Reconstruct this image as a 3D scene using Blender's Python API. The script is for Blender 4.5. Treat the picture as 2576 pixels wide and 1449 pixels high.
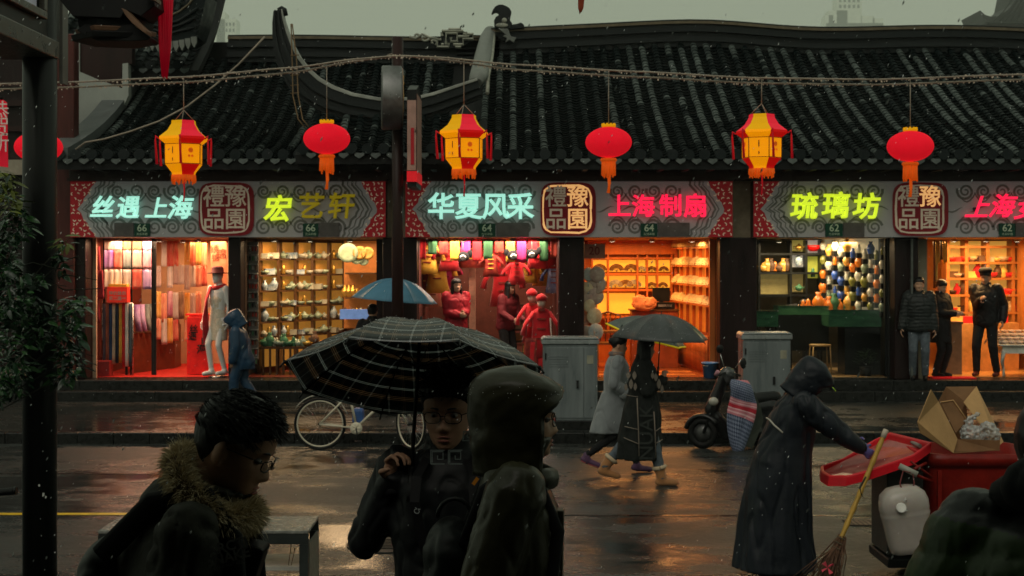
import bpy, math, random
from mathutils import Vector as V, Matrix, noise
sc = bpy.context.scene
for o in list(bpy.data.objects): bpy.data.objects.remove(o, do_unlink=True)
C = sc.collection
R = random.Random(11)
rad = math.radians
PI = math.pi
# ---------------------------------------------------------------- camera
F = 3578.0; CZ = 2.56
def px(x, y, d):
    s = F / d
    return V(((x - 1288) / s, d, CZ - (y - 650) / s))
cam = bpy.data.cameras.new('camera'); camo = bpy.data.objects.new('camera', cam); C.objects.link(camo)
camo.location = (0, 0, CZ); camo.rotation_euler = (rad(90), 0, 0)
cam.sensor_width = 36; cam.lens = 50.0; cam.shift_y = -74.5 / 2576
cam.clip_start = 0.1; cam.clip_end = 5000
cam.dof.use_dof = True; cam.dof.focus_distance = 5.3; cam.dof.aperture_fstop = 13.0
sc.camera = camo
# ---------------------------------------------------------------- world, sun, exposure
w = bpy.data.worlds.new('World'); sc.world = w; w.use_nodes = True
nt = w.node_tree; nt.nodes.clear()
SUN_EL, SUN_AZ = rad(48), rad(200)
sky = nt.nodes.new('ShaderNodeTexSky'); sky.sky_type = 'NISHITA'; sky.sun_disc = False
sky.sun_elevation = SUN_EL; sky.sun_rotation = SUN_AZ; sky.air_density = 2; sky.dust_density = 8; sky.ozone_density = 1
mx = nt.nodes.new('ShaderNodeMix'); mx.data_type = 'RGBA'; mx.inputs[0].default_value = 0.93
mx.inputs[7].default_value = (3.30, 3.72, 2.80, 1)
bg = nt.nodes.new('ShaderNodeBackground'); bg.inputs[1].default_value = 0.1
wo = nt.nodes.new('ShaderNodeOutputWorld')
nt.links.new(sky.outputs[0], mx.inputs[6]); nt.links.new(mx.outputs[2], bg.inputs[0]); nt.links.new(bg.outputs[0], wo.inputs[0])
sl = bpy.data.lights.new('sun', 'SUN'); sl.energy = 0.55; sl.angle = rad(40); sl.color = (1.0, 0.95, 0.86)
so = bpy.data.objects.new('sun', sl); C.objects.link(so)
so.rotation_euler = (rad(90) - SUN_EL, 0, PI - SUN_AZ + 0.0)
sc.view_settings.view_transform = 'Standard'; sc.view_settings.look = 'None'
sc.view_settings.exposure = 0.0; sc.view_settings.gamma = 1.0; sc.view_settings.use_curve_mapping = False
sc.render.engine = 'CYCLES'; sc.cycles.use_denoising = True
sc.cycles.max_bounces = 7; sc.cycles.diffuse_bounces = 3; sc.cycles.glossy_bounces = 3; sc.cycles.transmission_bounces = 6
sc.cycles.transparent_max_bounces = 10; sc.cycles.volume_bounces = 0; sc.cycles.sample_clamp_indirect = 4.0
sc.cycles.caustics_reflective = False; sc.cycles.caustics_refractive = False
# ---------------------------------------------------------------- materials
MATS = {}
def mat(name, col, rough=0.6, metal=0.0, var=0.25, scale=6.0, bump=0.0, bscale=40.0, emit=None, es=0.0, trans=0.0,
        col2=None, coat=0.0, alpha=1.0, stretch=(1, 1, 1), rvar=0.0, spec=0.28, sheen=0.0, ior=1.45, sub=0.0):
    if name in MATS: return MATS[name]
    m = bpy.data.materials.new(name); m.use_nodes = True; n = m.node_tree; nd = n.nodes; lk = n.links
    b = nd['Principled BSDF']
    b.inputs['Roughness'].default_value = rough; b.inputs['Metallic'].default_value = metal
    b.inputs['Specular IOR Level'].default_value = spec; b.inputs['IOR'].default_value = ior
    if trans: b.inputs['Transmission Weight'].default_value = trans
    if coat: b.inputs['Coat Weight'].default_value = coat; b.inputs['Coat Roughness'].default_value = 0.15
    if sheen: b.inputs['Sheen Weight'].default_value = sheen
    if alpha < 1: b.inputs['Alpha'].default_value = alpha
    if sub: b.inputs['Subsurface Weight'].default_value = sub; b.inputs['Subsurface Radius'].default_value = (.01, .004, .002)
    tc = nd.new('ShaderNodeTexCoord'); mp = nd.new('ShaderNodeMapping'); mp.inputs['Scale'].default_value = stretch
    lk.new(tc.outputs['Object'], mp.inputs[0])
    nz = nd.new('ShaderNodeTexNoise'); nz.inputs['Scale'].default_value = scale; nz.inputs['Detail'].default_value = 6
    nz.inputs['Roughness'].default_value = 0.65
    lk.new(mp.outputs[0], nz.inputs[0])
    rp = nd.new('ShaderNodeValToRGB'); rp.color_ramp.elements[0].position = 0.32; rp.color_ramp.elements[1].position = 0.68
    c = V(col[:3]); c2 = V(col2[:3]) if col2 else c * (1 + var)
    c1 = c * (1 - var) if not col2 else c
    rp.color_ramp.elements[0].color = (*c1, 1); rp.color_ramp.elements[1].color = (*[min(1, q) for q in c2], 1)
    lk.new(nz.outputs[0], rp.inputs[0]); lk.new(rp.outputs[0], b.inputs['Base Color'])
    if rvar:
        mr = nd.new('ShaderNodeMapRange'); mr.inputs[3].default_value = max(0.02, rough - rvar); mr.inputs[4].default_value = min(1, rough + rvar)
        mr.inputs[1].default_value = 0.3; mr.inputs[2].default_value = 0.7
        lk.new(nz.outputs[0], mr.inputs[0]); lk.new(mr.outputs[0], b.inputs['Roughness'])
    if bump:
        n2 = nd.new('ShaderNodeTexNoise'); n2.inputs['Scale'].default_value = bscale; n2.inputs['Detail'].default_value = 4
        lk.new(mp.outputs[0], n2.inputs[0])
        bp = nd.new('ShaderNodeBump'); bp.inputs['Strength'].default_value = bump; bp.inputs['Distance'].default_value = 0.02
        lk.new(n2.outputs[0], bp.inputs['Height']); lk.new(bp.outputs[0], b.inputs['Normal'])
    if emit:
        b.inputs['Emission Color'].default_value = (*emit, 1); b.inputs['Emission Strength'].default_value = es
    MATS[name] = m
    return m
def wave_mat(name, c1, c2, scale, rough=0.7, direction='X', dist=0.0, uv=True, thr=0.5):
    if name in MATS: return MATS[name]
    m = bpy.data.materials.new(name); m.use_nodes = True; n = m.node_tree; nd = n.nodes; lk = n.links; b = nd['Principled BSDF']
    b.inputs['Roughness'].default_value = rough
    tc = nd.new('ShaderNodeTexCoord'); wv = nd.new('ShaderNodeTexWave'); wv.bands_direction = direction
    wv.inputs['Scale'].default_value = scale; wv.inputs['Distortion'].default_value = dist; wv.inputs['Detail'].default_value = 2
    lk.new(tc.outputs['Object'], wv.inputs[0])
    rp = nd.new('ShaderNodeValToRGB'); rp.color_ramp.elements[0].position = thr - .08; rp.color_ramp.elements[1].position = thr + .08
    rp.color_ramp.elements[0].color = (*c1, 1); rp.color_ramp.elements[1].color = (*c2, 1)
    lk.new(wv.outputs['Fac'], rp.inputs[0]); lk.new(rp.outputs[0], b.inputs['Base Color'])
    MATS[name] = m
    return m
# ---------------------------------------------------------------- mesh builder
def tag(o, label=None, cat=None, group=None, kind=None):
    if label: o['label'] = label
    if cat: o['category'] = cat
    if group: o['group'] = group
    if kind: o['kind'] = kind
    return o
def empty(name, loc, label, cat, group=None, rz=0.0):
    o = bpy.data.objects.new(name, None); C.objects.link(o); o.location = loc; o.rotation_euler = (0, 0, rz); o.empty_display_size = .1
    return tag(o, label, cat, group)
def wm(p):
    return (wm(p.parent) @ p.matrix_parent_inverse @ p.matrix_basis) if p.parent else p.matrix_basis.copy()
def link(name, me, parent=None, loc=None, world=True):
    o = bpy.data.objects.new(name, me); C.objects.link(o)
    if parent is not None:
        o.parent = parent
        if world:
            o.matrix_parent_inverse = wm(parent).inverted()
    if loc is not None: o.location = loc
    return o
def frame(d, up=V((0, 0, 1))):
    d = V(d).normalized()
    if abs(d.dot(up)) > .995: up = V((0, 1, 0))
    x = up.cross(d).normalized(); y = d.cross(x).normalized()
    return x, y, d
class MB:
    def __init__(s): s.v = []; s.f = []; s.m = []; s.sm = []; s.uv = {}
    def add(s, vs, fs, mi=0, sm=False):
        b = len(s.v); s.v += [tuple(q) for q in vs]
        for f in fs: s.f.append(tuple(b + i for i in f)); s.m.append(mi); s.sm.append(sm)
        return b
    def box(s, c, size, rot=None, mi=0, taper=1.0):
        c = V(c); hx, hy, hz = size[0] / 2, size[1] / 2, size[2] / 2
        vs = []
        for z in (-1, 1):
            t = taper if z > 0 else 1
            for (x, y) in ((-1, -1), (1, -1), (1, 1), (-1, 1)):
                p = V((x * hx * t, y * hy * t, z * hz))
                if rot is not None: p = rot @ p
                vs.append(c + p)
        s.add(vs, [(0, 3, 2, 1), (4, 5, 6, 7), (0, 1, 5, 4), (1, 2, 6, 5), (2, 3, 7, 6), (3, 0, 4, 7)], mi)
        return s
    def b2(s, x0, x1, y0, y1, z0, z1, mi=0): return s.box(((x0 + x1) / 2, (y0 + y1) / 2, (z0 + z1) / 2), (abs(x1 - x0), abs(y1 - y0), abs(z1 - z0)), None, mi)
    def tube(s, pts, r, n=8, mi=0, sm=True, flat=1.0, cap=True, up=V((0, 0, 1))):
        pts = [V(p) for p in pts]; k = len(pts); rings = []
        for i, p in enumerate(pts):
            d = (pts[min(i + 1, k - 1)] - pts[max(i - 1, 0)])
            if d.length < 1e-9: d = V((0, 0, 1))
            x, y, _ = frame(d, up); rr = r[i] if isinstance(r, (list, tuple)) else r
            rings.append([p + (x * math.cos(a) + y * math.sin(a) * flat) * rr for a in [2 * PI * j / n for j in range(n)]])
        return s.loft(rings, mi, sm, cap)
    def loft(s, rings, mi=0, sm=True, cap=True, closed=True):
        n = len(rings[0]); b = len(s.v)
        for q in rings: s.v += [tuple(p) for p in q]
        for i in range(len(rings) - 1):
            for j in range(n if closed else n - 1):
                j2 = (j + 1) % n
                s.f.append((b + i * n + j, b + i * n + j2, b + (i + 1) * n + j2, b + (i + 1) * n + j)); s.m.append(mi); s.sm.append(sm)
        if cap and closed:
            s.f.append(tuple(b + j for j in reversed(range(n)))); s.m.append(mi); s.sm.append(False)
            s.f.append(tuple(b + (len(rings) - 1) * n + j for j in range(n))); s.m.append(mi); s.sm.append(False)
        return s
    def lathe(s, prof, c=(0, 0, 0), n=16, mi=0, sm=True, M=None, sx=1.0, sy=1.0, cap=True):
        c = V(c); rings = []
        for (r, z) in prof:
            ring = []
            for j in range(n):
                a = 2 * PI * j / n; p = V((r * math.cos(a) * sx, r * math.sin(a) * sy, z))
                if M is not None: p = M @ p
                ring.append(c + p)
            rings.append(ring)
        return s.loft(rings, mi, sm, cap)
    def ell(s, c, r, rot=None, n=12, mi=0):
        prof = [(math.sin(PI * (i + .02) / (n / 2 + .04)), -math.cos(PI * (i + .02) / (n / 2 + .04))) for i in range(n // 2 + 1)]
        rings = []
        for (q, z) in prof:
            ring = []
            for j in range(n):
                a = 2 * PI * j / n; p = V((q * math.cos(a) * r[0], q * math.sin(a) * r[1], z * r[2]))
                if rot is not None: p = rot @ p
                ring.append(V(c) + p)
            rings.append(ring)
        return s.loft(rings, mi, True, True)
    def cone(s, a, b, ra, rb, n=12, mi=0):
        a = V(a); b = V(b); x, y, d = frame(b - a); L = (b - a).length
        pr = [(-ra * .95, ra * .3), (-ra * .7, ra * .72), (0, ra), (L * .5, (ra + rb) / 2), (L, rb), (L + rb * .7, rb * .72), (L + rb * .95, rb * .3)]
        return s.loft([[a + d * t + (x * math.cos(q) + y * math.sin(q)) * rr for q in [2 * PI * j / n for j in range(n)]] for t, rr in pr], mi, True, True)
    def prism(s, poly, y0, y1, mi=0, M=None, axis='y'):
        n = len(poly); vs = []
        for y in (y0, y1):
            for (a, b) in poly:
                p = V((a, y, b)) if axis == 'y' else (V((a, b, y)) if axis == 'z' else V((y, a, b)))
                if M is not None: p = M @ p
                vs.append(p)
        fs = [tuple(range(n)), tuple(reversed(range(n, 2 * n)))] + [(i, n + i, n + (i + 1) % n, (i + 1) % n) for i in range(n)]
        s.add(vs, fs, mi); return s
    def ribbon(s, pts, wd, y, th=0.004, mi=0):
        # flat printed strip on a vertical sheet facing -Y; pts = (x, z)
        L = []
        k = len(pts)
        for i in range(k):
            a = pts[max(i - 1, 0)]; b = pts[min(i + 1, k - 1)]
            dx, dz = b[0] - a[0], b[1] - a[1]; l = math.hypot(dx, dz) or 1
            ww = wd[i] if isinstance(wd, (list, tuple)) else wd
            L.append((pts[i][0] - dz / l * ww / 2, pts[i][1] + dx / l * ww / 2, pts[i][0] + dz / l * ww / 2, pts[i][1] - dx / l * ww / 2))
        vs = []
        for q in L: vs += [(q[0], y - th, q[1]), (q[2], y - th, q[3])]
        s.add(vs, [(2 * i, 2 * i + 1, 2 * i + 3, 2 * i + 2) for i in range(k - 1)], mi); return s
    def mesh(s, name, mats):
        me = bpy.data.meshes.new(name); me.from_pydata(s.v, [], s.f)
        for m in (mats if isinstance(mats, (list, tuple)) else [mats]): me.materials.append(m)
        me.polygons.foreach_set('material_index', s.m); me.polygons.foreach_set('use_smooth', s.sm); me.update()
        return me
    def build(s, name, mats, parent=None, bevel=0.0, label=None, cat=None, group=None, kind=None, origin=None):
        if origin is not None:
            o0 = V(origin); s.v = [tuple(V(p) - o0) for p in s.v]
        o = link(name, s.mesh(name, mats), parent, origin)
        if bevel:
            b = o.modifiers.new('bevel', 'BEVEL'); b.width = bevel; b.segments = 2; b.limit_method = 'ANGLE'; b.angle_limit = rad(40)
        return tag(o, label, cat, group, kind)
# temp scene used to evaluate text and remeshed solids
TMP = bpy.data.scenes.new('tmp'); TVL = TMP.view_layers[0]
def bake(ob):
    TMP.collection.objects.link(ob); TVL.update(); dg = TVL.depsgraph
    me = bpy.data.meshes.new_from_object(ob.evaluated_get(dg), depsgraph=dg)
    TMP.collection.objects.unlink(ob); bpy.data.objects.remove(ob, do_unlink=True)
    return me
GL = {}
def glyph(ch, ext=0.02, off=0.0, shear=0.0, bev=0.0):
    k = (ch, ext, off, shear, bev)
    if k not in GL:
        c = bpy.data.curves.new('glyph', 'FONT'); c.body = ch; c.extrude = ext; c.offset = off; c.shear = shear; c.align_x = 'CENTER'; c.align_y = 'CENTER'; c.resolution_u = 3
        c.bevel_depth = bev; c.bevel_resolution = 0
        GL[k] = bake(bpy.data.objects.new('glyph', c))
    return GL[k].copy()
def text(ch, loc, size, m, parent, rot=(PI / 2, 0, 0), name='character', ext=0.02, off=0.0, shear=0.0, sx=1.0, kind=None, bev=0.0):
    me = glyph(ch, ext, off, shear, bev); me.materials.clear(); me.materials.append(m)
    o = link(name, me, parent, loc); o.rotation_euler = rot; o.scale = (size * sx, size, size)
    if kind: o['kind'] = kind
    return o
def solid(mb, vox, smooth=4, wr=0.0, wf=(6, 6, 6), seed=0.0, puff=0.0, pitch=.07, mats=None, name='solid', zfn=None):
    me = mb.mesh('tmp', [mats] if mats and not isinstance(mats, (list, tuple)) else (mats or []))
    ob = bpy.data.objects.new('tmp', me)
    r = ob.modifiers.new('r', 'REMESH'); r.mode = 'VOXEL'; r.voxel_size = vox; r.use_smooth_shade = True
    if smooth:
        s = ob.modifiers.new('s', 'SMOOTH'); s.iterations = smooth; s.factor = 0.5
    out = bake(ob); out.name = name
    if wr or puff or zfn:
        n = len(out.vertices); nm = [V(q.normal) for q in out.vertices]
        for i, q in enumerate(out.vertices):
            p = q.co; d = 0
            if wr:
                w1 = noise.noise(V((p.x * wf[0] + seed, p.y * wf[1], p.z * wf[2])))
                w2 = noise.noise(V((p.x * wf[0] * 2.3 + seed, p.y * wf[1] * 2.3, p.z * wf[2] * 2.3 + 5)))
                d += wr * (w2 * .5 - .9 * math.exp(-(w1 / .10) ** 2) + .25 * w1)
            if puff:
                zz = p.z + .02 * noise.noise(p * 6)
                d += puff * (abs(math.sin(PI * zz / pitch)) ** .6 - .5)
            if zfn: d += zfn(p)
            q.co = p + nm[i] * d
        out.update()
    out.polygons.foreach_set('use_smooth', [True] * len(out.polygons))
    if mats:
        out.materials.clear()
        for m in (mats if isinstance(mats, (list, tuple)) else [mats]): out.materials.append(m)
    return out
# ---------------------------------------------------------------- figures
def interp(t, xs, ys):
    if t <= xs[0]: return ys[0]
    for i in range(len(xs) - 1):
        if t <= xs[i + 1]:
            u = (t - xs[i]) / (xs[i + 1] - xs[i]); u = u * u * (3 - 2 * u) * .5 + u * .5
            return ys[i] + (ys[i + 1] - ys[i]) * u
    return ys[-1]
HZ = [-.120, -.112, -.095, -.078, -.062, -.045, -.02, .0, .02, .045, .075, .100, .114, .1195]
HF = [.052, .076, .086, .086, .086, .086, .085, .083, .090, .091, .080, .055, .028, .002]
HB = [.000, .010, .022, .035, .052, .068, .086, .094, .098, .100, .092, .068, .036, .002]
HW = [.020, .036, .050, .058, .063, .068, .072, .074, .076, .077, .070, .052, .028, .002]
def g1(x, s): return math.exp(-x * x / (2 * s * s))
def head_pt(z, a, infl=0.0, feat=1.0, fem=0.0):
    # a: angle, 0 = right (+x), front is -y at a = -90 deg
    f, b, wd = interp(z, HZ, HF), interp(z, HZ, HB), interp(z, HZ, HW)
    if z < -.04: wd *= 1 - .07 * fem
    ca, sa = math.cos(a), math.sin(a)
    e = 0.86
    x = math.copysign(abs(ca) ** e, ca) * (wd + infl)
    y = math.copysign(abs(sa) ** e, sa) * ((f if sa < 0 else b) + infl)
    if sa < 0 and feat:
        fr = 0
        if -.062 < z < .022:   # nose
            h = interp(z, [-.062, -.053, -.047, -.036, -.015, .004, .022], [0, .006, .021, .026, .015, .006, 0])
            wdn = interp(z, [-.055, -.045, -.03, .0, .02], [.013, .014, .010, .007, .008])
            fr += h * g1(x, wdn)
        fr -= .012 * feat * (g1(x - .032, .014) + g1(x + .032, .014)) * g1(z - .0, .011)
        fr += .004 * (g1(x - .032, .010) + g1(x + .032, .010)) * g1(z + .002, .006)
        fr += .004 * (g1(x - .03, .018) + g1(x + .03, .018)) * g1(z - .020, .007)
        fr += .005 * g1(x, .020) * g1(z + .068, .005) + .006 * g1(x, .017) * g1(z + .081, .0055)
        fr -= .004 * g1(x, .024) * g1(z + .0745, .0022)
        fr -= .003 * g1(x, .006) * g1(z + .058, .005) + .004 * g1(x, .02) * g1(z + .092, .005)
        fr += .006 * g1(x, .018) * g1(z + .106, .008)
        fr += .004 * (g1(x - .042, .016) + g1(x + .042, .016)) * g1(z + .03, .018)
        y -= fr * feat
    return V((x, y, z + (infl if z > .05 else 0) * max(0, (z - .05) / .07)))
def head_rings(M, nz=40, na=48, infl=0.0, feat=1.0, z0=-.120, fem=0.0):
    out = []
    for i in range(nz + 1):
        t = i / nz; z = z0 + (.1195 - z0) * (1 - (1 - t) ** 1.35)
        out.append([M @ head_pt(z, 2 * PI * j / na, infl, feat, fem) for j in range(na)])
    return out
def ik(a, b, l1, l2, hint):
    d = b - a; L = min(d.length, (l1 + l2) * .999); u = d.normalized()
    b2 = a + u * L; x = (l1 * l1 - l2 * l2 + L * L) / (2 * L); h = math.sqrt(max(0, l1 * l1 - x * x))
    hv = V(hint) - u * V(hint).dot(u)
    hv = hv.normalized() if hv.length > 1e-6 else V((1, 0, 0))
    return a + u * x + hv * h, b2
class Fig:
    def __init__(s, base, face, h=1.7, lean=0.0, hp=0.0, hy=0.0, lh=None, rh=None, lf=(.1, 0, 0), rf=(-.1, 0, 0),
                 lel=(.3, .6, -.4), rel=(-.3, .6, -.4), drop=0.0, sw=1.0, twist=0.0):
        k = s.k = h / 1.7; s.base = V(base); s.yaw = face
        W = s.W = Matrix.Translation(s.base) @ Matrix.Rotation(face, 4, 'Z') @ Matrix.Scale(k, 4)
        pz = .92 - drop; pel = V((0, 0, pz))
        RL = Matrix.Rotation(rad(lean), 4, 'X') @ Matrix.Rotation(rad(twist), 4, 'Z')
        up = lambda p: pel + RL @ V(p)
        s.T = W @ Matrix.Translation(pel) @ RL       # torso frame, origin pelvis
        j = s.j = {}
        j['pel'] = pel; j['chest'] = up((0, 0, .36)); j['neck'] = up((0, .01, .52))
        hc = up((0, -.015, .665)); s.H = W @ Matrix.Translation(hc) @ RL @ Matrix.Rotation(rad(hy), 4, 'Z') @ Matrix.Rotation(rad(hp), 4, 'X')
        j['head'] = hc
        for nm, sx, tgt, el in (('l', 1, lh, lel), ('r', -1, rh, rel)):
            sh = up((.175 * sx * sw, 0, .475)); j[nm + 'sh'] = sh
            if tgt is None: tgt = (sh.x + .07 * sx, sh.y - .04, sh.z - .53)
            e, wr = ik(sh, V(tgt), .29, .25, el); j[nm + 'el'] = e; j[nm + 'wr'] = wr
        for nm, sx, ft in (('l', 1, lf), ('r', -1, rf)):
            hpj = V((.09 * sx, 0, pz - .02)); j[nm + 'hip'] = hpj; ft = V(ft); s_ank = ft + V((0, .03, .09))
            kn, an = ik(hpj, s_ank, .42, .42, (0.03 * sx, -1, 0)); j[nm + 'kn'] = kn; j[nm + 'an'] = an
            pt = 0
            j[nm + 'toe'] = V((ft.x, ft.y - .13, ft.z * (.5 if ft.z > .03 else 1) + .035))
        s.w = {q: W @ p for q, p in j.items()}
    def L(s, v): return s.W @ V(v)
    def arm(s, mb, sd, r0, r1, r2, n=12):
        w, k = s.w, s.k
        mb.cone(w[sd + 'sh'], w[sd + 'el'], r0 * k, r1 * k, n); mb.cone(w[sd + 'el'], w[sd + 'wr'], r1 * k, r2 * k, n)
    def leg(s, mb, sd, r0, r1, r2, n=12):
        w, k = s.w, s.k
        mb.cone(w[sd + 'hip'], w[sd + 'kn'], r0 * k, r1 * k, n); mb.cone(w[sd + 'kn'], w[sd + 'an'], r1 * k, r2 * k, n)
    def torso(s, mb, prof, n=20, sm=2.3, mi=0):
        # prof: list of (z from pelvis, half width, half depth, y shift)
        rings = []
        for (z, a, b, y) in prof:
            ring = []
            for q in range(n):
                t = 2 * PI * q / n; c, d = math.cos(t), math.sin(t)
                ring.append(s.T @ V((math.copysign(abs(c) ** (2 / sm), c) * a, y + math.copysign(abs(d) ** (2 / sm), d) * b, z)))
            rings.append(ring)
        mb.loft(rings, mi)
    def hand(s, mb, sd, curl=0.35, pd=None, grip=None, thick=1.0):
        k = s.k; wr = s.w[sd + 'wr']; el = s.w[sd + 'el']; d = (wr - el).normalized()
        if pd is not None: d = (s.W.to_3x3() @ V(pd)).normalized()
        fw = (s.W.to_3x3() @ V((0, -1, 0))).normalized(); sx = 1 if sd == 'l' else -1
        inn = (s.W.to_3x3() @ V((-sx, 0, 0))).normalized()
        if grip is not None: inn = (s.W.to_3x3() @ V(grip)).normalized()
        side = d.cross(inn); side = side.normalized() if side.length > .1 else fw
        if side.dot(fw) < 0 and grip is None: side = -side
        if grip is not None and side.z < 0: side = -side
        inn = (inn - d * inn.dot(d)).normalized()
        rot = Matrix((side, inn, d)).transposed()
        mb.ell(wr + d * .045 * k, (.038 * k, .017 * k * thick, .052 * k), rot, 10)
        for i in range(4):
            o = (i - 1.5) * -.0195; ln = (.036, .042, .039, .030)[i]
            p = wr + d * (.085 - abs(i - 1.3) * .004) * k + side * o * k
            a = curl * .5; rr = .0092
            for jn in range(3):
                a += curl * (1.0 if jn else .6)
                dd = d * math.cos(a) + inn * math.sin(a)
                q = p + dd * ln * (1, .75, .6)[jn] * k
                mb.cone(p, q, rr * k * thick, (rr - .0012) * k * thick, 8); p = q; rr -= .0011
        p = wr + d * .03 * k + side * .03 * k; a = p + (side * .9 + d * .55 + inn * .5).normalized() * .038 * k
        b = a + (side * (.2 - curl * .5) + d * .6 + inn * (.5 + curl)).normalized() * .034 * k
        mb.cone(p, a, .013 * k, .011 * k, 8); mb.cone(a, b, .011 * k, .0085 * k, 8)
    def body(s, parent, skin, vox=.009, hands=None, legs=True, fem=0.0, hd=1.0):
        mb = MB(); k = s.k; w = s.w
        mb.loft(head_rings(s.H @ Matrix.Scale(hd, 4), 44 if vox < .007 else 26, 56 if vox < .007 else 32, fem=fem))
        for sx in (-1, 1):
            q = s.H @ V((sx * .078, .012, -.012)); rt = s.H.to_3x3().normalized() @ Matrix.Rotation(sx * .35, 3, 'Z')
            mb.ell(q, (.007 * k * 1.3, .018 * k, .032 * k), rt, 10)
            mb.ell(s.H @ V((sx * .078, .008, -.036)), (.007 * k, .011 * k, .012 * k), rt, 8)
        nk = s.T @ V((0, .02, .47)); mb.cone(nk, s.H @ V((0, .03, -.07)), .060 * k, .055 * k)
        s.torso(mb, [(-.10, .10, .08, 0), (-.02, .155, .10, 0), (.12, .135, .095, 0), (.28, .155, .11, 0), (.42, .165, .10, 0), (.50, .12, .07, .01), (.55, .05, .05, .02)], 16)
        for sd in 'lr':
            s.arm(mb, sd, .052, .040, .028)
            hk = (hands or {}).get(sd, {})
            s.hand(mb, sd, **hk)
            if legs: s.leg(mb, sd, .080, .052, .040)
        me = solid(mb, vox, 2 if vox < .007 else 1, mats=skin, name='body')
        return link('body', me, parent)
    def shoes(s, parent, m, vox=.012, high=.0, name='shoe', fat=1.0, sole=None):
        for sd in 'lr':
            mb = MB(); a = s.w[sd + 'an']; t = s.w[sd + 'toe']; k = s.k; f = (t - a); 
            heel = a + (s.W.to_3x3() @ V((0, .035, -.045))) 
            mb.cone(heel, t, .042 * k * fat, .036 * k * fat, 12); mb.cone(a, heel + (t - heel) * .25, .048 * k * fat, .045 * k * fat)
            if high: mb.cone(a, a + (s.w[sd + 'kn'] - a) * high, .052 * k * fat, .060 * k * fat)
            link(name, solid(mb, vox, 2, mats=m), parent)
    def hair(s, parent, m, style='short', vox=.010, front=.045, side=-.01, back=-.055, infl=.012, rough=.004, length=.25, name='hair'):
        mb = MB(); na, nz = 40, 30; k = s.k
        rings = []
        for i in range(nz + 1):
            t = i / nz; ring = []
            for j in range(na):
                a = 2 * PI * j / na; fr = max(0, -math.sin(a)); bk = max(0, math.sin(a))
                zl = side + (front - side) * fr ** .7 + (back - side) * bk
                z = zl + (.1195 - zl) * (1 - (1 - t) ** 1.35)
                f = infl * (.35 + .65 * min(1, t * 3)) + rough * noise.noise(V((math.cos(a) * 6, math.sin(a) * 6, z * 60)))
                ring.append(s.H @ head_pt(z, a, f, 0))
            rings.append(ring)
        b = mb
        b.loft(rings)
        if style == 'long':
            up = (s.H.to_3x3() @ V((0, 0, 1))).normalized(); 
            for i in range(9):
                a = rad(-20 + i * 27.5); p = s.H @ V((math.cos(a) * .068, math.sin(a) * .085, .0))
                q = p + V((0, 0, -length * k)) + (s.W.to_3x3() @ V((math.cos(a) * .03, math.sin(a) * .02, 0)))
                b.cone(p, q, .026 * k, .020 * k, 8)
        if style == 'bun':
            b.ell(s.H @ V((0, .10, .04)), (.045 * k, .045 * k, .045 * k), None, 10)
        return link(name, solid(b, vox, 1, wr=.0025, wf=(50, 50, 8), mats=m), parent)
    def face(s, parent, lips, brow, white, dark):
        k = s.k; H = s.H
        for sx in (-1, 1):
            mb = MB(); mb.ell(H @ V((sx * .032, -.0715, -.001)), (.0125 * k, .011 * k, .0085 * k), H.to_3x3().normalized(), 12); mb.build('eye', white, parent)
            mb = MB(); mb.ell(H @ V((sx * .032, -.0805, -.001)), (.0055 * k, .003 * k, .0055 * k), H.to_3x3().normalized(), 10); mb.build('iris', dark, parent)
            mb = MB(); mb.tube([H @ V((sx * (.014 + i * .011), -.0905 + i * i * .0018 - (.001 if i == 1 else 0), .0205 + (.003 if i in (1, 2) else 0))) for i in range(4)], [.0028 * k, .0035 * k, .003 * k, .0012 * k], 6); mb.build('eyebrow', brow, parent)
        mb = MB()
        for zz, rr in ((-.0685, .0035), (-.0805, .0045)):
            mb.tube([H @ V((x, -.0915 + abs(x) ** 2 * 9, zz + (.0015 if abs(x) < .006 and zz > -.075 else 0) - abs(x) * .05)) for x in (-.022, -.012, -.005, 0, .005, .012, .022)], [.0008 * k, rr * k * .8, rr * k, rr * k * .85, rr * k, rr * k * .8, .0008 * k], 6)
        mb.build('mouth', lips, parent)
    def glasses(s, parent, m, gm, w_=.026, hgt=.018):
        H = s.H; g = MB()
        for sx in (-1, 1):
            c = V((sx * .033, -.100, -.004)); ring = []
            for q in range(17):
                a = 2 * PI * q / 16; ring.append(H @ (c + V((math.copysign(abs(math.cos(a)) ** .6, math.cos(a)) * w_, abs(math.cos(a)) * sx * math.cos(a) * .002 + (.006 if math.cos(a) * sx > .5 else 0), math.copysign(abs(math.sin(a)) ** .7, math.sin(a)) * hgt))))
            g.tube(ring, .0018 * s.k, 6)
            g.tube([H @ V((sx * .058, -.094, .004)), H @ V((sx * .074, -.07, .006)), H @ V((sx * .079, .0, .004)), H @ V((sx * .078, .02, -.008))], .0017 * s.k, 6)
            lens = MB(); lens.add(ring[:-1], [tuple(range(16))], 0); lens.build('lens', gm, parent)
        g.tube([H @ V((-.009, -.100, .0)), H @ V((0, -.103, .002)), H @ V((.009, -.100, .0))], .0018 * s.k, 6)
        return g.build('glasses', m, parent)
    def top(s, parent, m, name='jacket', vox=.014, arm=(.072, .060, .045), w_=1.0, d_=1.0, hem=-.12, wr=.006, wf=(7, 7, 7), puff=0.0, pitch=.07, collar=.06, skirt=None, seed=0.0, smooth=4, cuff=1.0, zfn=None, cw=.075, extra=None):
        mb = MB()
        s.torso(mb, [(hem, .165 * w_, .125 * d_, 0), (hem + .06, .185 * w_, .14 * d_, 0), (.10, .178 * w_, .138 * d_, 0), (.28, .195 * w_, .150 * d_, 0), (.41, .195 * w_, .135 * d_, 0), (.49, .150 * w_, .10 * d_, .01), (.535, .085, .085, .015), (.535 + collar, cw, cw + .008, 0.01)], 24)
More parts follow.
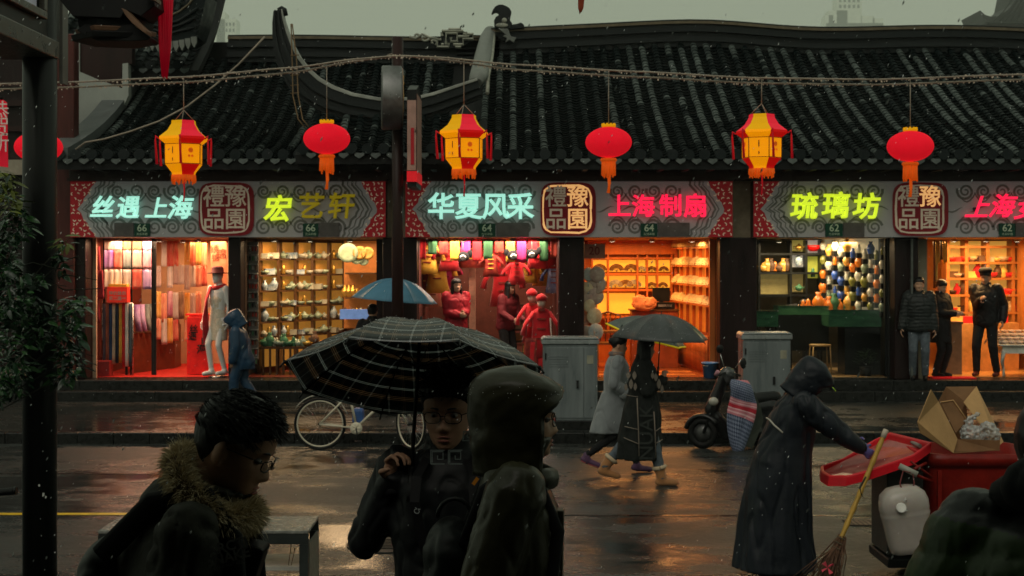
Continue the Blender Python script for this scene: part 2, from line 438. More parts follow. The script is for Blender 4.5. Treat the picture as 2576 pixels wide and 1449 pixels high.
        for sd in 'lr':
            s.arm(mb, sd, *arm)
        if skirt:
            # skirt: list of (z world offset from base, half w, half d, ylocal)
            rings = []
            for (z, a, b, y) in skirt:
                ring = []
                for q in range(28):
                    t = 2 * PI * q / 28; f = 1 + .05 * math.sin(t * 7 + seed) * (1 if z < .6 else .3)
                    ring.append(s.W @ V((math.cos(t) * a * f, y + math.sin(t) * b * f, z)))
                rings.append(ring)
            mb.loft(rings)
        if extra: extra(mb)
        me = solid(mb, vox, smooth, wr=wr, wf=wf, seed=seed, puff=puff, pitch=pitch, mats=m, zfn=zfn)
        return link(name, me, parent)
    def trousers(s, parent, m, name='trousers', vox=.014, r=(.098, .075, .058), wr=.005, seed=3.0):
        mb = MB(); k = s.k
        mb.ell(s.w['pel'] - V((0, 0, .02)), (.165 * k, .125 * k, .13 * k), Matrix.Rotation(s.yaw, 3, 'Z'))
        for sd in 'lr': s.leg(mb, sd, *r)
        return link(name, solid(mb, vox, 3, wr=wr, wf=(8, 8, 14), seed=seed, mats=m), parent)
# ---------------------------------------------------------------- umbrellas
def umbrella(name, label, centre, R0, depth, n, tiltM, fab, metal, handle_len, parent_cat='umbrella', phase=0.0, trim=None, group=None, sag=.18, dots=0):
    t = empty(name, centre, label, parent_cat, group)
    Mx = Matrix.Translation(V(centre)) @ tiltM
    def surf(rr, a, k=1.0):
        # rr 0..1, a angle
        ph = (a - phase) / (2 * PI / n); fp = ph - math.floor(ph); e = 4 * fp * (1 - fp)      # 0 at rib, 1 mid-gore
        Rr = R0 * rr * (math.cos(PI / n) / math.cos((fp - .5) * 2 * PI / n)) * (1 - .035 * e * rr)
        z = depth * (1 - (rr ** 2.1)) + depth * sag * -e * (rr ** 1.2) * (1 - rr) * 1.2
        return V((Rr * math.cos(a), Rr * math.sin(a), z * k))
    nr, na = 14, 10; mb = MB()
    uvs = []
    for g in range(n):
        base = len(mb.v)
        for i in range(nr + 1):
            for j in range(na + 1):
                a = phase + (g + j / na) * 2 * PI / n; p = surf(i / nr, a); mb.v.append(tuple(Mx @ p))
                am = phase + (g + .5) * 2 * PI / n
                uvs.append((-p.x * math.sin(am) + p.y * math.cos(am) + g * 0.13, p.x * math.cos(am) + p.y * math.sin(am) + (depth - p.z) * .45))
        for i in range(nr):
            for j in range(na):
                q = base + i * (na + 1) + j
                mb.f.append((q, q + na + 1, q + na + 2, q + 1)); mb.m.append(0); mb.sm.append(True)
    me = mb.mesh('canopy', fab); ul = me.uv_layers.new(name='UVMap')
    for lp in me.loops: ul.data[lp.index].uv = uvs[lp.vertex_index]
    o = link('canopy', me, t); sd = o.modifiers.new('s', 'SOLIDIFY'); sd.thickness = .0012
    for g in range(n):
        a = phase + g * 2 * PI / n
        rb = MB(); rb.tube([Mx @ (surf(i / 8, a) - V((0, 0, .004 + .002))) for i in range(9)], .0028, 6); rb.build('rib', metal, t)
        tp = MB(); tp.tube([Mx @ surf(.985, a), Mx @ (surf(1.0, a) * 1.02 - V((0, 0, .02)))], [.004, .003], 6); tp.build('rib_tip', metal, t)
        st = MB(); st.tube([Mx @ V((0, 0, depth * .25)), Mx @ (surf(.52, a) - V((0, 0, .006)))], .0022, 5); st.build('stretcher', metal, t)
    if trim:
        tr = MB()
        tr.tube([Mx @ surf(1.0, phase + q * 2 * PI / (n * 6)) for q in range(n * 6 + 1)], .011, 6); tr.build('trim', trim, t)
    sh = MB(); sh.tube([Mx @ V((0, 0, depth + .035)), Mx @ V((0, 0, depth)), Mx @ V((0, 0, -handle_len))], [.004, .0065, .0065], 8); sh.build('shaft', metal, t)
    hd = MB(); hd.tube([Mx @ V((0, 0, -handle_len + .10)), Mx @ V((0, 0, -handle_len - .02))], [.011, .012], 10); hd.build('handle', MATS['black_plastic'], t)
    if dots:
        db = MB(); rr = random.Random(5)
        for i in range(dots):
            a = rr.random() * 2 * PI; q = math.sqrt(rr.random()) * .99; p = Mx @ (surf(q, a) + V((0, 0, .0015))); s_ = rr.uniform(.0011, .0030)
            db.ell(p, (s_, s_, s_ * .6), None, 4)
        db.build('raindrops', MATS['drop'], t, kind='stuff')
    return t
# ---------------------------------------------------------------- shared materials
M_tile = mat('roof_tile', (.0025, .0058, .006), .48, var=.4, scale=3.0, col2=(.005, .010, .0105), bump=.4, bscale=60, rvar=.14, spec=.16)
M_pan = mat('roof_pan_tile', (.0014, .0034, .0036), .6, scale=5.0, col2=(.003, .006, .006), bump=.5, bscale=50, rvar=.2, spec=.08)
M_tileL = mat('roof_tile_worn_glint', (.018, .025, .0245), .42, col2=(.10, .122, .115), scale=2.4, bump=.4, bscale=60, rvar=.16, spec=.4)  # worn tiles, with wet crest highlights also painted into the pale tone
M_under = mat('dark_roof_board', (.006, .007, .007), .7)
M_ridge = mat('ridge_clay', (.0025, .005, .0055), .45, col2=(.011, .015, .015), scale=4, bump=.3, stretch=(1, 1, 6), rvar=.15)
M_cap = mat('ridge_cap_brown', (.12, .095, .06), .5, var=.3)
M_lime = mat('weathered_lime_render', (.17, .18, .165), .5, var=.3, scale=3, bump=.2, rvar=.2)
M_limeD = mat('weathered_scroll_plaster', (.30, .30, .25), .6, var=.4, scale=5)
M_wood = mat('dark_red_lacquer', (.013, .0055, .0055), .38, var=.4, scale=5, bump=.2, stretch=(1, 1, .2), rvar=.12)
M_woodR = mat('maroon_timber', (.022, .008, .007), .42, var=.35, scale=4, stretch=(1, 1, .15), rvar=.12)
M_black = mat('black_metal', (.008, .009, .009), .42, var=.3, rvar=.1)
M_bp = mat('black_plastic', (.008, .008, .008), .45)
M_stone = mat('wet_granite', (.011, .012, .011), .32, var=.5, scale=14, bump=.25, bscale=60, rvar=.18)
M_white = mat('white_wall', (.34, .36, .33), .6, var=.06)
M_drop = mat('drop', (.85, .88, .9), .05, spec=1)
M_grey = mat('grey_cabinet_paint', (.115, .135, .14), .32, col2=(.19, .215, .22), scale=5, rvar=.1, stretch=(1.5, 1.5, .25), bump=.1, bscale=8)
M_steel = mat('wet_steel', (.45, .45, .43), .28, metal=.9, rvar=.15)
M_cream = mat('cream_paint', (.62, .56, .44), .35, var=.1)
def glass_mat(name, refl):
    if name in MATS: return MATS[name]
    m = bpy.data.materials.new(name); m.use_nodes = True; nd = m.node_tree.nodes; lk = m.node_tree.links; nd.clear()
    t = nd.new('ShaderNodeBsdfTransparent'); g = nd.new('ShaderNodeBsdfGlossy'); g.inputs['Roughness'].default_value = .03; mx = nd.new('ShaderNodeMixShader'); fr = nd.new('ShaderNodeFresnel'); fr.inputs[0].default_value = 1.45
    ad = nd.new('ShaderNodeMath'); ad.operation = 'MULTIPLY'; ad.inputs[1].default_value = refl * 10; lk.new(fr.outputs[0], ad.inputs[0]); lk.new(ad.outputs[0], mx.inputs[0]); o = nd.new('ShaderNodeOutputMaterial')
    lk.new(t.outputs[0], mx.inputs[1]); lk.new(g.outputs[0], mx.inputs[2]); lk.new(mx.outputs[0], o.inputs[0]); MATS[name] = m; return m
M_rubber = mat('rubber', (.006, .006, .006), .6)
M_yel = mat('yellow_road_paint', (.85, .48, .02), .35, var=.3, scale=9)
# ---------------------------------------------------------------- ground
def ground_mat(name, base, lo, hi, sc_, bmp, warp=1.0):
    m = bpy.data.materials.new(name); m.use_nodes = True; n = m.node_tree; nd = n.nodes; lk = n.links; b = nd['Principled BSDF']
    tc = nd.new('ShaderNodeTexCoord'); mp = nd.new('ShaderNodeMapping'); mp.inputs['Scale'].default_value = (.62, 1.0, 1)
    lk.new(tc.outputs['Object'], mp.inputs[0])
    def nz(scale, det, src, rough=.6):
        q = nd.new('ShaderNodeTexNoise'); q.inputs['Scale'].default_value = scale; q.inputs['Detail'].default_value = det; q.inputs['Roughness'].default_value = rough; lk.new(src, q.inputs[0]); return q.outputs[0]
    def mr(src, a0, a1, b0, b1):
        q = nd.new('ShaderNodeMapRange'); q.clamp = True
        for i, v_ in enumerate((a0, a1, b0, b1)): q.inputs[1 + i].default_value = v_
        lk.new(src, q.inputs[0]); return q.outputs[0]
    def mth(op, x, y):
        q = nd.new('ShaderNodeMath'); q.operation = op
        for i, v_ in enumerate((x, y)):
            if isinstance(v_, (int, float)): q.inputs[i].default_value = v_
            else: lk.new(v_, q.inputs[i])
        return q.outputs[0]
    big = nz(sc_ * .8, 6, mp.outputs[0], .65); mid = nz(sc_ * 4.5, 5, mp.outputs[0], .7); grain = nz(60, 5, tc.outputs['Object'], .75); agg = nz(20, 5, tc.outputs['Object'], .7)
    wet = mr(mth('ADD', mth('MULTIPLY', big, .7), mth('MULTIPLY', mid, .3)), .42, .56, 1, 0)
    ro = mth('ADD', mth('MULTIPLY', wet, lo - hi), hi); ro = mth('ADD', ro, mth('MULTIPLY', mth('SUBTRACT', agg, .5), .30)); lk.new(mth('MAXIMUM', ro, .03), b.inputs['Roughness'])
    rp = nd.new('ShaderNodeValToRGB'); rp.color_ramp.elements[0].position = .30; rp.color_ramp.elements[1].position = .72
    rp.color_ramp.elements[0].color = (*[q * .18 for q in base], 1); rp.color_ramp.elements[1].color = (*[q * 3.0 for q in base], 1)
    lk.new(mth('ADD', mth('MULTIPLY', grain, .55), mth('MULTIPLY', mid, .45)), rp.inputs[0]); lk.new(rp.outputs[0], b.inputs['Base Color'])
    h = mth('ADD', mth('MULTIPLY', grain, .35), mth('ADD', mth('MULTIPLY', agg, .8), mth('MULTIPLY', nz(5, 4, mp.outputs[0]), .7)))
    bp = nd.new('ShaderNodeBump'); bp.inputs['Distance'].default_value = .010
    lk.new(mth('MULTIPLY', mth('SUBTRACT', 1.15, wet), bmp), bp.inputs['Strength'])
    lk.new(h, bp.inputs['Height']); lk.new(bp.outputs[0], b.inputs['Normal']); b.inputs['IOR'].default_value = 1.38
    return m
M_road = ground_mat('wet_asphalt', (.020, .022, .021), .06, .44, .55, 1.1)
M_pave = ground_mat('wet_paving', (.015, .017, .016), .07, .36, .8, .55)
mb = MB(); mb.b2(-60, 60, -6, 400, -.3, 0); mb.build('road', M_road, kind='structure')
mb = MB(); mb.b2(-40, 40, 19.82, 24.1, -.1, .146)
pv = mb.build('pavement', M_pave, kind='structure')
for i in range(56):   # kerb stones
    x = -14 + i * .5 * 1.0
    k = MB(); k.b2(x, x + .494, 19.64, 19.84, -.05, .150 + R.uniform(-.002, .002)); k.build('kerb_stone', M_stone, pv, bevel=.012)
# near platform under the photographer
mb = MB(); mb.b2(-14, 14, -6, 9.32, -.1, .45); mb.build('platform', M_stone, kind='structure')
# painted line
mb = MB(); mb.add([(-9, 14.17, .004), (-3.86, 14.17, .004), (-3.80, 14.29, .004), (-9, 14.29, .004)], [(0, 1, 2, 3)]); mb.build('road_marking', M_yel, kind='structure')
for i, (xa, xb, yy) in enumerate(((.4, 3.6, 14.15), (-6.5, -4.1, 16.9), (3.9, 9.5, 13.9))):
    mb = MB(); n = 14; L = [(xa + (xb - xa) * q / n, yy + .03 * noise.noise(V((q * .7, i, 0)))) for q in range(n + 1)]
    mb.add([(x, y - .028, .003) for x, y in L] + [(x, y + .028, .003) for x, y in L], [(q, q + 1, n + 2 + q, n + 1 + q) for q in range(n)]); mb.build('road_joint', mat('tar_joint', (.006, .006, .006), .22, rvar=.15), kind='structure')
dr = empty('drain_grate', (3.42, 13.75, 0), 'small iron drain grate in the road between the broom and the jug', 'drain grate')
mb = MB(); mb.b2(3.22, 3.62, 13.6, 13.9, .001, .006); mb.build('pit', M_rubber, dr)
for i in range(8): mb = MB(); mb.b2(3.24 + i * .047, 3.27 + i * .047, 13.61, 13.89, .0065, .012); mb.build('grate_bar', mat('rusty_bar', (.14, .09, .06), .5), dr)
# manhole
mh = empty('manhole_cover', (-1.1, 12.6, .002), 'round iron manhole cover set in the wet road behind the umbrella holder', 'manhole cover')
mb = MB(); mb.lathe([(.36, 0), (.36, .008), (.33, .008), (.33, .003)], (-1.12, 12.7, .001), 28); mb.build('rim', M_stone, mh)
mb = MB()
mb.lathe([(.32, 0), (.32, .007)], (-1.12, 12.7, .001), 28)
for i in range(7): mb.b2(-1.38, -.86, 12.5 + i * .065, 12.53 + i * .065, .006, .014)
mb.build('lid', M_black, mh, kind='stuff')
# ---------------------------------------------------------------- far side buildings
S0 = 3578 / 24.4
def X(x): return (x - 1288) / S0
def Z(y): return CZ - (y - 650) / S0
PF = .48                                  # shop platform level
def steps():
    st = empty('stone_steps', (0, 24, .146), 'two dark wet granite steps running along the shop fronts', 'steps')
    x = -10.8
    i = 0
    while x < 14:
        L = R.uniform(1.3, 1.9)
        k = MB(); k.b2(x, x + L - .006, 23.95, 24.55, .13, .315); k.build('step_stone', M_stone, st, bevel=.01)
        k = MB(); k.b2(x + .4, x + .4 + L - .006, 24.25, 24.86, .31, PF); k.build('step_stone', M_stone, st, bevel=.01)
        x += L
steps()
lsurf = {}
def roof(parent, xl, xr, ye, ze, yr, zr, pitch=.262, rows=44, sag=.22, rname='roof', bumps=None, worn=.25, seed=1, singles=3, skew=0.0, crop=None):
    rr = random.Random(seed)
    def S(t, x):
        lift = (bumps(x) if bumps else 0)
        return V((x + skew * t, ye + (yr - ye) * t, ze + (zr - ze) * t - sag * math.sin(PI * t) + lift * t))
    base = MB(); nx = 24; nt = 10
    top = [[S(i / nt, xl + (xr - xl) * j / nx) for j in range(nx + 1)] for i in range(nt + 1)]
    vs = [p - V((0, 0, .05)) for r_ in top for p in r_] + [p - V((0, 0, .20)) for r_ in top for p in r_]
    N = (nt + 1) * (nx + 1); fs = []
    for i in range(nt):
        for j in range(nx):
            a = i * (nx + 1) + j; fs.append((a, a + 1, a + nx + 2, a + nx + 1)); fs.append((N + a, N + a + nx + 1, N + a + nx + 2, N + a + 1))
    for j in range(nx): fs.append((j, N + j, N + j + 1, j + 1))
    for i in range(nt): a = i * (nx + 1); fs.append((a, a + nx + 1, N + a + nx + 1, N + a)); a += nx; fs.append((a, N + a, N + a + nx + 1, a + nx + 1))
    base.add(vs, fs, 0, False)
    rf = base.build(rname, M_under, parent)
    ncol = int((xr - xl) / pitch)
    # one cover tile, length along +y
    def tile(L=.26, r0=.066, r1=.058):
        t = MB(); n = 7; rings = []
        for (y, r_, z) in ((0, r0, .012), (L, r1, -.004)):
            rings.append([V((-r_ * math.cos(PI * j / n), y, z + r_ * .78 * math.sin(PI * j / n))) for j in range(n + 1)])
        t.loft(rings, 0, True, False, False)
        t.loft([[p * 1.0 for p in rings[0]], [V((p.x * .82, p.y + .004, p.z * .78)) for p in rings[0]]], 0, False, False, False)
        return t
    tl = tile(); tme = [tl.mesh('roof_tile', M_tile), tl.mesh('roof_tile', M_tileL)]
    # pan tile shallow trough
    pt = MB(); rings = []
    for (y, z) in ((0, .012), (.26, -.02)):
        rings.append([V((-.088 + .176 * j / 4, y, z + .006 - .040 * math.sin(PI * j / 4))) for j in range(5)])
    pt.loft(rings, 0, True, False, False); pt.loft([rings[0], [p - V((0, -.002, .018)) for p in rings[0]]], 0, False, False, False)
    rest = [MB(), MB(), MB()]
    for c in range(ncol):
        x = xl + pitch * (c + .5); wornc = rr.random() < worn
        for r_ in range(rows):
            t0 = r_ / rows; p = S(t0, x); q = S(min(1, t0 + 1 / rows), x); d = (q - p); L = d.length
            if crop and crop(p): continue
            jt = rr.gauss(0, .03) + (rr.uniform(-.2, .2) if rr.random() < .03 else 0)
            xa = d.cross(V((0, 0, 1))).normalized(); za = xa.cross(d.normalized())
            xa2 = (xa + za * jt).normalized(); Rm = Matrix((xa2, d.normalized(), za)).transposed()
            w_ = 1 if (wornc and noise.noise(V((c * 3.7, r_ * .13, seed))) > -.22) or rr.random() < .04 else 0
            sL = 1.12 * L / .26
            off = V((rr.gauss(0, .004), rr.gauss(0, .008), rr.uniform(0, .012)))
            if r_ < singles:
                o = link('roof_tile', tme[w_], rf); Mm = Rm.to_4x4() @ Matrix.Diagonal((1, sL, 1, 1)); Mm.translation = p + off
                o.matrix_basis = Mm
            else:
                rest[w_].add([Rm @ V((v[0], v[1] * sL, v[2])) + p + off for v in tl.v], tl.f, 0, True)
            p2 = S(t0, x + pitch / 2) + V((0, 0, -.0 + rr.uniform(-.005, .004)))
            rest[2].add([Rm @ V((v[0], v[1] * sL, v[2])) + p2 for v in pt.v], pt.f, 0, False)
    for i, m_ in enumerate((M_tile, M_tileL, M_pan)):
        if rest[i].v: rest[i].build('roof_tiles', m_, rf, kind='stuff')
    # eave tiles: round ends and drip tiles
    et = MB(); et.lathe([(.001, 0), (.086, 0), (.092, .012), (.092, .03)], n=16, M=Matrix.Rotation(PI / 2, 3, 'X')); em = et.mesh('eave_tile', M_tile)
    dt = MB(); n = 8
    poly = [(-.095 + .19 * j / n, -.03 - .0 * j - .028 * math.sin(PI * j / n)) for j in range(n + 1)] + [(.075, -.10), (.0, -.15), (-.075, -.10)]
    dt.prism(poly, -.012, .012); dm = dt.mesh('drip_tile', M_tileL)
    for c in range(ncol):
        x = xl + pitch * (c + .5)
        for (me_, nm, xx, dz) in ((em, 'eave_tile', x, .045), (dm, 'drip_tile', x + pitch / 2, .03)):
            p = S(0, xx)
            if crop and crop(p): continue
            o = link(nm, me_, rf); o.location = p + V((0, -.02, dz)); o.rotation_euler = (rr.uniform(-.25, -.1), rr.uniform(-.06, .06), rr.uniform(-.06, .06))
    return rf, S
# building envelopes ------------------------------------------------
def shop_building(label, xl, xr, cols, depth=3.6, dividers=()):
    b = empty('shop_building', ((xl + xr) / 2, 24.4, PF), label, 'shop building')
    for (x0, x1) in cols:
        m_ = MB(); m_.b2(X(x0), X(x1), 24.42, 24.80, PF, Z(597) - .004); m_.build('column', M_wood, b, bevel=.02)
    f = MB(); f.b2(xl, xr, 24.52, 29.2, Z(597), 4.05); f.build('ceiling', mat('shop_ceiling', (.35, .28, .2), .7), b)
    f = MB(); f.b2(xl, xr, 24.1, 24.5, Z(455) + .004, Z(425)); f.build('lintel', M_woodR, b, bevel=.01)
    f = MB(); f.b2(xl, xr, 24.2, 24.7, Z(424), 4.32); f.build('fascia', M_under, b)
    f = MB(); f.b2(xl, xr, 24.86, 29.2, PF - .3, PF - .001); f.build('floor_slab', M_stone, b)
    f = MB(); f.b2(xl, xr, 29.2, 29.4, 0, 7.0); f.build('rear_wall', M_under, b)
    # rafters under the eave
    x = xl + .2
    raft = MB(); raft.b2(0, .07, 23.42, 24.3, 0, .08); rm = raft.mesh('rafter', M_woodR)
    while x < xr - .1:
        o = link('rafter', rm, b, (x, 0, 4.02)); x += .42
    return b
XL, XM, XR = X(187), X(1000), 13.8
BL = shop_building('left tiled shop house with the two number 66 shops', XL, XM, [(187, 214), (573, 605), (962, 1000)])
BR = shop_building('long right tiled shop house holding four brightly lit shops', XM + .003, XR, [(1001.2, 1049), (1406, 1470), (1811, 1905), (2252, 2312), (2700, 2760)])
rfL, SL = roof(BL, XL - .05, X(1165) + .3, 23.4, 4.22, 29.0, 6.6, seed=3, worn=.16, singles=3, sag=.30, crop=lambda p: p.x > (X(1165) - .35 - (p.y - 23.4) * .0))
def bump(x):
    return .18 * math.exp(-((x - 4.1) / 1.8) ** 2) + .05 * math.sin(x * .9)
rfR, SR = roof(BR, X(1192) + .02, XR, 23.4, 4.22, 29.2, 6.86, seed=5, worn=.72, singles=3, sag=.22, bumps=bump)
# small front roof below the curved ridge
def ridge(parent, pts, courses, name='ridge'):
    rg = MB()
    for (dz, th, dp, mi) in courses:
        rings = []
        for p in pts:
            p = V(p); rings.append([p + V((0, -dp, dz)), p + V((0, dp, dz)), p + V((0, dp, dz + th)), p + V((0, -dp, dz + th))])
        rg.loft(rings, mi, False)
    return rg.build(name, [M_ridge, M_cap, M_lime], parent)
CR = [(-.10, .10, .20, 0), (.0, .08, .26, 0), (.09, .10, .17, 0), (.20, .07, .24, 0), (.28, .08, .15, 0), (.37, .055, .19, 1), (.43, .03, .15, 0)]
ridge(BL, [(x, 28.98, 6.62 + .02 * math.sin(x)) for x in [XL + 1.75 + i * .5 for i in range(12)]] + [(X(1110) + .1, 28.98, 6.64)], CR)
ridge(BR, [(x, 29.18, 6.82 + bump(x)) for x in [X(1225) - .0 + i * .45 for i in range(31)]], CR)
# curved flying ridge
def curved():
    P_ = [(712, 25), (717, 50), (727, 80), (740, 112), (757, 143), (780, 172), (808, 197), (842, 217), (890, 235), (955, 247), (1040, 246), (1090, 234), (1145, 216), (1200, 198)]
    top = [px(x, y, 24.9) for x, y in P_]
    o = MB(); n = len(top)
    th = [.10, .13, .15, .17, .18, .19, .2, .2, .2, .2, .2, .2, .2, .2]
    full = [.16, .22, .30, .38, .45, .50, .52, .50, .46, .44, .42, .40, .38, .35]
    def layer(k0, k1, dp, mi, mb_):
        rings = []
        for i, p in enumerate(top):
            a = top[max(i - 1, 0)]; b = top[min(i + 1, n - 1)]; d = (b - a).normalized(); nn = V((-d.z, 0, d.x)); 
            if nn.z < 0 and d.x >= 0: nn = -nn
            t0 = k0 * full[i]; t1 = k1 * full[i]
            rings.append([p - nn * t0 + V((0, -dp, 0)), p - nn * t0 + V((0, dp, 0)), p - nn * t1 + V((0, dp, 0)), p - nn * t1 + V((0, -dp, 0))])
        mb_.loft(rings, mi, False)
    cp = MB(); layer(0, .14, .12, 0, cp); cp.build('ridge_cap', mat('pale_ridge_lime', (.30, .31, .28), .45, var=.35, scale=3, rvar=.15), BL, bevel=.01)
    rb = MB()
    for k0, k1, dp in ((.14, .34, .09), (.34, .50, .14), (.50, .70, .08), (.70, .84, .15), (.84, 1.0, .07)): layer(k0, k1, dp, 0, rb)
    rb.build('curved_ridge', M_ridge, BL)
    hk = MB(); p = top[0]; hk.tube([p + V((.04, 0, -.1)), p + V((.02, 0, .0)), p + V((-.03, 0, .04)), p + V((-.10, 0, .02))], [.05, .05, .035, .01], 8); hk.build('ridge_tip', M_ridge, BL)
    # pale gable kerb rising on the right
    g = MB(); a = px(1200, 208, 24.9); b_ = px(1214, 190, 24.9); g.tube([px(1196, 208, 24.9), px(1205, 190, 25.1), px(1216, 140, 27), px(1226, 95, 28.8), px(1234, 76, 29.3)], [.13, .17, .17, .16, .13], 10, flat=.7); g.build('verge_kerb', M_lime, BR)
    g = MB(); g.tube([px(1226, 235, 24.8), px(1228, 190, 25.2), px(1238, 140, 27), px(1243, 80, 29.2)], .035, 6); g.build('verge_edge', M_limeD, BR)
    # dark wall that carries the curved ridge
    wp = [px(780, 200, 25.0), px(842, 240, 25.0), px(955, 275, 25.0), px(1090, 262, 25.0), px(1200, 225, 25.0)]
    # wire framework hanging from the tip
    wr_ = MB()
    for dx in (0, 11): wr_.tube([px(732 + dx * .3, 60, 24.6), px(735 + dx, 150, 24.5), px(737 + dx * 1.2, 240, 24.4), px(750 + dx, 300, 24.3), px(768 + dx, 322, 24.3)], .012, 5)
    for y in (140, 190, 215, 235): wr_.tube([px(731, y, 24.5), px(752, y - 2, 24.45)], .010, 5)
    wr_.build('lamp_frame', mat('rusty_wire', (.16, .10, .05), .6), BL, kind='stuff')
curved()
# little lower roof under the curved ridge
rfS, SS = roof(BL, X(770), X(1225), 23.2, 4.30, 24.75, 5.02, rows=13, seed=9, worn=.15, singles=0, sag=.06, rname='lower_roof')
# side verge strip of left roof
g = MB(); a = SL(0, XL); b_ = SL(1, XL)
pts = [SL(i / 8, XL - .1) for i in range(9)]
rings = [[p + V((-.12, 0, -.1)), p + V((.30, 0, -.02)), p + V((.30, 0, .16)), p + V((-.12, 0, .16))] for p in pts]
g.loft(rings, 0, False); g.build('verge', mat('grey_lime_verge', (.10, .11, .11), .45, rvar=.15), BL)
# scroll lattice ornament at the ridge end
def scroll():
    t = empty('ridge_ornament', px(1110, 120, 28.6), 'pale plaster fretwork scroll on the end of the left roof ridge', 'roof ornament')
    d = 28.6; fr = MB()
    segs = [[(1122, 112), (1122, 84), (1150, 84), (1150, 104), (1134, 104), (1134, 94)], [(1112, 90), (1112, 78), (1165, 78), (1165, 86), (1190, 86), (1190, 98), (1165, 98), (1165, 112), (1140, 112)],
            [(1152, 92), (1180, 92)], [(1110, 100), (1100, 100), (1100, 118), (1128, 118), (1128, 108)], [(1145, 118), (1160, 118)], [(1110, 112), (1116, 112)], [(1172, 80), (1172, 92)], [(1128, 74), (1160, 74)]]
    for s_ in segs:
        fr.tube([px(x, y, d) for x, y in s_], .030, 4, sm=False)
    fr.build('fretwork', M_limeD, t, kind='stuff')
    cu = MB()
    for (cx_, cy_, r0, sgn, st) in ((1068, 96, 11, 1, 0), (1090, 106, 10, -1, 1), (1050, 90, 8, 1, 2)):
        cu.tube([px(cx_ + math.cos(st + sgn * a * .45) * r0 * (1 - a / 16), cy_ + math.sin(st + sgn * a * .45) * r0 * .8 * (1 - a / 16), d) for a in range(14)], .024, 5)
    cu.tube([px(1030, 92, d), px(1045, 97, d), px(1062, 86, d), px(1080, 94, d), px(1102, 98, d)], .028, 5)
    cu.build('scroll', M_limeD, t, kind='stuff')
    pl = MB(); pl.prism([(px(x, y, d).x, px(x, y, d).z) for x, y in ((1108, 120), (1108, 80), (1166, 78), (1190, 86), (1190, 100), (1150, 120))], d + .04, d + .12); pl.build('backing', M_ridge, t)
scroll()
def finial():
    t = empty('ridge_beast', px(1270, 80, 29.2), 'dark clay beast finial with a hooked crest on the long ridge end', 'roof finial')
    q = lambda x, y: (lambda p: (p.x, p.z))(px(1900 / 1.59 + (x / 1739 * 240) / 1.59, (y / 1449 * 200) / 1.59, 29.0))
    out = [(470, 425), (520, 300), (580, 210), (680, 155), (790, 150), (900, 190), (1000, 250), (1060, 360), (1030, 470), (1010, 600), (1080, 700), (1060, 860), (560, 860), (560, 760), (550, 620), (600, 510), (690, 455), (680, 390), (620, 355), (560, 370)]
    b = MB(); b.prism([q(x, y) for x, y in reversed(out)], 28.9, 29.12); b.build('crest', M_ridge, t, bevel=.02)
    b = MB(); b.prism([q(x, y) for x, y in ((1080, 720), (1230, 700), (1330, 660), (1430, 740), (1420, 830), (1000, 880))][::-1], 28.92, 29.1); b.build('snout', M_ridge, t, bevel=.02)
    b = MB(); c = q(850, 620); b.ell((c[0], 28.88, c[1]), (.055, .04, .055)); b.build('eye', M_limeD, t)
    b = MB(); c = q(780, 760); b.ell((c[0], 28.88, c[1]), (.13, .035, .05)); b.build('cheek', M_limeD, t)
    b = MB(); b.prism([q(x, y) for x, y in ((670, 870), (960, 880), (1040, 1100), (1200, 1130), (1120, 1280), (1000, 1200), (880, 1270), (930, 1150), (800, 1090), (900, 1060))][::-1], 28.78, 28.86); b.build('leaf_scroll', M_lime, t, bevel=.01)
finial()
# ---------------------------------------------------------------- shop signs
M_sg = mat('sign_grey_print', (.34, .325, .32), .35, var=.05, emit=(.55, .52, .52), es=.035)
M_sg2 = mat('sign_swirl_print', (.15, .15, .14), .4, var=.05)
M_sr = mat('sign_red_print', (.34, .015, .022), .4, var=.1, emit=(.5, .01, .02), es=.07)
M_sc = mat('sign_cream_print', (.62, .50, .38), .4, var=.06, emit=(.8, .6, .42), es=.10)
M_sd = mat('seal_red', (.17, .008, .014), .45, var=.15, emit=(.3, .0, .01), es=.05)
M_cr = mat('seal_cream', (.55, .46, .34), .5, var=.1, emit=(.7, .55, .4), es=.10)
M_lit = mat('seal_cream_lit', (.8, .5, .25), .5, var=.1, emit=(1.0, .50, .17), es=.62)
M_mint = mat('lit_mint_letters', (.6, .9, .8), .4, var=.02, emit=(.38, .86, .70), es=.85)
M_lime2 = mat('lit_yellow_green_letters', (.7, .8, .1), .4, var=.02, emit=(.66, .85, .02), es=.85)
M_gold = mat('dim_glow_gold_letters', (.42, .30, .03), .4, var=.1, emit=(.45, .34, .0), es=.24)  # dim letters, brightened by a faint added glow
M_neon = mat('lit_red_letters', (.9, .05, .1), .4, var=.02, emit=(1.0, .008, .06), es=1.15)
M_gpl = mat('green_plate', (.006, .05, .03), .4)
M_gtx = mat('plate_lettering', (.45, .55, .40), .5)
M_nb = mat('grey_notice', (.10, .09, .085), .5)
SY = 24.18
def spiral(cx, cz, r, sgn, st, turns=1.9, n=26):
    return [(cx + math.cos(st + sgn * turns * 2 * PI * i / n) * r * (1 - .86 * i / n), cz + math.sin(st + sgn * turns * 2 * PI * i / n) * r * (1 - .86 * i / n)) for i in range(n + 1)]
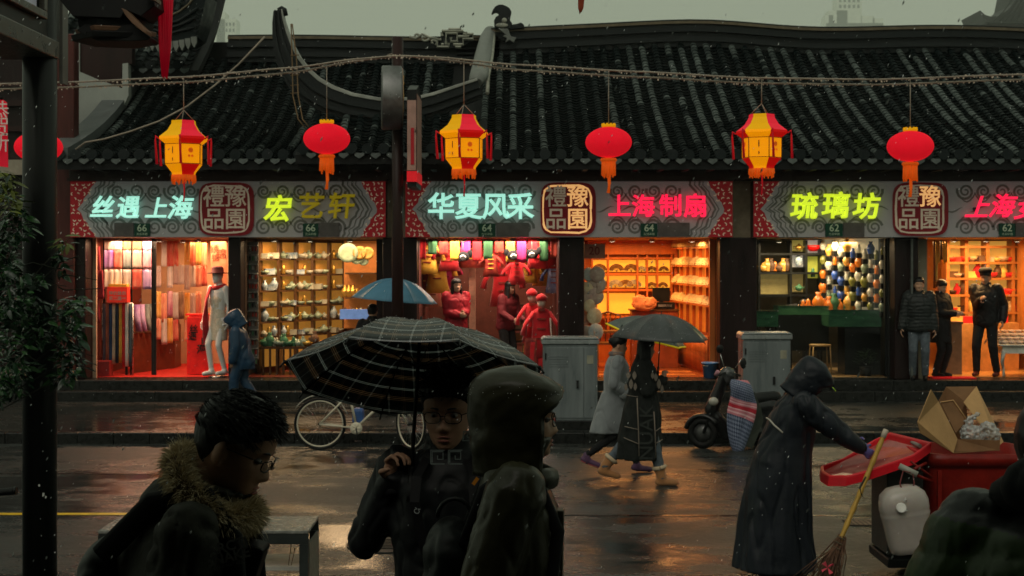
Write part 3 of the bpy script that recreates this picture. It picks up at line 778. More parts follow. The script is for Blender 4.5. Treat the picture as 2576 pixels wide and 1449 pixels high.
def sign(label, x0, x1, seal_x, lend, rend, items, plates, seal_lit, seed):
    rr = random.Random(seed)
    xa, xb, z0, z1 = X(x0), X(x1), Z(597), Z(458)
    t = empty('shop_sign', ((xa + xb) / 2, SY, z0), label, 'shop sign')
    b = MB(); b.b2(xa, xb, SY, 24.50, z0, z1); b.build('board', mat('sign_case', (.03, .012, .012), .4), t, bevel=.01)
    b = MB(); b.b2(xa - .03, xb + .03, SY - .03, 24.09, z1 + .003, z1 + .05); b.build('top_trim', M_woodR, t)
    yr = SY - .004
    zc = (z0 + z1) / 2; H = (z1 - z0)
    gl = xa + (.43 if lend else 0); gr = xb - (.43 if rend else 0)
    step = [(.0, .0), (.06, .10), (.10, .13), (.15, .24), (.22, .30), (.27, .42), (.33, .50)]
    left = [(gl - .30 * f(u), z0 + H * u) for u in [i / 16 for i in range(17)] for f in (lambda u: 1 - abs(2 * u - 1),)] if lend else [(gl, z0), (gl, z1)]
    right = [(gr + .30 * (1 - abs(2 * u - 1)), z0 + H * u) for u in [i / 16 for i in range(17)]] if rend else [(gr, z0), (gr, z1)]
    if lend: left = [(x + .018 * math.sin(i * 2.1), z) for i, (x, z) in enumerate(left)]
    if rend: right = [(x + .018 * math.sin(i * 2.1), z) for i, (x, z) in enumerate(right)]
    if lend:
        b = MB(); b.b2(xa, gl + .1, yr - .001, SY, z0, z1); b.build('red_corner', M_sr, t)
    if rend:
        b = MB(); b.b2(gr - .1, xb, yr - .001, SY, z0, z1); b.build('red_corner', M_sr, t)
    poly = left + right[::-1]
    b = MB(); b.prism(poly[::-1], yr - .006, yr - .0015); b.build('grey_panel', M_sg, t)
    # swirl print
    sw = MB(); y2 = yr - .007
    def edge(pts, k):
        return [(x + k, z) for x, z in pts]
    for k, wd in ((.10, .02), (.16, .035), (.24, .02), (.32, .04)):
        if lend: sw.ribbon([(x + .02 * math.sin(z * 40), z) for x, z in edge(left, k)], wd, y2, .002)
        if rend: sw.ribbon([(x - .02 * math.sin(z * 40), z) for x, z in edge(right, -k)], wd, y2, .002)
    xs = gl + (.38 if lend else .1); xe = gr - (.38 if rend else .1); i = 0
    while xs < xe:
        for (zz, s_) in ((z1 - .17, 1), (z0 + .17, -1)):
            if X(seal_x - 66) - .1 < xs < X(seal_x + 66) + .1: continue
            r = rr.uniform(.12, .16); sg_ = 1 if i % 2 else -1
            sw.ribbon(spiral(xs, zz, r, sg_ * s_, rr.uniform(-.4, .4) + (PI if i % 2 else 0)), [.046 - .022 * q / 26 for q in range(27)], y2, .002)
            sw.ribbon([(xs + sg_ * r + a * .05 * sg_, zz - s_ * (.02 + .16 * math.sin(a * .5))) for a in range(6)], [.01, .03, .03, .025, .02, .006], y2, .002)
        xs += .31; i += 1
    xs = gl + .3
    while xs < xe:
        sw.ribbon([(xs + a * .06, zc + .05 * math.sin(a * .8 + xs * 3)) for a in range(6)], [.004, .02, .028, .026, .018, .004], y2, .0025); xs += .42
    sw.build('swirl_print', M_sg2, t, kind='stuff')
    cu = MB()
    for (on, e0, sg_) in ((lend, xa, 1), (rend, xb, -1)):
        if not on: continue
        for q in range(11):
            for p_ in range(5):
                u = (q + .5) / 11; lim = .43 - .30 * (1 - abs(2 * u - 1)); xx = .045 + p_ * .088 + (q % 2) * .03
                if xx > lim + .03: continue
                a0 = rr.uniform(0, 6.28); c = (e0 + sg_ * xx, z0 + H * u); r = rr.uniform(.020, .032)
                cu.ribbon([(c[0] + math.cos(a0 + k * .7) * r, c[1] + math.sin(a0 + k * .7) * r) for k in range(5)], [.006, .018, .022, .018, .006], y2 + .003, .003)
    if cu.v: cu.build('filigree_print', M_sc, t, kind='stuff')
    # seal
    cx = X(seal_x); sh = .455; pl = []
    for q in range(32):
        a = 2 * PI * q / 32; pl.append((cx + math.copysign(abs(math.cos(a)) ** .42, math.cos(a)) * .47, zc + math.copysign(abs(math.sin(a)) ** .42, math.sin(a)) * sh))
    b = MB(); b.prism(pl[::-1], SY - .05, SY - .01); b.build('seal', M_sd, t)
    bd = MB(); pp = [(cx - .02 + (x - cx) * .86 + rr.uniform(-.006, .006), zc + (z - zc) * .88 + rr.uniform(-.006, .006)) for x, z in pl]
    bd.ribbon(pp + [pp[0]], [.030 + rr.uniform(-.008, .010) for _ in range(33)], SY - .051, .006); bd.build('seal_border', M_cr if not seal_lit[4] else M_lit, t)
    for i, (ch, dx, dz) in enumerate((('禮', -.20, .19), ('豫', .17, .19), ('品', -.20, -.19), ('園', .17, -.19))):
        text(ch, (cx - .01 + dx, SY - .052, zc + dz), .385, M_lit if seal_lit[i] else M_cr, t, ext=.012, bev=.013, sx=.98, name='seal_character')
    for (ch, x, y, size, m_, off, shear) in items:
        e = text(ch, (X(x), SY - .10, Z(y)), size, m_, t, ext=.03, off=0, bev=off, shear=shear, name='sign_character')
        st = MB(); st.box((X(x), SY - .045, Z(y)), (.05, .07, .05)); st.build('character_mount', M_black, t)
    for (num, xa_, xb_, gx0, gx1) in plates:
        b = MB(); b.b2(X(xa_), X(xb_), SY - .055, SY - .012, Z(596), Z(563)); b.build('number_plate', M_gpl, t, bevel=.004)
        text(num, (X((xa_ + xb_) / 2), SY - .056, Z(575)), .17, M_gtx, t, ext=.01, off=.012, name='plate_number')
        text('方浜中路', (X((xa_ + xb_) / 2), SY - .056, Z(590)), .048, M_gtx, t, ext=.02, off=.0, name='plate_caption')
        if gx1: b = MB(); b.b2(X(gx0), X(gx1), SY - .045, SY - .012, Z(596), Z(561)); b.build('notice_plate', M_nb, t)
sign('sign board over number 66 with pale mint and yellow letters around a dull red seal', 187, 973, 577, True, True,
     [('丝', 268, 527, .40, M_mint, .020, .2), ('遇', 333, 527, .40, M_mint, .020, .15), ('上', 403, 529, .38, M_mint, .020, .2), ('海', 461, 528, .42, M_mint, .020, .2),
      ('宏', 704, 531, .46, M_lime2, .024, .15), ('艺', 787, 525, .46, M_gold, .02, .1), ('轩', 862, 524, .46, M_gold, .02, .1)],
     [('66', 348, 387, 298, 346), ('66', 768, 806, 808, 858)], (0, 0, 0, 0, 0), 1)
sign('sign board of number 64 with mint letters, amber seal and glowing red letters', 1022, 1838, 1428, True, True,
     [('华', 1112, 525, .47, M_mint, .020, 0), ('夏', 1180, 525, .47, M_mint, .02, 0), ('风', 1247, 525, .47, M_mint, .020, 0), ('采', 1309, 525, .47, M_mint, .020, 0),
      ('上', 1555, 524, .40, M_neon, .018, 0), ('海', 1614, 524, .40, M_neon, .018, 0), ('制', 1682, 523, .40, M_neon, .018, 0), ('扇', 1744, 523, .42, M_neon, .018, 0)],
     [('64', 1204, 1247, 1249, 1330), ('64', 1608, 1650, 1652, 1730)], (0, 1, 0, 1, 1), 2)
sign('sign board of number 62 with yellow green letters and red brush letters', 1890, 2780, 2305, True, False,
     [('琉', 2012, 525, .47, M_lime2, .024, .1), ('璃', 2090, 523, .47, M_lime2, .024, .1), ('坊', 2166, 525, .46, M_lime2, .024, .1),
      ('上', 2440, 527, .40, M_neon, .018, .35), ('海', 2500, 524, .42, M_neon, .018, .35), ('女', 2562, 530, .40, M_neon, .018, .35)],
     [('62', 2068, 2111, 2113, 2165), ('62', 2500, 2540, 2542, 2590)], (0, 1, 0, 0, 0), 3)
# ---------------------------------------------------------------- lanterns and wires
M_lr = mat('red_lantern_silk', (.50, .003, .02), .75, spec=.1, bump=.15, bscale=30, var=.12, scale=3, emit=(1.0, .010, .022), es=.46)
M_ly = mat('yellow_lantern_silk', (.70, .33, .004), .7, spec=.2, var=.05, emit=(1.0, .50, .0), es=.30)
M_lo = mat('amber_lantern_panel', (.72, .24, .004), .7, spec=.2, var=.05, emit=(1.0, .34, .0), es=.62)
M_lp = mat('lantern_red_panel', (.5, .004, .004), .7, spec=.2, var=.1, emit=(.8, .004, .003), es=.34)
M_lk = mat('pink_red_silk', (.65, .02, .05), .6, spec=.2, var=.05, emit=(1.0, .012, .03), es=.34)
M_lf = mat('orange_fringe', (.70, .12, .01), .7, var=.25, scale=60, stretch=(1, 1, .1), emit=(1.0, .12, .004), es=.28)
M_ltr = mat('red_tassel_cord', (.55, .01, .02), .6, var=.3, emit=(.8, .005, .02), es=.14)
M_pr = mat('orange_print', (.75, .13, .01), .6, emit=(1, .15, 0), es=.22)
M_wire = mat('wet_wire', (.30, .25, .20), .35, var=.3)
M_bead = mat('wet_light_beads', (.45, .36, .28), .15, var=.3, emit=(.5, .4, .3), es=.05)
def round_lantern(c, r, label, group, wire_z, rz=0):
    t = empty('round_lantern', c, label, 'lantern', group, 0)
    b = MB(); n = 64; rings = []
    for i in range(17):
        a = -PI / 2 + PI * (i + .6) / 17.2; ring = []
        for j in range(n):
            q = 2 * PI * j / n; f = 1 - .034 * abs(math.sin(q * 12 + rz)) ** .6
            ring.append(V(c) + V((math.cos(a) * math.cos(q) * r * f, math.cos(a) * math.sin(q) * r * f, math.sin(a) * r * .655)))
        rings.append(ring)
    b.loft(rings); b.build('shade', M_lr, t)
    b = MB(); b.lathe([(.09, .0), (.10, .02), (.08, .035)], V(c) + V((0, 0, r * .64)), 20)
    for j in range(10):
        a = 2 * PI * j / 10; b.box(V(c) + V((math.cos(a) * .082, math.sin(a) * .082, r * .64 + .035)), (.025, .025, .03))
    b.build('top_collar', M_ly, t, kind='stuff')
    b = MB(); b.lathe([(.10, .0), (.115, .02), (.10, .045)], V(c) + V((0, 0, -r * .66 - .05)), 20); b.build('bottom_collar', M_lf, t)
    b = MB(); rr = random.Random(int(c[0] * 99))
    for j in range(30):
        a = 2 * PI * j / 30; p = V(c) + V((math.cos(a) * .085, math.sin(a) * .085, -r * .66 - .05)); L = rr.uniform(.15, .22)
        b.tube([p, p + V((rr.uniform(-.01, .01), 0, -L))], .010, 4)
    p = V(c) + V((0, 0, -r * .66 - .14)); b.tube([p, p + V((.01, 0, -.2)), p + V((-.005, 0, -.33))], [.02, .022, .024], 8)
    b.build('tassel', M_lf, t, kind='stuff')
    b = MB(); top = V(c) + V((0, 0, r * .64)); b.tube([top, V((c[0], c[1], wire_z))], .006, 4); b.build('hanging_cord', M_wire, t)
    return t
def palace_lantern(c, label, wire_z, rz):
    t = empty('palace_lantern', c, label, 'lantern', 'six sided palace lanterns over the street')
    c = V(c); n = 6
    def hexr(r, z): return [c + V((r * math.cos(rz + PI * 2 * j / 6), r * math.sin(rz + PI * 2 * j / 6), z)) for j in range(6)]
    prof = [(.17, .405), (.175, .36), (.23, .27), (.34, .185), (.345, .15), (.265, .09), (.262, -.18), (.17, -.29), (.165, -.32)]
    for j in range(6):
        def strip(i0, i1, nm, m_):
            b = MB()
            rg = [hexr(*prof[i]) for i in range(i0, i1 + 1)]
            for k in range(len(rg) - 1):
                b.add([rg[k][j], rg[k + 1][j], rg[k + 1][(j + 1) % 6], rg[k][(j + 1) % 6]], [(0, 1, 2, 3)])
            o = b.build(nm, m_, t); s_ = o.modifiers.new('s', 'SOLIDIFY'); s_.thickness = .006
        alt = j % 2
        strip(0, 3, 'roof_panel', M_ly if alt else M_lk)
        strip(3, 5, 'valance_panel', M_lo if alt else M_lp)
        strip(5, 6, 'side_panel', M_lo)
        strip(6, 8, 'bottom_panel', M_lo if alt else M_lp)
        a0, a1 = hexr(.266, .0)[j], hexr(.266, .0)[(j + 1) % 6]; mid = (a0 + a1) / 2; out = (mid - c); out.z = 0; out.normalize(); sd = (a1 - a0).normalized()
        pr = MB()
        ring = [mid + out * .006 + sd * math.cos(q) * .035 + V((0, 0, math.sin(q) * .035 + .0)) for q in [2 * PI * k / 10 for k in range(10)]]
        pr.add(ring, [tuple(range(10))])
        for dx in (-.022, .022):
            ring = [mid + out * .006 + sd * (math.cos(q) * .017 + dx) + V((0, 0, math.sin(q) * .018 - .075)) for q in [2 * PI * k / 8 for k in range(8)]]
            pr.add(ring, [tuple(range(8))])
        if alt: pr.v = [tuple(mid + out * .006 + sd * ((V(v) - mid).dot(sd)) * .25 + V((0, 0, (V(v) - mid).z * 1.6))) for v in pr.v]
        pr.build('printed_mark', M_pr if not alt else M_black, t, kind='stuff')
        ed = MB(); ed.tube([hexr(.268, .09)[j], hexr(.266, -.18)[j]], .006, 4)
        ed.tube([hexr(.268, .085)[j], hexr(.268, .085)[(j + 1) % 6]], .004, 4); ed.tube([hexr(.266, -.175)[j], hexr(.266, -.175)[(j + 1) % 6]], .004, 4)
        ed.build('frame_edge', mat('lantern_frame', (.12, .03, .01), .5), t)
        p = hexr(.345, .15)[j]; o2 = (p - c); o2.z = 0; o2.normalize()
        tb = MB(); tb.tube([p, p + o2 * .045 + V((0, 0, .03)), p + o2 * .05 + V((0, 0, -.03)), p + o2 * .04 + V((.004 * j, 0, -.34))], [.012, .016, .012, .018], 6)
        tb.build('side_tassel', M_ltr, t)
    fr = MB(); rr = random.Random(int(c.x * 50))
    for j in range(6):
        a, b_ = hexr(.165, -.32)[j], hexr(.165, -.32)[(j + 1) % 6]
        for k in range(12):
            p = a.lerp(b_, k / 12); fr.tube([p, p + V((rr.uniform(-.012, .012), 0, -rr.uniform(.05, .13)))], .009, 4)
    fr.build('fringe', M_lf, t, kind='stuff')
    b = MB(); b.tube([c + V((0, 0, -.32)), c + V((.01, 0, -.55)), c + V((.0, 0, -.68))], [.012, .009, .012], 6); b.build('centre_tassel', M_ltr, t)
    b = MB(); tp = c + V((0, 0, .55))
    for j in (0, 2, 4): b.tube([hexr(.16, .40)[j], tp], .005, 4)
    b.tube([tp, V((c.x, c.y, wire_z))], .007, 4); b.build('hanging_cord', M_wire, t)
WD = 19.0
WZ = [(-400, 222), (0, 211), (160, 207), (460, 194), (740, 170), (900, 148), (1003, 140), (1100, 144), (1300, 163), (1600, 180), (1900, 196), (2200, 200), (2576, 187), (3000, 170)]
def wy(x):
    for i in range(len(WZ) - 1):
        if WZ[i][0] <= x <= WZ[i + 1][0]:
            u = (x - WZ[i][0]) / (WZ[i + 1][0] - WZ[i][0]); u = u * u * (3 - 2 * u) * .4 + u * .6
            return WZ[i][1] + (WZ[i + 1][1] - WZ[i][1]) * u
    return WZ[0][1] if x < 0 else WZ[-1][1]
def garland():
    t = empty('light_wire', px(1003, 140, WD), 'double wire of wet fairy lights strung across the street with lanterns on it', 'wire')
    for k, (dy, dd) in enumerate(((0, 0), (13, .05))):
        b = MB(); b.tube([px(x, wy(x) + dy * min(1, abs(x - 1003) / 300), WD + dd) for x in range(-380, 2990, 34)], .013, 5); b.build('wire', M_wire, t)
    rr = random.Random(4); b = MB()
    for x in range(-380, 2980, 6):
        for dy, dd in ((0, 0), (13, .05)):
            if rr.random() < .8:
                p = px(x + rr.uniform(-3, 3), wy(x) + dy * min(1, abs(x - 1003) / 300), WD + dd); s_ = rr.uniform(.010, .02)
                b.box(p + V((0, 0, rr.uniform(-.03, .012))), (s_, s_, s_ * 1.4))
    b.build('bulbs', M_bead, t, kind='stuff')
garland()
RG = 'round red lanterns hanging over the street'
for (x, y, lab) in ((822, 349, 'round red lantern hanging between the tall pole and the first palace lantern'), (1531, 358, 'round red lantern hanging above the red letter sign of number 64'), (2290, 368, 'round red lantern hanging above the third red seal'), (97, 370, 'round red lantern partly hidden by the thick black post')):
    p = px(x, y, 19.02); round_lantern(p, .315, lab, RG, px(x, wy(x), WD).z, x)
for (x, y, lab, rz) in ((462, 372, 'yellow and red palace lantern above the pale mint letters of number 66', .62), (1167, 358, 'yellow and red palace lantern above the mint letters of number 64', .38), (1916, 356, 'yellow and red palace lantern over the gap between signs 64 and 62', .72)):
    palace_lantern(px(x, y + 8, 19.03), lab, px(x, wy(x), WD).z, rz)
dg_ = MB(); P0 = [(666, 92), (640, 120), (600, 162), (540, 215), (470, 268), (400, 305), (330, 330), (262, 350), (215, 358), (190, 376)]
dg_.tube([px(x, y, 23.0) for x, y in P0], .016, 6); dg_.build('cable', M_wire, label='slack pale cable sagging from the left ridge down to the eave corner', cat='cable')
# ---------------------------------------------------------------- street pole with round and flat sign
def street_pole():
    d = 22.0; t = empty('street_sign_pole', px(1000, 1047, d), 'tall dark maroon pole on the pavement carrying a drum sign and a flat sign', 'sign pole')
    b = MB(); x = px(1000, 100, d).x
    b.tube([(x, d, .146), (x, d, 5.98)], .088, 16); b.build('pole', M_woodR, t)
    b = MB(); b.lathe([(.17, 0), (.17, .05), (.12, .09), (.10, .3)], (x, d, .147), 16); b.build('base', M_black, t)
    b = MB(); c = px(985, 246, d - .2); Mx = Matrix.Rotation(PI / 2, 3, 'Y') @ Matrix.Rotation(0, 3, 'Z')
    Mx = Matrix.Rotation(rad(6), 3, 'Z') @ Mx
    b.lathe([(.0, -.155), (.47, -.155), (.49, -.14), (.49, .14), (.47, .155)], c, 40, M=Mx); b.build('drum', mat('drum_sign_side', (.20, .20, .20), .5, metal=.9, rvar=.1), t, bevel=.01)
    b = MB(); b.lathe([(.0, .157), (.455, .157), (.455, .170)], c, 40, M=Mx); b.build('disc_face', mat('disc_face', (.32, .20, .16), .5, col2=(.42, .30, .22), scale=5), t)
    text('福', V(c) + Mx @ V((0, 0, .172)), .6, mat('disc_gold', (.7, .42, .05), .4), t, rot=(PI / 2, 0, PI / 2 + rad(6)), name='emblem')
    b = MB(); a = px(1042, 360, d - .1); b.b2(a.x - .075, a.x + .065, d - .55, d + .55, px(0, 475, d).z, px(0, 236, d).z)
    b.prism([(d - .55, px(0, 236, d).z + .001), (d + .55, px(0, 236, d).z + .001), (d, px(0, 215, d).z)], a.x - .075, a.x + .065, axis='x'); b.build('flat_sign_case', M_black, t, kind='stuff')
    b = MB(); b.b2(a.x + .066, a.x + .075, d - .5, d + .5, px(0, 440, d).z, px(0, 245, d).z); b.build('flat_sign_face', mat('pink_panel', (.40, .24, .20), .5, var=.2), t)
    b = MB(); b.b2(a.x - .074, a.x + .060, d - .565, d - .551, px(0, 434, d).z, px(0, 262, d).z); b.build('flat_sign_edge', mat('pink_panel', (.4, .24, .2)), t)
    b = MB(); b.b2(a.x - .02, a.x + .03, d - .575, d - .566, px(0, 420, d).z, px(0, 330, d).z); b.build('red_stripe', M_sr, t)
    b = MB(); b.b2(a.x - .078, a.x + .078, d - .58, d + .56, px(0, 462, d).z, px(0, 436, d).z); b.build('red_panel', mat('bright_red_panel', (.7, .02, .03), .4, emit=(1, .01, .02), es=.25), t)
    b = MB(); b.b2(x, a.x, d - .03, d + .03, px(0, 300, d).z, px(0, 292, d).z); b.b2(x, a.x, d - .031, d + .031, px(0, 430, d).z, px(0, 424, d).z); b.build('bracket', M_black, t, kind='stuff')
    b = MB(); b.tube([px(1000, 122, d), px(985, 136, d), px(974, 140, d)], .012, 5); b.build('wire_hook', M_wire, t)
street_pole()
# ---------------------------------------------------------------- near side: sign box post, added shade canopy and wall, lamp, tassels
M_chip = mat('chipped_paint', (.55, .56, .52), .6)
M_brn = mat('brown_edge_wood', (.16, .085, .05), .45, var=.3, stretch=(.2, 1, 1))
def post():
    t = empty('sign_post', (-3.06, 9.2, .45), 'thick black metal post with chipped paint and a boxed sign on top beside the shrub', 'sign post')
    b = MB(); b.tube([(-3.055, 9.2, .45), (-3.055, 9.2, 5.6)], .108, 28); b.build('post', mat('post_black', (.004, .0045, .0045), .38, var=.3, spec=.4, rvar=.08), t)
    b = MB(); b.tube([(-3.175, 9.29, .45), (-3.175, 9.29, 3.84)], .018, 8); b.build('conduit', M_woodR, t)
    b = MB(); rr = random.Random(8)
    for (x, y, s_) in ((121, 1238, .015), (112, 1215, .011), (118, 1060, .006), (124, 980, .004), (126, 1245, .010), (120, 1130, .005), (85, 1110, .003), (117, 1340, .005), (128, 1180, .004), (110, 610, .004), (122, 690, .004)):
        p = px(x, y, 9.2); a = math.asin(max(-.97, min(.97, (p.x + 3.055) / .109))); k = 9; ring = []
        for j in range(k):
            q = 2 * PI * j / k; rj = s_ * rr.uniform(.6, 1.2); aa = a + math.cos(q) * rj * .6 / .109
            ring.append((-3.055 + .1095 * math.sin(aa), 9.2 - .1095 * math.cos(aa), p.z + math.sin(q) * rj))
        b.add(ring, [tuple(range(k))])
    b.build('paint_chips', M_chip, t, kind='stuff')
    X0 = -2.95
    b = MB(); b.b2(X0 - .34, X0 - .03, 6.6, 9.36, 3.97, 5.7); b.build('sign_box', mat('sign_box_black', (.004, .005, .005), .4, spec=.3), t)
    b = MB(); b.b2(X0 - .36, X0 + .012, 6.6, 9.24, 3.85, 3.965); b.build('bottom_rail', mat('grey_brown_rail', (.085, .075, .062), .35, var=.35, scale=14, spec=.5, rvar=.15), t, bevel=.008)
    b = MB(); b.b2(X0 + .002, X0 + .024, 9.26, 9.375, 3.70, 5.7); b.build('corner_strip', mat('corner_grey', (.13, .12, .11), .35, rvar=.1), t)
    fr = MB(); fr.b2(X0 - .028, X0 + .012, 6.6, 9.0, 4.07, 4.12); fr.build('window_rail', mat('grey_brown_rail', (.1, .1, .1)), t, bevel=.006)
    fr = MB(); fr.b2(X0 - .028, X0 + .012, 8.94, 9.0, 4.121, 5.6); fr.build('window_stile', mat('grey_brown_rail', (.1, .1, .1)), t, bevel=.006)
    fr = MB(); fr.b2(X0 - .029, X0 - .012, 6.6, 8.86, 4.121, 5.6); fr.build('frosted_pane', mat('frosted_pane', (.30, .30, .34), .3, var=.25, scale=6, emit=(.3, .3, .36), es=.16), t)
post()
b = MB(); b.b2(-13, 13, -2.2, 3.0, 3.5, 3.8); b.build('shade_canopy', M_under, label='added dark slab above the photographer that shades the near people', cat='canopy')  # unseen slab, added to keep sky light off the near figures
b = MB(); b.b2(-13, 13, -2.4, -1.9, .45, 3.49); b.build('shade_wall', M_under, label='added dark wall behind the photographer that shades the near people', cat='wall')  # unseen wall, added to darken the camera side of the near figures
def wood_lamp():
    d = 8.0; t = empty('wooden_lamp', px(290, 0, d), 'big dark carved wooden lamp hanging into the upper left corner', 'hanging lamp')
    cx = px(292, 0, d).x; c = V((cx, d, 0)); M_dl = mat('dark_lamp_wood', (.0045, .0045, .005), .6, spec=.3)
    def hx(r, z, n=6, ph=.25): return [V((cx + r * math.cos(ph + 2 * PI * j / n), d + r * math.sin(ph + 2 * PI * j / n), z)) for j in range(n)]
    z = lambda y: px(0, y, d).z
    for (r0, r1, y0, y1, m_, nm) in ((.235, .245, 108, 92, M_dl, 'base_plate'), (.215, .225, 91, 78, M_brn, 'base_trim'), (.20, .21, 77, 52, M_dl, 'lower_band')):
        b = MB(); b.loft([hx(r0, z(y0)), hx(r1, z(y1))], 0, False); b.build(nm, m_, t, bevel=.006)
    b = MB(); b.loft([hx(.19, z(51)), hx(.20, z(-60)), hx(.2, z(-200))], 0, False); b.build('lamp_body', M_dl, t)
    # outstretched bracket boards on the right
    b = MB(); b.prism([(px(x, y, d - .1).x, px(x, y, d - .1).z) for x, y in ((255, 0), (400, -8), (403, 24), (368, 50), (330, 34), (318, 55), (200, 50), (150, -12))], d - .22, d + .05); b.build('upper_board', M_dl, t, bevel=.004)
    b = MB(); b.prism([(px(x, y, d - .25).x, px(x, y, d - .25).z) for x, y in ((378, -12), (404, 2), (404, 12), (362, -8))], d - .36, d - .24); b.build('board_edge', M_brn, t)
    b = MB(); b.prism([(px(x, y, d - .2).x, px(x, y, d - .2).z) for x, y in ((318, 28), (332, 34), (352, 55), (382, 84), (380, 93), (372, 88), (345, 66), (328, 46))], d - .31, d - .19); b.build('bracket_arm', M_brn, t, bevel=.004)
    b = MB(); b.prism([(px(x, y, d - .2).x, px(x, y, d - .2).z) for x, y in ((208, 60), (330, 60), (376, 92), (370, 100), (330, 102), (240, 100), (212, 88), (190, 74))], d - .18, d + .02); b.build('lower_board', M_dl, t, bevel=.004)
    b = MB(); b.tube([(cx, d, z(-200)), (cx, d, 5.2)], .02, 8); b.build('hanging_rod', M_black, t)
wood_lamp()
for (x, yb, wd, m_, lab) in ((416, 196, .018, mat('crimson_tassel', (.42, .004, .02), .4, var=.3, emit=(.7, 0, .02), es=.10, scale=30, stretch=(1, 1, .1)), 'long crimson tassel hanging beside the dark wooden lamp'), (1462, 33, .008, mat('rust_tassel', (.30, .05, .02), .6, var=.3), 'small rust coloured tassel end hanging at the top edge')):
    t = empty('tassel', px(x, -40, 8.0), lab, 'tassel'); rr = random.Random(x); 
    for k in range(7):
        b = MB(); o = (k - 3) * wd * .55; L = rr.uniform(-6, 3)
        b.tube([px(x + 2, -160, 8.0) + V((o * .6, 0, 0)), px(x + 1, -20, 8.0) + V((o * 1.2, rr.uniform(-.01, .01), 0)), px(x - 1, yb * .6, 8.0) + V((o * .9, 0, 0)), px(x - 2, yb + L, 8.0) + V((o * .45, 0, 0))], [wd * .45, wd * .5, wd * .45, wd * .2], 6); b.build('strand', m_, t)
    b = MB(); b.tube([px(x + 2, -160, 8), V((px(x + 2, 0, 8).x, 8, 5.0))], .006, 5); b.build('cord', m_, t)
# ---------------------------------------------------------------- street cabinets
def cabinet(x0, x1, yt, d, label, ycut=.146, side=False):
    t = empty('utility_cabinet', px((x0 + x1) / 2, 1090, d), label, 'utility cabinet', 'grey steel utility cabinets on the pavement')
    a, b_ = px(x0, yt, d).x, px(x1, yt, d).x; zt = px(0, yt, d).z; dep = .48
    b = MB(); b.b2(a + .02, b_ - .02, d + .02, d + dep - .02, ycut, ycut + .13); b.build('plinth', M_stone, t, bevel=.01)
    b = MB(); b.b2(a + .02, b_ - .02, d + .012, d + dep - .02, ycut + .131, zt - .09); b.build('body', M_grey, t, bevel=.012)
    b = MB(); b.b2(a + .055, (a * .27 + b_ * .73) if not side else b_ - .05, d, d + .011, ycut + .17, zt - .13); b.build('door', M_grey, t, bevel=.005)
    if not side:
        b = MB(); b.b2(a * .265 + b_ * .735 + .004, b_ - .05, d, d + .011, ycut + .17, zt - .13); b.build('door', M_grey, t, bevel=.005)
    b = MB(); b.b2(a - .004, b_ + .004, d - .012, d + dep, zt - .085, zt - .02)
    b.prism([(a - .012, zt - .019), (b_ + .012, zt - .019), (b_ - .03, zt + .012), (a + .03, zt + .012)], d - .02, d + dep - .01); b.build('lid', mat('cabinet_lid', (.24, .265, .265), .28, rvar=.1), t, bevel=.012, kind='stuff')
    h = MB(); h.box(((a + b_) / 2 + .1, d - .012, (zt + ycut) / 2), (.03, .02, .11)); h.build('handle', M_black, t)
    for k in range(5): h = MB(); h.b2(a + .10, a + .10 + (b_ - a) * .34, d - .006, d + .002, zt - .26 - k * .035, zt - .245 - k * .035); h.build('vent_slat', M_grey, t)
    h = MB(); h.b2(b_ - .17, b_ - .08, d - .004, d + .001, zt - .36, zt - .24); h.build('rating_plate', mat('dull_plate', (.30, .29, .22), .4), t)
    for z_ in (zt - .3, ycut + .35): h = MB(); h.b2(a + .045, a + .065, d - .012, d + .004, z_, z_ + .09); h.build('hinge', M_black, t)
    if side:
        h = MB(); h.ell((a + .012, d + .16, zt - .75), (.02, .05, .09)); h.build('side_knob', M_black, t)
cabinet(1363, 1507, 851, 19.98, 'grey utility cabinet between the hooded man and the couple with umbrellas')
cabinet(1866, 1993, 839, 20.3, 'grey utility cabinet behind the parked scooter and the street sweeper', side=True)
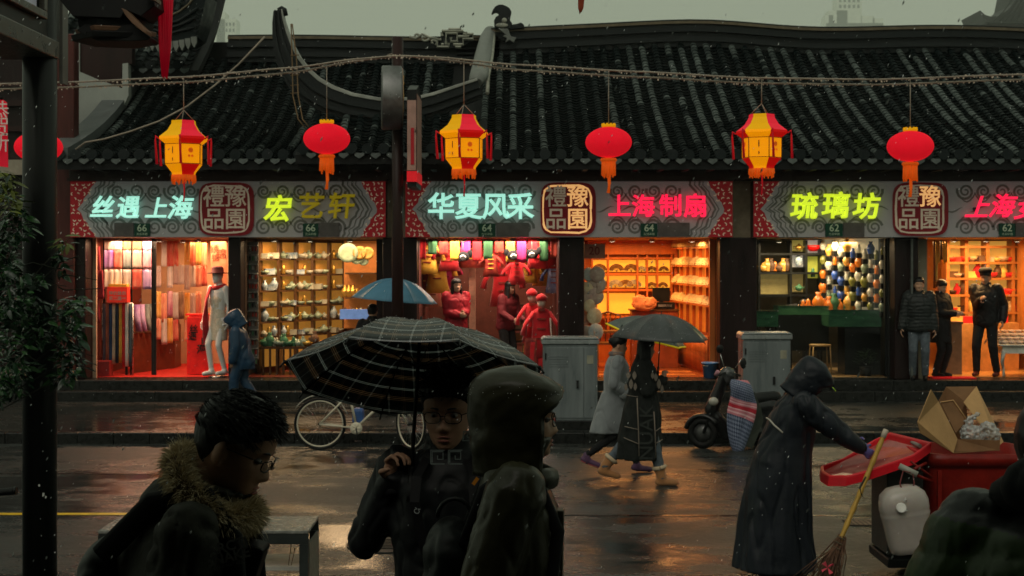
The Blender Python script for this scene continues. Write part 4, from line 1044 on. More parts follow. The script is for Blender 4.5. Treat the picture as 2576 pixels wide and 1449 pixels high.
# ---------------------------------------------------------------- bench in front
def bench():
    t = empty('steel_bench', (-1.7, 9.0, .45), 'grey metal bench with a speckled wet top behind the man in the fur collar', 'bench')
    zt = .45 + .43; dF = (3578 * (CZ - zt)) / (1335 - 650); dB = (3578 * (CZ - zt)) / (1297 - 650)
    xl, xr = (246 - 1288) / (3578 / dF), (775 - 1288) / (3578 / dF)
    dB = min(dB, 9.27)
    sp = mat('speckled_bench_top', (.13, .13, .12), .22, col2=(.30, .30, .27), scale=26, bump=.25, bscale=70, rvar=.14); edge = mat('bench_frame_dark', (.035, .04, .038), .4)
    b = MB(); b.b2(xl, xr, dF, dB, zt - .02, zt); b.build('top', sp, t, bevel=.004)
    b = MB(); b.b2(xl, xr, dF + .004, dF + .035, zt - .085, zt - .021); b.build('front_rail', edge, t)
    b = MB(); b.b2(xl, xr, dB - .035, dB - .004, zt - .085, zt - .021); b.build('rear_rail', edge, t)
    for x, w_ in ((xl, .055), (xr - .055, .055)):
        b = MB(); b.b2(x, x + w_, dF + .002, dF + .05, .45, zt - .086); b.build('leg', edge, t)
        b = MB(); b.b2(x, x + w_, dB - .05, dB - .003, .45, zt - .086); b.build('leg', edge, t)
    b = MB(); b.b2(xr - .010, xr + .002, dF + .051, dB - .051, .45, zt - .086); b.build('side_panel', mat('speckled_side', (.17, .165, .14), .5, var=.3, scale=30), t)
    b = MB(); b.b2(xl + .06, xr - .06, dF + .06, dB - .06, .62, .645); b.build('shelf', mat('shelf_steel', (.45, .43, .38), .35), t)
    tr = empty('incense_sticks', (-1.28, dF + .2, .65), 'two thin incense sticks standing under the metal bench', 'incense sticks')
    for k, (x, y, x2, y2) in enumerate(((733, 1368, 722, 1449), (741, 1384, 727, 1449))):
        b = MB(); p = px(x, y, dF + .1); q = px(x2, y2, dF + .1); b.tube([p, q], [.003, .002], 5); b.tube([p, p + (p - q).normalized() * .012], .0045, 5); b.build('stick', mat('stick', (.12, .07, .03), .7), tr)
    # wet leaves on top
    lf = MB(); rr = random.Random(3)
    for k in range(9):
        p = V((rr.uniform(xl + .1, xr - .1), rr.uniform(dF + .1, dB - .1), zt + .004)); a = rr.uniform(0, 6); L = rr.uniform(.02, .045)
        lf.add([p + V((math.cos(a) * L, math.sin(a) * L, 0)), p + V((-math.sin(a) * L * .3, math.cos(a) * L * .3, .004)), p - V((math.cos(a) * L, math.sin(a) * L, 0)), p + V((math.sin(a) * L * .3, -math.cos(a) * L * .3, .002))], [(0, 1, 2, 3)])
    tag(lf.build('fallen_leaves', mat('dead_leaf', (.03, .025, .015), .4)), 'scattered dark wet leaves lying on the metal bench', 'leaves', kind='stuff')
bench()
# ---------------------------------------------------------------- shop interiors
def warm(name, c, es=.0, **k): return mat(name, c, .55, emit=c if es else None, es=es, **k)
M_floorW = mat('shop_wood_floor', (.30, .09, .03), .22, var=.3, scale=4, stretch=(.2, 2, 1))
M_carpet = mat('red_carpet', (.45, .02, .015), .6, var=.25, scale=10)
M_shelf = mat('shelf_wood', (.10, .045, .018), .45, var=.3, stretch=(1, 1, .2))
M_honey = mat('honey_wood', (.42, .16, .04), .45, var=.25, scale=3)
M_beige = mat('beige_panel', (.55, .42, .28), .6, var=.1)
M_lamp = mat('downlight_lens', (1, 1, 1), .5, emit=(1.0, .82, .55), es=6.0)
def room(b, x0, x1, dep, wall, floor, back=None, name='shop'):
    # x0, x1 measured at the shop front
    xl, xr = X(x0), X(x1); y0, y1 = 24.87, 24.87 + dep
    m_ = MB(); m_.b2(xl, xr, y0, y1, PF, PF + .006); m_.build('shop_floor', floor, b)
    m_ = MB(); m_.b2(xl - .06, xl, y0 - .06, y1, PF, 2.915); m_.build('side_wall', wall, b)
    m_ = MB(); m_.b2(xr, xr + .06, y0 - .06, y1, PF, 2.915); m_.build('side_wall', wall, b)
    m_ = MB(); m_.b2(xl - .06, xr + .06, y1 + .002, y1 + .08, PF, 2.915); m_.build('back_wall', back or wall, b)
    return xl, xr, y0, y1
def lamp(x, y, power, col, size=1.2, z=2.86):
    l = bpy.data.lights.new('shop_light', 'AREA'); l.energy = power * 1.28; l.color = col; l.shape = 'RECTANGLE'; l.size = size; l.size_y = .5
    o = bpy.data.objects.new('shop_light', l); C.objects.link(o); o.location = (x, y, z); o.rotation_euler = (rad(0), 0, 0)
def downlights(b, spots, lab):
    t = empty('ceiling_spotlights', (spots[0][0], spots[0][1], 2.9), lab, 'ceiling lights')
    for (x, y) in spots:
        m_ = MB(); m_.lathe([(.06, 0), (.06, .03), (.045, .05)], (x, y, 2.86), 12); m_.build('can', M_white, t)
        m_ = MB(); m_.lathe([(.001, 0), (.045, 0)], (x, y, 2.858), 12, cap=False); m_.build('lens', M_lamp, t)
FAB = []
for i, (a, b_) in enumerate((((.5, .02, .03), (.7, .3, .2)), ((.05, .06, .16), (.6, .55, .5)), ((.6, .50, .42), (.4, .3, .28)), ((.35, .03, .12), (.7, .45, .5)), ((.02, .07, .35), (.5, .55, .7)),
        ((.65, .28, .05), (.75, .6, .2)), ((.45, .42, .38), (.7, .66, .6)), ((.16, .09, .06), (.5, .35, .2)), ((.30, .12, .45), (.65, .5, .7)), ((.10, .14, .14), (.4, .45, .42)), ((.62, .10, .08), (.8, .5, .3)), ((.7, .62, .5), (.8, .75, .65)))):
    FAB.append(mat('scarf_fabric_%d' % i if False else 'scarf_fabric' + 'abcdefghijkl'[i], a, .8, col2=b_, scale=5, stretch=(1, 1, .5)))
CN = ['red', 'navy', 'beige', 'plum', 'blue', 'orange', 'pale grey', 'brown', 'violet', 'slate', 'coral', 'cream']
def drape(name, p0, w, h, m, rr, label=None, cat=None, group=None, yaw=0.0, thick=.03, flare=1.0, parent=None):
    # a hanging folded cloth: soft pleats, top at p0 centre
    n = 10; k = 7; mb = MB(); rings = []; ph = rr.uniform(0, 6)
    cy, sy = math.cos(yaw), math.sin(yaw)
    for i in range(k):
        t = i / (k - 1); ring = []
        ww = w * (1 + (flare - 1) * t)
        for j in range(n): 
            u = j / (n - 1); x = (u - .5) * ww; y = thick * .5 + .010 * math.sin(ph + u * 9 + t * 1.3)
            ring.append(V((x, -y, -h * t + .006 * math.sin(u * 8 + ph) * t)))
        for j in range(n):
            u = 1 - j / (n - 1); x = (u - .5) * ww * .98; y = thick * .5 + .008 * math.sin(ph + u * 7)
            ring.append(V((x, y, -h * t)))
        rings.append([V((p.x * cy - p.y * sy, p.x * sy + p.y * cy, p.z)) + V(p0) for p in ring])
    mb.loft(rings)
    return mb.build(name, m, parent, label=label, cat=cat, group=group)
# ---- shop 1: scarves
rr = random.Random(21)
def shop1():
    xl, xr, y0, y1 = room(BL, 216, 572, 3.2, mat('dark_maroon_wall', (.16, .03, .02), .6), M_carpet, M_beige)
    m_ = MB(); m_.b2(xl - .002, xl + .06, 24.8, 24.86, PF, 2.915); m_.build('door_frame', mat('pale_frame', (.55, .38, .26), .5), BL)
    G = 'folded silk scarves hung in rows on the left display of the scarf shop'
    rows = [(604, 24, 7), (629, 46, 7), (678, 48, 7)]
    d = 25.25
    rk = empty('scarf_rack', px(330, 800, d), 'dark upright rack frame holding the rows of scarves', 'display rack')
    for x in (262, 318, 330, 384, 390): 
        b = MB(); a = px(x, 600, d + .06); b.b2(a.x - .02, a.x + .02, d + .05, d + .09, PF, 2.9); b.build('upright', M_black, rk)
    cols_ = [(274, 24), (297, 22), (320, 20), (345, 24), (370, 22)]
    for (y, h, _) in rows:
        b = MB(); b.b2(px(258, y, d).x, px(388, y, d).x, d + .0, d + .04, px(0, y - 2, d).z, px(0, y - 4, d).z); b.build('rail', M_black, rk)
        for (x, w_) in cols_:
            fi = rr.randrange(12); drape('silk_scarf', px(x, y, d - .02), w_ / 138 * .93, h / 138, FAB[fi], rr, CN[fi] + ' silk scarf on the left rack of the scarf shop, ' + {604: 'top', 629: 'middle', 678: 'bottom'}[y] + ' row', 'scarf', G)
    # angled right-hand wall with hanging scarves
    G2 = 'shawls hanging on the angled back display of the scarf shop'
    for r_, (y, h) in enumerate(((606, 70), (668, 62), (735, 76), (802, 66))):
        for i in range(9):
            x = 398 + i * 14.5; dd = 26.2 + i * .14
            if 415 < x < 425 or rr.random() < .12: continue
            fi = rr.choice([0, 5, 10, 2, 7, 6, 5, 3]); m_ = FAB[fi]
            drape('shawl', px(x, y + rr.uniform(-3, 3), dd), .095, h / 135 * rr.uniform(.8, 1), m_, rr, CN[fi] + ' shawl on the angled display of the scarf shop, ' + ('top', 'second', 'third', 'lowest')[r_] + ' row', 'shawl', G2, yaw=.3, flare=1.15)
    # red / yellow price box and rail with long scarves
    t = empty('scarf_stand', px(292, 945, 25.2), 'stand by the scarf shop door carrying long striped scarves', 'scarf stand')
    a, b_ = px(258, 763, 25.2), px(334, 763, 25.2)
    m_ = MB(); m_.tube([a, b_], .014, 6); m_.build('rail', M_steel, t)
    for x in (258, 334): m_ = MB(); p = px(x, 763, 25.2); m_.tube([p, (p.x, p.y, PF)], .014, 6); m_.build('post', M_steel, t)
    for i, ci in enumerate((7, 4, 2, 6, 9, 5, 0, 11, 1)):
        drape('long_scarf', px(262 + i * 8.2, 764, 25.15), .05, 1.15 * rr.uniform(.9, 1), [mat('plain_scarf_cloth' + 'abcdefghi'[i], c, .8) for c in ((.1, .09, .12), (.3, .1, .06), (.02, .05, .12), (.5, .42, .3), (.02, .03, .05), (.6, .35, .05), (.45, .02, .02), (.6, .58, .52), (.05, .08, .1))[i:i + 1]][0], rr, ['dark grey', 'rust', 'deep navy', 'beige', 'black blue', 'mustard', 'crimson', 'white', 'teal grey'][i] + ' long scarf hanging from the stand by the scarf shop door', 'scarf', 'long scarves on the stand by the scarf shop door')
    t = empty('price_box', px(294, 762, 25.1), 'red and yellow price box standing on the scarf stand', 'box')
    p, q = px(270, 762, 25.05), px(320, 722, 25.05)
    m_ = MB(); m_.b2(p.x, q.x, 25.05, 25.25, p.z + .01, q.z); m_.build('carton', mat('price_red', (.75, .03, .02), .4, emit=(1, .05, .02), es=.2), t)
    m_ = MB(); m_.b2(p.x + .01, q.x - .01, 25.06, 25.24, q.z + .001, q.z + .05); m_.build('lid', mat('price_yellow', (.85, .45, .05), .5), t)
    text('特价丝巾', (px(295, 742, 25.04).x, 25.045, px(0, 738, 25.04).z), .075, M_white, t, ext=.02, off=.02, name='lettering'); text('买二送一', (px(295, 742, 25.04).x, 25.045, px(0, 751, 25.04).z), .075, M_white, t, ext=.02, off=.02, name='lettering')
    # low display cabinet with slanted scarves
    t = empty('display_cabinet', px(395, 900, 26), 'low dark wooden cabinet with a sloping top in the scarf shop', 'cabinet')
    c0, c1 = px(334, 925, 25.7), px(476, 880, 27.0)
    m_ = MB(); z1 = PF + .72
    m_.add([(c0.x, 25.6, PF + .008), (c1.x - .25, 26.9, PF + .008), (c1.x - .25, 27.4, PF + .008), (c0.x, 26.2, PF + .008), (c0.x, 25.6, z1), (c1.x - .25, 26.9, z1), (c1.x - .25, 27.4, z1 + .1), (c0.x, 26.2, z1 + .1)], [(0, 1, 5, 4), (1, 2, 6, 5), (2, 3, 7, 6), (3, 0, 4, 7), (4, 5, 6, 7), (0, 3, 2, 1)])
    m_.build('body', mat('cabinet_brown', (.14, .035, .015), .35, var=.3), t)
    for i in range(9):
        u = (i + .5) / 9; p = V((c0.x + (c1.x - .25 - c0.x) * u, 25.7 + 1.25 * u, z1 + .52))
        mm = rr.choice([FAB[7], FAB[6], FAB[2], FAB[9], FAB[8], FAB[7]])
        m_ = MB(); m_.loft([[p + V((-.05, .1, 0)), p + V((.05, .1, 0)), p + V((.05, .14, 0)), p + V((-.05, .14, 0))], [p + V((-.02, -.02, -.2)), p + V((.085, -.02, -.2)), p + V((.085, .02, -.18)), p + V((-.02, .02, -.18))], [p + V((.04, -.10, -.48)), p + V((.15, -.10, -.48)), p + V((.15, -.06, -.48)), p + V((.04, -.06, -.48))]], 0, True)
        tag(m_.build('rolled_scarf', mm), CN[FAB.index(mm)] + ' scarf laid sloping on the low cabinet of the scarf shop', 'scarf', 'sloping scarves on the low cabinet')
    # red placard
    t = empty('red_placard', px(500, 915, 25.3), 'red upright placard with black brush characters beside the mannequin', 'placard')
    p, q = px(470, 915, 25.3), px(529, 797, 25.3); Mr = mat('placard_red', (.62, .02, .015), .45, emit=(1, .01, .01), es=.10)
    m_ = MB(); m_.b2(p.x, q.x, 25.3, 25.34, PF + .02, q.z); m_.build('board', Mr, t, bevel=.008)
    for ch, x, y, s_ in (('丝', 487, 829, .16), ('遇', 484, 848, .15), ('上', 509, 862, .16), ('海', 506, 881, .17)): text(ch, px(x, y, 25.29), s_, M_black, t, ext=.02, off=.02)
    m_ = MB(); m_.b2(p.x - .04, q.x - .02, 25.36, 25.7, q.z + .02, q.z + .05); m_.b2(p.x + .02, q.x - .1, 25.4, 25.66, PF + .01, q.z + .019); m_.build('pedestal', Mr, t, kind='stuff')
    # poster right and garments left
    m_ = MB(); p, q = px(530, 690, 25.3), px(571, 603, 25.3); m_.b2(p.x, q.x, 25.3, 25.32, p.z - .6, q.z - .0); tag(m_.build('poster', mat('orange_poster', (.6, .22, .10), .5, col2=(.75, .35, .18))), 'orange calligraphy poster hanging above the mannequin', 'poster')
    for (x, y, s_) in ((540, 628, .12), (556, 640, .14), (542, 650, .1)): text(rr.choice('锦绣'), px(x, y, 25.29), s_ * 1.4, mat('poster_ink', (.2, .05, .02), .6), bpy.data.objects['poster'], ext=.01)
    for i, (x, y) in enumerate(((238, 640), (246, 700), (236, 760))):
        drape('hanging_garment', px(x, y - 20, 25.0), .17, .5, mat('maroon_cloth', (.22, .02, .03), .7, var=.4), rr, 'dark maroon garment hanging inside the left edge of the scarf shop', 'garment', 'maroon garments inside the scarf shop entrance', flare=1.3, thick=.08)
    downlights(BL, [(px(x, 0, 25.5).x, 25.5) for x in (300, 400, 500)] + [(px(x, 0, 26.8).x, 26.8) for x in (340, 460)], 'row of small ceiling spotlights in the scarf shop')
    lamp((xl + xr) / 2, 25.15, 75, (1.0, .55, .32), 2.0); lamp((xl + xr) / 2 + .4, 27.2, 44, (1.0, .45, .2), 1.4)
    # threshold clutter
    m_ = MB(); p = px(252, 950, 24.95); m_.b2(p.x - .22, p.x + .16, 24.95, 25.2, PF + .007, PF + .28); tag(m_.build('red_crate', mat('dark_red_plastic', (.25, .02, .02), .4), bevel=.01), 'dark red crate on the floor inside the scarf shop door', 'crate')
shop1()
# ---- small goods makers
def pot_mesh(kind):
    b = MB()
    if kind == 0: b.lathe([(.001, 0), (.045, 0), (.055, .01), (.085, .05), (.09, .08), (.075, .115), (.035, .13), (.03, .15), (.012, .165), (.001, .17)], n=12); b.tube([(.08, 0, .06), (.13, 0, .09), (.15, 0, .13)], [.018, .012, .008], 6); b.tube([(-.08, 0, .10), (-.13, 0, .10), (-.13, 0, .05), (-.085, 0, .04)], .008, 5)
    if kind == 1: b.lathe([(.001, 0), (.05, 0), (.10, .04), (.12, .09), (.115, .09), (.095, .045), (.001, .01)], n=14)
    if kind == 2: b.lathe([(.001, 0), (.05, 0), (.055, .02), (.08, .08), (.085, .13), (.05, .19), (.03, .21), (.045, .25), (.04, .25), (.02, .2), (.001, .2)], n=12)
    if kind == 3: b.box((0, 0, .05), (.20, .12, .10)); b.box((0, 0, .108), (.205, .125, .014))
    if kind == 4: b.lathe([(.001, 0), (.04, 0), (.05, .03), (.04, .07), (.055, .10), (.03, .14), (.035, .165), (.001, .20)], n=8)
    if kind == 5: # plate on stand
        M = Matrix.Rotation(rad(78), 3, 'X'); b.lathe([(.001, .0), (.10, .004), (.16, .03), (.162, .034), (.10, .012), (.001, .008)], (0, 0, .16), 20, M=M)
    return b
M_cel = mat('celadon_ceramic', (.30, .38, .28), .15, var=.2, coat=.5); M_wce = mat('white_ceramic', (.50, .48, .38), .15, var=.1, coat=.5)
M_blu = mat('blue_white_ceramic', (.15, .28, .45), .15, col2=(.7, .74, .72), scale=14, coat=.5); M_bro = mat('brown_clay', (.13, .07, .04), .4, var=.3); M_gol = mat('gold_figurine', (.75, .45, .10), .25, metal=.7, var=.2)
M_plt = mat('pale_green_plate', (.12, .17, .13), .2, col2=(.22, .28, .2), scale=14); M_ply = mat('yellow_plate', (.32, .20, .04), .3, col2=(.2, .1, .02), scale=14)
M_jade = mat('green_jade', (.08, .22, .12), .2, var=.4)
KM = {}
def goods(kind, m, loc, label, cat, group, sc_=1.0, rz=0.0, name='ornament'):
    k = (kind, m.name, name)
    if k not in KM: KM[k] = pot_mesh(kind).mesh(name, m)
    o = bpy.data.objects.new(name, KM[k]); C.objects.link(o); o.location = loc; o.scale = (sc_,) * 3; o.rotation_euler = (0, 0, rz)
    return tag(o, label, cat, group)
# ---- shop 2: crafts
def shop2():
    xl, xr, y0, y1 = room(BL, 606, 962, 3.0, mat('dark_wall', (.05, .03, .02), .6), mat('craft_floor', (.16, .03, .02), .4), mat('craft_back', (.25, .12, .05), .6))
    t = empty('craft_shelf', px(730, 900, 26.8), 'tall dark wooden shelf of square niches full of ceramics', 'shelf unit')
    # angled shelf from (650, d25.5) to (870, d27.4)
    xs = [650, 700, 742, 785, 826, 864]; ds = [25.6, 26.0, 26.4, 26.8, 27.1, 27.4]
    rowsL = [606, 652, 693, 733, 773, 812, 850]
    G = 'ceramics standing in the niches of the craft shop shelf'
    def P_(i, y): 
        u = (y - 606) / (850 - 606); zf = 2.56 - (y - 650) / (3578 / 25.6)
        return V((px(xs[i], 0, ds[i]).x, ds[i], zf))
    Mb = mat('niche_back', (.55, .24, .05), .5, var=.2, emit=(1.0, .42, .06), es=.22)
    for i in range(6):
        b = MB(); p = P_(i, 606); b.b2(p.x - .022, p.x + .022, p.y - .02, p.y + .32, PF + .01, 2.9); b.build('upright', M_shelf, t)
    for i in range(5):
        a = P_(i, 606); c = P_(i + 1, 606)
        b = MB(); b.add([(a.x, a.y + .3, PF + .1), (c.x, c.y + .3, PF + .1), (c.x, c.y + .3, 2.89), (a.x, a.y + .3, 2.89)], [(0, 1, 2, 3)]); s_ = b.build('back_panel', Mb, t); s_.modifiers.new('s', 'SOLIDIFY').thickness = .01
        for y in rowsL:
            a = P_(i, y); c = P_(i + 1, y)
            b = MB(); b.add([(a.x + .024, a.y, a.z - .02), (c.x - .024, c.y, c.z - .02), (c.x - .024, c.y + .29, c.z - .02), (a.x + .024, a.y + .29, a.z - .02), (a.x + .024, a.y, a.z + .012), (c.x - .024, c.y, c.z + .012), (c.x - .024, c.y + .29, c.z + .012), (a.x + .024, a.y + .29, a.z + .012)], [(0, 1, 5, 4), (1, 2, 6, 5), (2, 3, 7, 6), (3, 0, 4, 7), (4, 5, 6, 7), (0, 3, 2, 1)]); b.build('shelf_board', M_shelf, t)
            if y == 606: continue
            for k in range(3 if i < 3 else 2):
                u = (k + .5) / (3 if i < 3 else 2); p = a.lerp(c, .12 + .76 * u) + V((0, .08 + rr.uniform(-.02, .05), .013))
                kd, mm, nm = rr.choice([(0, M_cel, 'teapot'), (1, M_wce, 'bowl'), (2, M_blu, 'vase'), (3, M_wce, 'gift_box'), (1, M_cel, 'bowl'), (0, M_wce, 'teapot'), (3, M_blu, 'gift_box'), (4, M_gol, 'figurine')])
                lb = {'teapot': 'small pale glazed teapot in a lit niche of the craft shelf', 'bowl': 'small glazed bowl in a lit niche of the craft shelf', 'vase': 'small blue and white vase in a lit niche of the craft shelf', 'gift_box': 'small pale gift box in a lit niche of the craft shelf', 'figurine': 'small gilt figurine in a lit niche of the craft shelf'}[nm]
                goods(kd, mm, p, lb, nm.replace('_', ' '), nm.replace('_', ' ') + ' pieces in the craft shelf niches', rr.uniform(.72, .98), rr.uniform(-.5, .5), nm)
    # left rack of small pendants
    t = empty('pendant_rack', px(628, 950, 25.0), 'narrow white rack full of small hanging trinkets by the pillar', 'display rack')
    a, c = px(608, 950, 25.0), px(647, 950, 25.0)
    b = MB(); b.b2(a.x, c.x, 25.1, 25.13, PF + .3, 2.85); b.build('panel', mat('rack_grey', (.22, .21, .2), .5), t)
    for r_ in range(13):
        z = 2.78 - r_ * .165; b = MB(); b.b2(a.x, c.x, 25.0, 25.1, z, z + .012)
        b.build('rack_rail', M_steel, t)
        for k in range(5):
            m_ = rr.choice([M_black, M_bro, mat('trinket_red', (.3, .03, .02), .4), M_steel, M_jade]); b = MB(); x = a.x + .03 + k * (c.x - a.x - .06) / 4; b.box((x, 25.04, z - .055), (.028, .02, .075)); b.tube([(x, 25.04, z), (x, 25.04, z - .02)], .003, 4); b.build('trinket', m_, t, kind='stuff')
    # back right: plates, gold items, blue counter
    t = empty('plate_display', px(900, 900, 27), 'stepped display of plates and gilded pieces at the back of the craft shop', 'display unit')
    for (y, x0, x1) in ((686, 868, 945), (748, 868, 960), (798, 862, 960)):
        p, q = px(x0, y, 26.6), px(x1, y, 26.6); b = MB(); b.b2(p.x, q.x, 26.6, 27.1, p.z - .03, p.z); b.build('shelf_board', M_shelf, t)
    p, q = px(865, 720, 27.1), px(960, 606, 27.1); b = MB(); b.b2(p.x, q.x, 27.12, 27.15, p.z - .8, q.z); b.build('back_panel', mat('plate_back', (.5, .18, .05), .5, emit=(1, .3, .05), es=.1), t)
    for (x, y, m_, s_) in ((876, 648, M_plt, 1.15), (905, 640, M_ply, .8), (898, 652, M_plt, .8), (925, 640, M_ply, .75), (915, 655, M_plt, .6)):
        goods(5, m_, px(x, y + 14, 26.5), 'large upright plate displayed at the back right of the craft shop', 'plate', 'upright plates at the back of the craft shop', s_, name='plate')
    for k in range(18):
        x = 868 + (k % 9) * 10; y = 748 if k < 9 else 797
        goods(rr.choice([2, 4, 0]), rr.choice([M_gol, M_wce, M_bro]), px(x, y, 26.75) + V((0, 0, .003)), 'little gilded piece on the stepped display of the craft shop', 'ornament', 'gilded pieces on the stepped display', .9, name='gilded_ornament')
    b = MB(); p, q = px(855, 800, 26.3), px(965, 776, 26.3); b.b2(p.x, q.x, 26.3, 26.5, p.z - .02, q.z - .02); tag(b.build('display_case', mat('blue_lit_case', (.1, .2, .5), .2, emit=(.25, .45, 1.0), es=.22)), 'low blue lit glass case at the back of the craft shop', 'display case')
    # front table with heaps
    t = empty('goods_table', px(740, 950, 25.4), 'slatted wooden table heaped with small crafts at the craft shop front', 'table')
    p, q = px(655, 880, 25.4), px(790, 850, 25.9)
    b = MB(); b.b2(p.x, q.x, 25.3, 26.0, p.z + .02, p.z + .06); b.build('tabletop', M_shelf, t)
    for x in [p.x + .05 + i * .12 for i in range(9)]:
        b = MB(); b.b2(x, x + .035, 25.3, 25.34, PF + .01, p.z + .019); b.build('slat', M_shelf, t)
    for k in range(22):
        goods(rr.choice([0, 1, 4, 2]), rr.choice([M_cel, M_jade, M_wce, M_bro, M_gol]), V((p.x + .08 + (k % 11) * .085, 25.42 + (k // 11) * .25, p.z + .061)), 'small craft piece in the ' + ('front' if k < 11 else 'rear') + ' row on the slatted table of the craft shop', 'ornament', 'small crafts on the slatted table', rr.uniform(.7, 1.1), rr.uniform(0, 3), 'craft_piece')
    p = px(850, 880, 25.3)
    t = empty('basket', p, 'round basket stack on the floor of the craft shop', 'basket')
    for i, (z, m_) in enumerate(((0, M_honey), (.22, mat('dull_red', (.2, .02, .02), .6)), (.44, M_honey))):
        b = MB(); b.lathe([(.16, 0), (.2, .16), (.17, .16), (.14, .02)], (px(832, 0, 25.5).x, 25.5, PF + .01 + z), 16); b.build('basket_tier', m_, t)
    downlights(BL, [(px(x, 0, 25.6).x, 25.6) for x in (690, 780, 880)], 'row of small ceiling spotlights in the craft shop')
    lamp((xl + xr) / 2, 25.5, 44, (1.0, .66, .34), 2.0); lamp((xl + xr) / 2 + .5, 26.4, 26, (1, .66, .35), 1.2)
    # slatted door leaf right side
    b = MB(); b.b2(X(940), X(962), 24.9, 25.0, PF, 2.9); b.build('door_leaf', M_wood, BL)
shop2()
# ---- shop 3: costumes
M_red = mat('bright_red_cloth', (.60, .012, .02), .75, var=.3, scale=4, sheen=.3); M_yelc = mat('imperial_yellow_cloth', (.80, .42, .04), .6, col2=(.9, .6, .1), scale=8); M_pink = mat('hot_pink_cloth', (.75, .04, .2), .6, var=.2)
M_grn = mat('dark_green_cloth', (.03, .10, .04), .7, var=.3); M_mar = mat('maroon_brocade', (.18, .012, .02), .6, col2=(.4, .06, .03), scale=12); M_blk = mat('black_cloth', (.010, .010, .011), .85, var=.3)
def robe(p, h, w, m, trim, rr, label, group, name='costume', sleeves=.5):
    t = empty(name, V(p) - V((0, 0, h)), label, 'costume', group); c = V(p)
    b = MB(); n = 14; rings = []
    for (z, a, d_) in ((0, .3, .5), (.04, .62, .8), (.12, .78, 1), (.35, .70, 1), (.6, .78, 1.1), (1, 1.0, 1.3)):
        rings.append([c + V((math.cos(2 * PI * j / n) * w * a * .5, math.sin(2 * PI * j / n) * .07 * d_, -h * z)) for j in range(n)])
    b.loft(rings); b.build('bodice', m, t)
    for s_ in (-1, 1):
        b = MB(); b.tube([c + V((s_ * w * .30, 0, -h * .08)), c + V((s_ * w * (.5 + sleeves * .3), -.02, -h * .35)), c + V((s_ * w * (.5 + sleeves * .45), -.02, -h * .56))], [w * .13, w * .13, w * .18], 8, flat=.7); b.build('sleeve', m, t)
    b = MB()
    for q in range(3): b.box(c + V((0, -.085, -h * (.22 + q * .2))), (w * .34, .02, h * .035))
    b.box(c + V((0, -.07, -h * .03)), (w * .26, .06, h * .06)); b.build('toggles', trim, t, kind='stuff')
    return t
